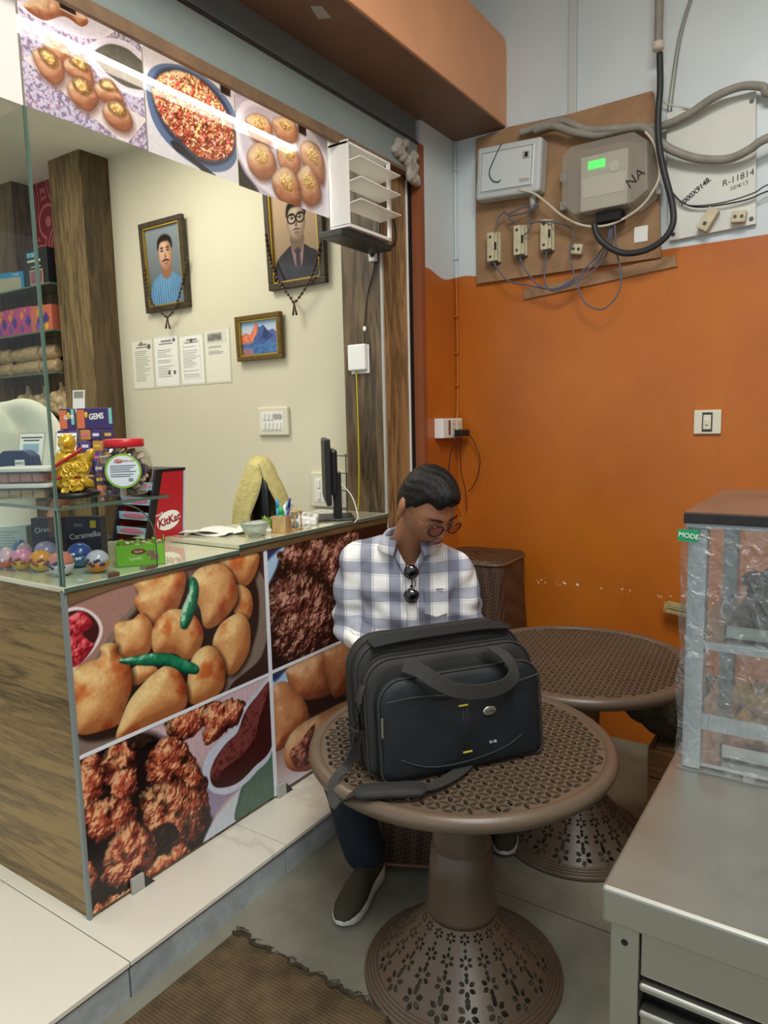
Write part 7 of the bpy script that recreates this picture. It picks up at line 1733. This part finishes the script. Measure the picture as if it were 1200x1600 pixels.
# card stands and payment speaker behind them
def cardstand(label, loc, rz, w_):
    t = thing('card_stand', label, 'card stand', loc, rz, 'clear card stands'); m4 = Matrix.Rotation(-.30, 4, 'X')
    MB().box(-w_, w_, 0, .003, 0, .155, m4).build('acrylic_sheet', clear, t); MB().box(-w_ + .004, w_ - .004, -.0012, -.0002, .035, .150, m4).build('card', M['paper'], t)
    mb = MB()
    for z, l in ((.135, .8), (.125, .6), (.075, .5)): mb.box(-w_ * l, w_ * l, -.002, -.0012, z, z + .004, m4)
    mb.box(-w_ * .8, w_ * .8, -.002, -.0012, .044, .048, m4); mb.build('card_print', M['dmetal'], t)['kind'] = 'stuff'
    MB().box(-w_ * .6, w_ * .6, -.002, -.0013, .085, .115, m4).build('card_picture', cv_('#8fb0c4'), t)
    MB().box(-w_, w_, -.02, .05, 0, .003).build('foot', clear, t)
cardstand('left clear stand with payment card behind the tubs', (-2.295, 1.300, ZS + .05), math.radians(30), .045)
cardstand('right clear stand with payment card beside the golden statue', (-2.165, 1.350, ZS + .05), math.radians(38), .036)
bx_ = MB(); bx_.box(-2.42, -2.10, 1.255, 1.42, ZS, ZS + .048); o = bx_.build('counter_riser', M['wood_dark']); tag(o, 'low dark wooden riser behind the plastic tubs', 'riser')
t = thing('payment_speaker', 'dark blue payment speaker with white badge behind the tubs', 'speaker', (-2.275, 1.262, ZS + .05), math.radians(32))
MB().prism([(-.07, 0), (.07, 0), (.058, .075), (.035, .092), (-.035, .092), (-.058, .075)], (0, -.03, 0), (1, 0, 0), (0, 0, 1), (0, .055, 0)).build('housing', cv_('#26365c', rough=.4), t, bevel=.006)
MB().box(.004, .034, -.033, -.0295, .040, .062).build('badge', M['white'], t); letter('badge_lettering', 'NXTS', .010, (.019, -.0335, .051), (1, 0, 0), (0, 0, 1), pen, t); MB().box(.0, .05, -.033, -.0295, .014, .024).build('stripe', cv_('#3aa2c8'), t)
# hanging sachet strips
t = thing('sachet_stand', 'purple stand hung with strips of sweet sachets behind the statue', 'display stand', (-2.43, 1.62, 1.081), math.radians(20)); t.scale = (.85, 1, 1)
MB().box(-.012, .012, .004, .016, 0, .50).build('post', M['dmetal'], t); MB().box(-.09, .09, -.05, .06, 0, .006).build('foot', M['dmetal'], t)
for x0, x1, s_ in ((-.135, -.055, 'GEMS'), (-.045, .135, 'GEMS')):
    h_ = MB().box(x0, x1, -.006, .002, .42, .50).build('header_card', cv_('#3d2c66', rough=.4), t, bevel=.003)
    letter('lettering', s_, .030 if x1 - x0 > .1 else .020, ((x0 + x1) / 2 + .01, -.0066, .468), (1, 0, .05), (-.05, 0, 1), M['white'], h_, bold=.001)
    MB().box(x1 - .018, x1 - .002, -.0068, -.006, .44, .498).build('bright_edge', cv_('#7fc6b8'), h_); MB().box(x0 + .002, x0 + .04, -.0068, -.006, .425, .495).build('bright_corner', cv_('#d9744a'), h_); MB().ball((x0 + .05, -.008, .475), .009, .002, .012, 12, 8).build('yellow_drop', cv_('#e0b832'), h_, True)
n_ = 0
for c_ in range(5):
    for r_ in range(6):
        x = -.12 + c_ * .058; z = .40 - r_ * .042
        o = MB().box(-.025, .025, -.008, .0, -.019, .019).build('sachet', cv_(('#43306e', '#5a3f88', '#c98a4a', '#43306e')[(c_ + r_ * 3) % 4], rough=.25), t, bevel=.004); o.location = (x, -.004 - .003 * ((c_ + r_) % 2), z)
        MB().box(-.016, .016, -.0092, -.0078, -.005, .006).build('sachet_print', cv_(('#e8e0f0', '#e0c040', '#d86a90')[(c_ + r_) % 3]), o)
o = MB().box(-.026, .026, -.001, .001, 0, .085).build('price_card', M['paper']); o.location = (-2.46, 1.61, 1.565); o.rotation_euler = (-.1, 0, .35); tag(o, 'small white card standing above the purple sachet stand', 'card')
MB().box(-.02, .02, -.0018, -.001, .055, .08).build('card_print', cv_('#8a8f7c'), o)

# toy balls, eggs and boxes inside the case
def toyball(label, loc, c1, c2, r, rz, kind):
    t = thing('toy_ball', label, 'ball', loc, rz, 'toy capsule balls in the case'); n = 9
    up = [(r * math.cos(a), r + r * math.sin(a)) for a in np.linspace(0, math.pi / 2, n)]; dn = [(r * math.cos(a), r + r * math.sin(a)) for a in np.linspace(-math.pi / 2, 0, n)]
    MB().lathe(dn[1:], 24).build('lower_shell', cv_(c2, rough=.3, coat=.4, var=.25 if kind else 0, vscale=40), t, True); MB().lathe(up[:-1], 24).build('upper_shell', cv_(c1, rough=.3, coat=.4), t, True)
    m4 = lambda a, e: Matrix.Rotation(a, 3, 'Z') @ Vector((0, -r * math.cos(e), r * math.sin(e)))
    mb = MB()
    for k in range(8): p = m4(.25 * (k - 4) * .9, .25 * math.sin(k * 1.7)) * 1.0; mb.ball(p + Vector((0, 0, r)), .006, .004, .005, 8, 6)
    mb.build('print_marks', cv_(('#2b2f5c', '#d8d8e4', '#8a3a2c')[kind % 3], rough=.4), t, True)['kind'] = 'stuff'
R_ = .033
toyball('yellow toy ball with pink top, left of the pair in the case', (-2.105, 1.150, ZC), '#cf7fa2', '#c99c2e', R_, .6, 2)
toyball('yellow toy ball with orange top beside the corner strip', (-2.030, 1.165, ZC), '#d68c24', '#c9a02c', R_, .9, 2)
toyball('white and pink printed toy ball at the glass corner', (-1.915, 1.160, ZC), '#c97868', '#c7c6d2', .036, .5, 0)
toyball('white toy ball with orange lower half next to the green box', (-1.858, 1.240, ZC), '#b6b2c2', '#c87a28', .034, .8, 0)
toyball('violet printed toy ball in the rear row of the case', (-2.135, 1.245, ZC), '#9a90b8', '#a6b0cc', .036, .3, 0)
toyball('dark blue printed toy ball with green base in the rear row', (-1.985, 1.265, ZC), '#2c4a8c', '#2f6f9c', .038, .3, 1)
def egg(label, loc, c1, c2):
    t = thing('toy_egg', label, 'egg', loc, 0, 'toy eggs in the case'); P = [(.026 * math.sin(a) * (1 - .12 * (-math.cos(a))), .034 - .034 * math.cos(a)) for a in np.linspace(0.05, math.pi - .05, 15)]
    MB().lathe(P[:7], 20).build('lower_half', cv_(c2, rough=.3, coat=.3), t, True); MB().lathe(P[6:], 20).build('upper_half', cv_(c1, rough=.3, coat=.3), t, True)
    MB().ball((0.012, -.022, .030), .006, .004, .006, 10, 8).build('mark', M['white'], t, True)
egg('pink and orange toy egg nearest the left edge of the case', (-2.225, 1.135, ZC), '#cfa0b8', '#c8563a'); egg('pink and orange toy egg second from the left in the case', (-2.170, 1.140, ZC), '#d2aabc', '#c8563a')
egg('pale pink toy egg behind the orange ones', (-2.205, 1.215, ZC), '#d2aabc', '#c9c2cc')
egg('blue topped toy egg in the rear of the case', (-2.275, 1.24, ZC), '#4a78a8', '#b8b0c4')
def carton(name, label, loc, rz, w_, d_, h_, col, words, group=None, size=.02, cat='box'):
    t = thing(name, label, cat, loc, rz, group)
    b = MB().box(-w_, w_, -d_, d_, 0, h_).build('carton', cv_(col, rough=.4), t, bevel=.0015)
    for i, (s_, x, z, c_) in enumerate(words): letter('lettering', s_, size, (x, -d_ - .0006, z), (1, 0, .12), (-.12, 0, 1), cv_(c_), b)
    return t
GB = 'chocolate boxes in the case'
c1_ = carton('chocolate_box', 'dark navy chocolate box with brown picture at back of case', (-2.30, 1.36, ZC), .55, .052, .02, .125, '#20223e', [('Oreo', -.012, .085, '#e6e6ee')], GB, .026)
MB().box(.008, .05, -.021, -.0202, .06, .122).build('picture_panel', cv_('#7a4a38'), c1_); MB().box(-.05, .05, -.021, -.0203, .0, .05).build('purple_band', cv_('#40305e'), c1_)
c2_ = carton('chocolate_box', 'dark navy chocolate box with script lettering next to the green box', (-2.125, 1.385, ZC), .5, .060, .022, .135, '#1f2740', [('Caramello', .006, .075, '#d8dce8')], GB, .026)
MB().box(.026, .046, -.0228, -.0222, .100, .124).build('yellow_emblem', cv_('#c9b02c'), c2_); MB().box(-.03, .002, -.0228, -.0222, .104, .114).build('grey_mark', cv_('#6a6f80'), c2_)
c3_ = carton('chocolate_box', 'white printed carton at the left back of the case', (-2.42, 1.28, ZC), .55, .08, .025, .10, '#c2ccce', [], GB)
mb = MB()
for k in range(7): mb.box(-.07, .05 - .01 * (k % 3), -.0258, -.0252, .02 + k * .01, .022 + k * .01)
mb.build('print_lines', cv_('#7c8890'), c3_)['kind'] = 'stuff'
t = thing('candy_carton', 'open bright green carton of chocolate candies behind the curved pane', 'carton', (-1.862, 1.395, ZC), math.radians(52))
gc = cv_('#6fae35', rough=.4); W_, D_, H_ = .072, .045, .066
for nm, a in (('front_wall', (-W_, W_, -D_, -D_ + .002, 0, H_)), ('back_wall', (-W_, W_, D_ - .002, D_, 0, H_)), ('end_wall', (-W_, -W_ + .002, -D_, D_, 0, H_)), ('end_wall', (W_ - .002, W_, -D_, D_, 0, H_ + .014)), ('bottom', (-W_, W_, -D_, D_, 0, .002))): MB().box(*a).build(nm, gc, t)
MB().ball((-.005, -D_ - .0005, .045), .022, .001, .009, 16, 8).build('red_emblem', cv_('#7e2c28'), t, True); letter('emblem_lettering', 'Nutry', .010, (-.005, -D_ - .002, .045), (1, 0, .1), (-.1, 0, 1), M['white'], t)
letter('lettering', 'Lovely', .014, (-.014, -D_ - .001, .024), (1, 0, .1), (-.1, 0, 1), cv_('#e8ecd8'), t)
for x, z in ((.030, .038), (.042, .024)): MB().box(x - .012, x + .012, -D_ - .001, -D_ - .0002, z - .008, z + .008).build('picture', cv_('#8a6a5c'), t)
MB().box(-W_ - .0008, -W_ - .0002, -.03, .03, .008, .055).build('side_panel_print', cv_('#9fb0a0'), t)
for k in range(16): o = MB().box(-.011, .011, -.008, .008, -.005, .005).build('wrapped_candy', cv_(('#c8c8a8', '#8a5a4a', '#88a840')[k % 3], rough=.3), t, bevel=.003); o.location = (-.056 + .016 * (k % 8), -.025 + .05 * (k // 8), .056 + .004 * (k % 3)); o.rotation_euler = (k, k * .6, k * 1.3)

# chocolate bar rack
t = thing('snack_rack', 'red sided snack display rack with white oval logo on the counter', 'display rack', (-2.24, 1.72, ZC + .001))
o3 = (-2.24, 1.72, ZC + .001)
red = cv_('#a81f28', rough=.35); lbm0 = cv_('#8fb8d6', rough=.3)
sd_ = [(1.655, ZC), (1.80, ZC), (1.822, 1.340), (1.725, 1.340)]
for x in (-2.148, -2.345): q = MB(o3).prism(sd_, (x, 0, 0), (0, 1, 0), (0, 0, 1), (.006, 0, 0)).build('side_panel', red, t, bevel=.001)
q0 = [o for o in COL.objects if o.name.startswith('side_panel') and o.parent == t][0]
bl = MB(o3); bl.prism([(1.630, ZC), (1.656, ZC), (1.726, 1.345), (1.697, 1.345)], (-2.350, 0, 0), (0, 1, 0), (0, 0, 1), (.012, 0, 0)); bl.build('front_edge', M['black'], t)
bl = MB(o3); bl.prism([(1.630, ZC), (1.656, ZC), (1.726, 1.345), (1.697, 1.345)], (-2.154, 0, 0), (0, 1, 0), (0, 0, 1), (.012, 0, 0)); bl.build('front_edge', M['black'], t)
MB(o3).prism([(1.80, ZC), (1.806, ZC), (1.828, 1.342), (1.822, 1.342)], (-2.345, 0, 0), (0, 1, 0), (0, 0, 1), (.203, 0, 0)).build('back_panel', lbm0, t)
MB(o3).box(-2.35, -2.140, 1.70, 1.83, 1.340, 1.350).build('top_cap', M['black'], t)
lbm = cv_('#9cc4e0', rough=.3)
for k, z in enumerate((1.11, 1.165, 1.22, 1.275)):
    y = 1.645 + (z - ZC) * .27; sh_ = MB(o3).box(-2.338, -2.156, y, y + .13, z - .003, z).build('shelf', lbm, t); fr_ = MB(o3).box(-2.338, -2.156, y - .002, y + .001, z - .003, z + .026).build('shelf_front', lbm, sh_)
    lg = MB().ball((-2.247 - o3[0], y - .0035 - o3[1], z + .012 - o3[2]), .07, .001, .010, 18, 8).build('pink_wrapper_print', cv_('#cf6f8a'), sh_, True)
    for i in range(5): MB(o3).box(-2.333 + i * .036, -2.302 + i * .036, y + .006, y + .10, z + .0005, z + .018).build('snack_bar', cv_(('#b22a34', '#c7ccd8', '#b22a34')[(i + k) % 3], rough=.3), sh_, bevel=.002)
ov = MB(); ov.lathe([(.001, 0), (1, 0), (1, .0012), (.001, .0012)], 40)
ov.v = [(-2.1415 + z - o3[0], 1.738 + x * .054 - o3[1], 1.158 + y * .035 + x * .010 - o3[2]) for x, y, z in ov.v]; ob = ov.build('logo_oval', M['white'], q0)
letter('logo_lettering', 'KitKat', .040, (-2.1398 - o3[0], 1.738 - o3[1], 1.157 - o3[2]), (0, 1, .20), (0, -.20, 1), cv_('#8c1a20'), q0, extrude=.0004, shear=.15, bold=.0012)
letter('logo_lettering', 'Nestle', .014, (-2.1398 - o3[0], 1.697 - o3[1], 1.184 - o3[2]), (0, 1, .35), (0, -.35, 1), M['white'], q0, extrude=.0004)

# ------------------------------------------------------------------ shelves at the back left
t = thing('wall_shelf_unit', 'dark wooden wall shelving with glass shelves behind the shop assistant', 'shelf', (-4.80, 2.83, ZP))
o3 = (-4.80, 2.83, ZP)
MB(o3).box(-5.40, -4.335, 2.925, 2.949, ZP, 2.56).build('back_panel', M['wood_dark'], t)
MB(o3).box(-5.40, -5.19, 2.72, 2.925, ZP, 2.44).build('side_panel', M['wood_light'], t)
for z in (2.440, 2.147, 1.880, 1.56): MB(o3).box(-5.19, -4.335, 2.70, 2.925, z - .010, z).build('shelf', M['glassedge'], t)
MB(o3).box(-5.45, -4.86, 2.80, 2.949, 2.56, 3.18).build('upper_panel', M['wood_dark'], t)
def swirl():
    m, nt, b, N, Lk = newmat('red_swirl_wallpaper')
    tc = N('ShaderNodeTexCoord'); v = N('ShaderNodeTexVoronoi'); v.inputs['Scale'].default_value = 3.2; Lk(tc.outputs['Object'], v.inputs['Vector'])
    mu = N('ShaderNodeMath'); mu.operation = 'MULTIPLY'; mu.inputs[1].default_value = 60; Lk(v.outputs['Distance'], mu.inputs[0])
    s_ = N('ShaderNodeMath'); s_.operation = 'SINE'; Lk(mu.outputs[0], s_.inputs[0])
    r = N('ShaderNodeValToRGB'); r.color_ramp.elements[0].position = .45; r.color_ramp.elements[1].position = .6; r.color_ramp.elements[0].color = (*lin('#7c2f35'), 1); r.color_ramp.elements[1].color = (*lin('#b8656a'), 1)
    Lk(s_.outputs[0], r.inputs[0]); Lk(r.outputs[0], b.inputs['Base Color']); b.inputs['Roughness'].default_value = .5; return m
struct(MB().box(-4.86, -4.33, 2.935, 2.949, 2.56, 3.18).build('trim_4', swirl()))
MB(o3).box(-4.86, -4.335, 2.925, 2.949, 2.44, 2.56).build('red_backing', bpy.data.materials['red_swirl_wallpaper'], t)
def bottle(label, x, y, z):
    t_ = thing('spray_bottle', label, 'bottle', (x, y, z), 0, 'bottles on the wall shelf')
    MB().lathe([(.028, 0), (.030, .006), (.030, .09), (.020, .108)], 16).build('bottle_body', cv_('#c6c9a8', rough=.3), t_, True); MB().lathe([(.0305, .062), (.0308, .064), (.0308, .085), (.0305, .087)], 16, cap=False).build('yellow_band', cv_('#c9c02c'), t_, True); MB().lathe([(.022, .108), (.022, .15), (.018, .155)], 16).build('cap', M['white'], t_, True)
bottle('white capped bottle farthest left on the top shelf', -5.135, 2.80, 2.44); bottle('white capped bottle beside the blue box on the top shelf', -5.065, 2.82, 2.44)
c_ = carton('tissue_box', 'blue box with window on the top wall shelf', (-4.885, 2.80, 2.44), .25, .115, .05, .135, '#2a8cc0', [], None, .02); MB().box(-.105, .09, -.0515, -.0502, .008, .10).build('window_panel', cv_('#a8a690'), c_); letter('lettering', 'Dermi', .020, (.05, -.0512, .118), (1, 0, 0), (0, 0, 1), M['white'], c_)
c_ = carton('picture_box', 'tall black box with framed picture on the top wall shelf', (-4.575, 2.79, 2.44), .1, .115, .03, .25, '#262c2e', [], None, .02)
MB().box(-.065, .065, -.0315, -.0302, .02, .115).build('picture_border', cv_('#b8a878'), c_); MB().box(-.058, .058, -.0325, -.0314, .027, .108).build('picture', cv_('#8a5a6c', var=.6, vscale=30), c_); MB().box(-.08, .03, -.0312, -.0302, .195, .225).build('blue_red_print', cv_('#6aa8c8', var=.5, vscale=25), c_); MB().box(-.08, .05, -.0312, -.0302, .165, .180).build('print_line', cv_('#c9c9b0'), c_); MB().box(-.05, .05, -.0312, -.0302, .130, .138).build('print_line', cv_('#b0b0a0'), c_)
GPK = 'pink and purple gift boxes on the wall shelf'
for k, (x, w_, lb) in enumerate(((-5.03, .06, 'pink and purple gift box farthest left on second shelf'), (-4.90, .06, 'pink and purple gift box second from left on second shelf'), (-4.745, .085, 'pink gift box with dark hexagon, third on second shelf'), (-4.545, .105, 'orange and purple gift box nearest the wooden pillar'))):
    c_ = carton('gift_box', lb, (x, 2.80, 2.147), .1, w_, .05, .185 if k < 3 else .175, '#b84a86' if k < 3 else '#c86a54', [], GPK)
    dm = lambda cx, cz, r_, col, nm: MB().prism([(cx - r_ * .7, cz), (cx, cz - r_), (cx + r_ * .7, cz), (cx, cz + r_)], (0, -.0508, 0), (1, 0, 0), (0, 0, 1), (0, .0006, 0)).build(nm, cv_(col), c_)
    dm(-w_ * .3, .13, .032, '#d89030', 'orange_diamond'); dm(w_ * .45, .09, .045, '#4a3a8c', 'purple_diamond'); dm(-w_ * .4, .045, .036, '#7a4a9c', 'violet_diamond'); dm(w_ * .1, .165, .018, '#d89030', 'orange_diamond')
    if k == 3: dm(0, .08, .06, '#3a2c70', 'dark_diamond'); dm(.05, .04, .03, '#d8b040', 'yellow_diamond')
pkm = mat('snack_packet_film', '#b59a76', .3, var=.35, vscale=55, bump=.3, bscale=40)
pkme = MB(); loft(pkme, [[(x * 1.0, y * d_ / .085, z) for x, y in rsq(.085 * s_, .02)] for s_, d_, z in ((.95, .004, 0), (1, .03, .02), (1, .042, .05), (1, .03, .08), (.95, .004, .10))]); pk_me = pkme.mesh('packet'); pk_me.materials.append(pkm)
for k in range(8):
    c_, r_ = k % 4, k // 4
    o = link('snack_packet', pk_me, None, None, True); o.location = (-5.085 + c_ * .176, 2.79 + .02 * (c_ % 2), 1.880 + r_ * .098); o.rotation_euler = (0, 0, .05 * (c_ - 1.5))
    o.scale = (.98, 1, .98)
    tag(o, '%s beige snack packet %s on the third wall shelf' % (('lower', 'upper')[r_], ('farthest left', 'second from left', 'third from left', 'nearest the pillar')[c_]), 'packet', 'snack packets on the wall shelf')
bgm = mat('puffed_snack_bag', '#b9a37c', .35, var=.5, vscale=40, bump=.7, bscale=60)
for k, (x, s_, lb) in enumerate(((-4.86, .85, 'tied clear bag of puffed snacks left on lowest shelf'), (-4.655, .82, 'tied clear bag of puffed snacks in the middle of lowest shelf'), (-4.455, .88, 'tied clear bag of puffed snacks nearest the pillar'))):
    mb = MB()
    for q in range(14): mb.ball((.06 * math.sin(q * 2.4), .05 * math.cos(q * 2.4), .06 + .010 * q), .055, .05, .045, 10, 7)
    mb.ball((0, 0, .24), .03, .03, .03, 10, 7); mb.ball((0, 0, .28), .022, .02, .02, 10, 7)
    o = link('snack_bag', remeshed(mb, .012, 1, lambda co, nn: co + nn * (.006 * np.sin(co[:, :1] * 90) * np.sin(co[:, 2:] * 80 + 1))), bgm); o.location = (x, 2.81, 1.565); o.scale = (s_, s_, s_); tag(o, lb, 'bag', 'bags of puffed snacks')

# shop assistant behind the counter
AO, AR = Vector((-2.97, 1.50, ZP + .001)), math.radians(60)
ASC = 1.065
AH = Matrix.Translation((0, -.03, 1.60)) @ Matrix.Rotation(.15, 4, 'X')
mb = MB(); add_head(mb, AH); limb(mb, [(0, .02, 1.38), (0, .005, 1.44), (0, -.005, 1.52)], [.062, .056, .056], 18)
ring_loft(mb, [((0, .02, z), rx, ry) for z, rx, ry in ((.80, .14, .09), (1.0, .13, .09), (1.2, .15, .09), (1.34, .15, .08), (1.40, .08, .06))])
ash = [Vector((s_ * .19, .01, 1.345)) for s_ in (-1, 1)]; ael = [Vector((-.27, -.02, 1.06)), Vector((.275, -.05, 1.075))]; awr = [Vector((-.23, -.14, .92)), Vector((.21, -.15, .93))]
for a_, b_, c_ in zip(ash, ael, awr): limb(mb, [a_, (a_ + b_) / 2, b_, (b_ + c_) / 2, c_], [.048, .043, .038, .034, .026], 14)
hand(mb, awr[0], (.5, -.5, -.6), (0, -.3, 1), .95, 1); hand(mb, awr[1], (-.5, -.5, -.6), (0, -.3, 1), .95, -1)
for s_ in (-1, 1): limb(mb, [(s_ * .09, .03, .86), (s_ * .09, .02, .48), (s_ * .09, .03, .09)], [.07, .05, .04], 14); limb(mb, [(s_ * .09, .05, .035), (s_ * .10, -.12, .03)], [.034, .03], 12)
pr = link('person', remeshed(mb, .006, 3), M['skin']); pr.location = AO; pr.rotation_euler = (0, 0, AR); pr.scale = (ASC, ASC, ASC); tag(pr, 'shop assistant in pale T-shirt standing behind the display case, half out of frame', 'person')
link('hair', hair_mesh(AH), M['hair'], pr, True); face(AH, pr)
mb = MB(); ring_loft(mb, [((0, .02, z), rx, ry) for z, rx, ry in ((.82, .165, .12), (1.0, .165, .118), (1.18, .18, .118), (1.30, .185, .108), (1.37, .13, .09), (1.41, .075, .072))], 32)
for a_, b_ in zip(ash, ael): limb(mb, [Vector((a_.x * .45, a_.y, 1.375)), a_, a_ * .30 + b_ * .70], [.052, .070, .078], 18)
link('t_shirt', remeshed(mb, .008, 5, lambda co, nn: co + nn * (.004 * np.sin(co[:, :1] * 34 + co[:, 2:] * 28))), mat('pale_cotton', '#dfe3d2', .85, bump=.15, bscale=30), pr)
mb = MB(); ring_loft(mb, [((0, .02, .78), .15, .11), ((0, .02, .90), .155, .115)], 28)
for s_ in (-1, 1): limb(mb, [(s_ * .085, .025, .84), (s_ * .09, .02, .48), (s_ * .09, .03, .12)], [.085, .068, .06], 16)
link('trousers', remeshed(mb, .012, 4), M['trouser'], pr)
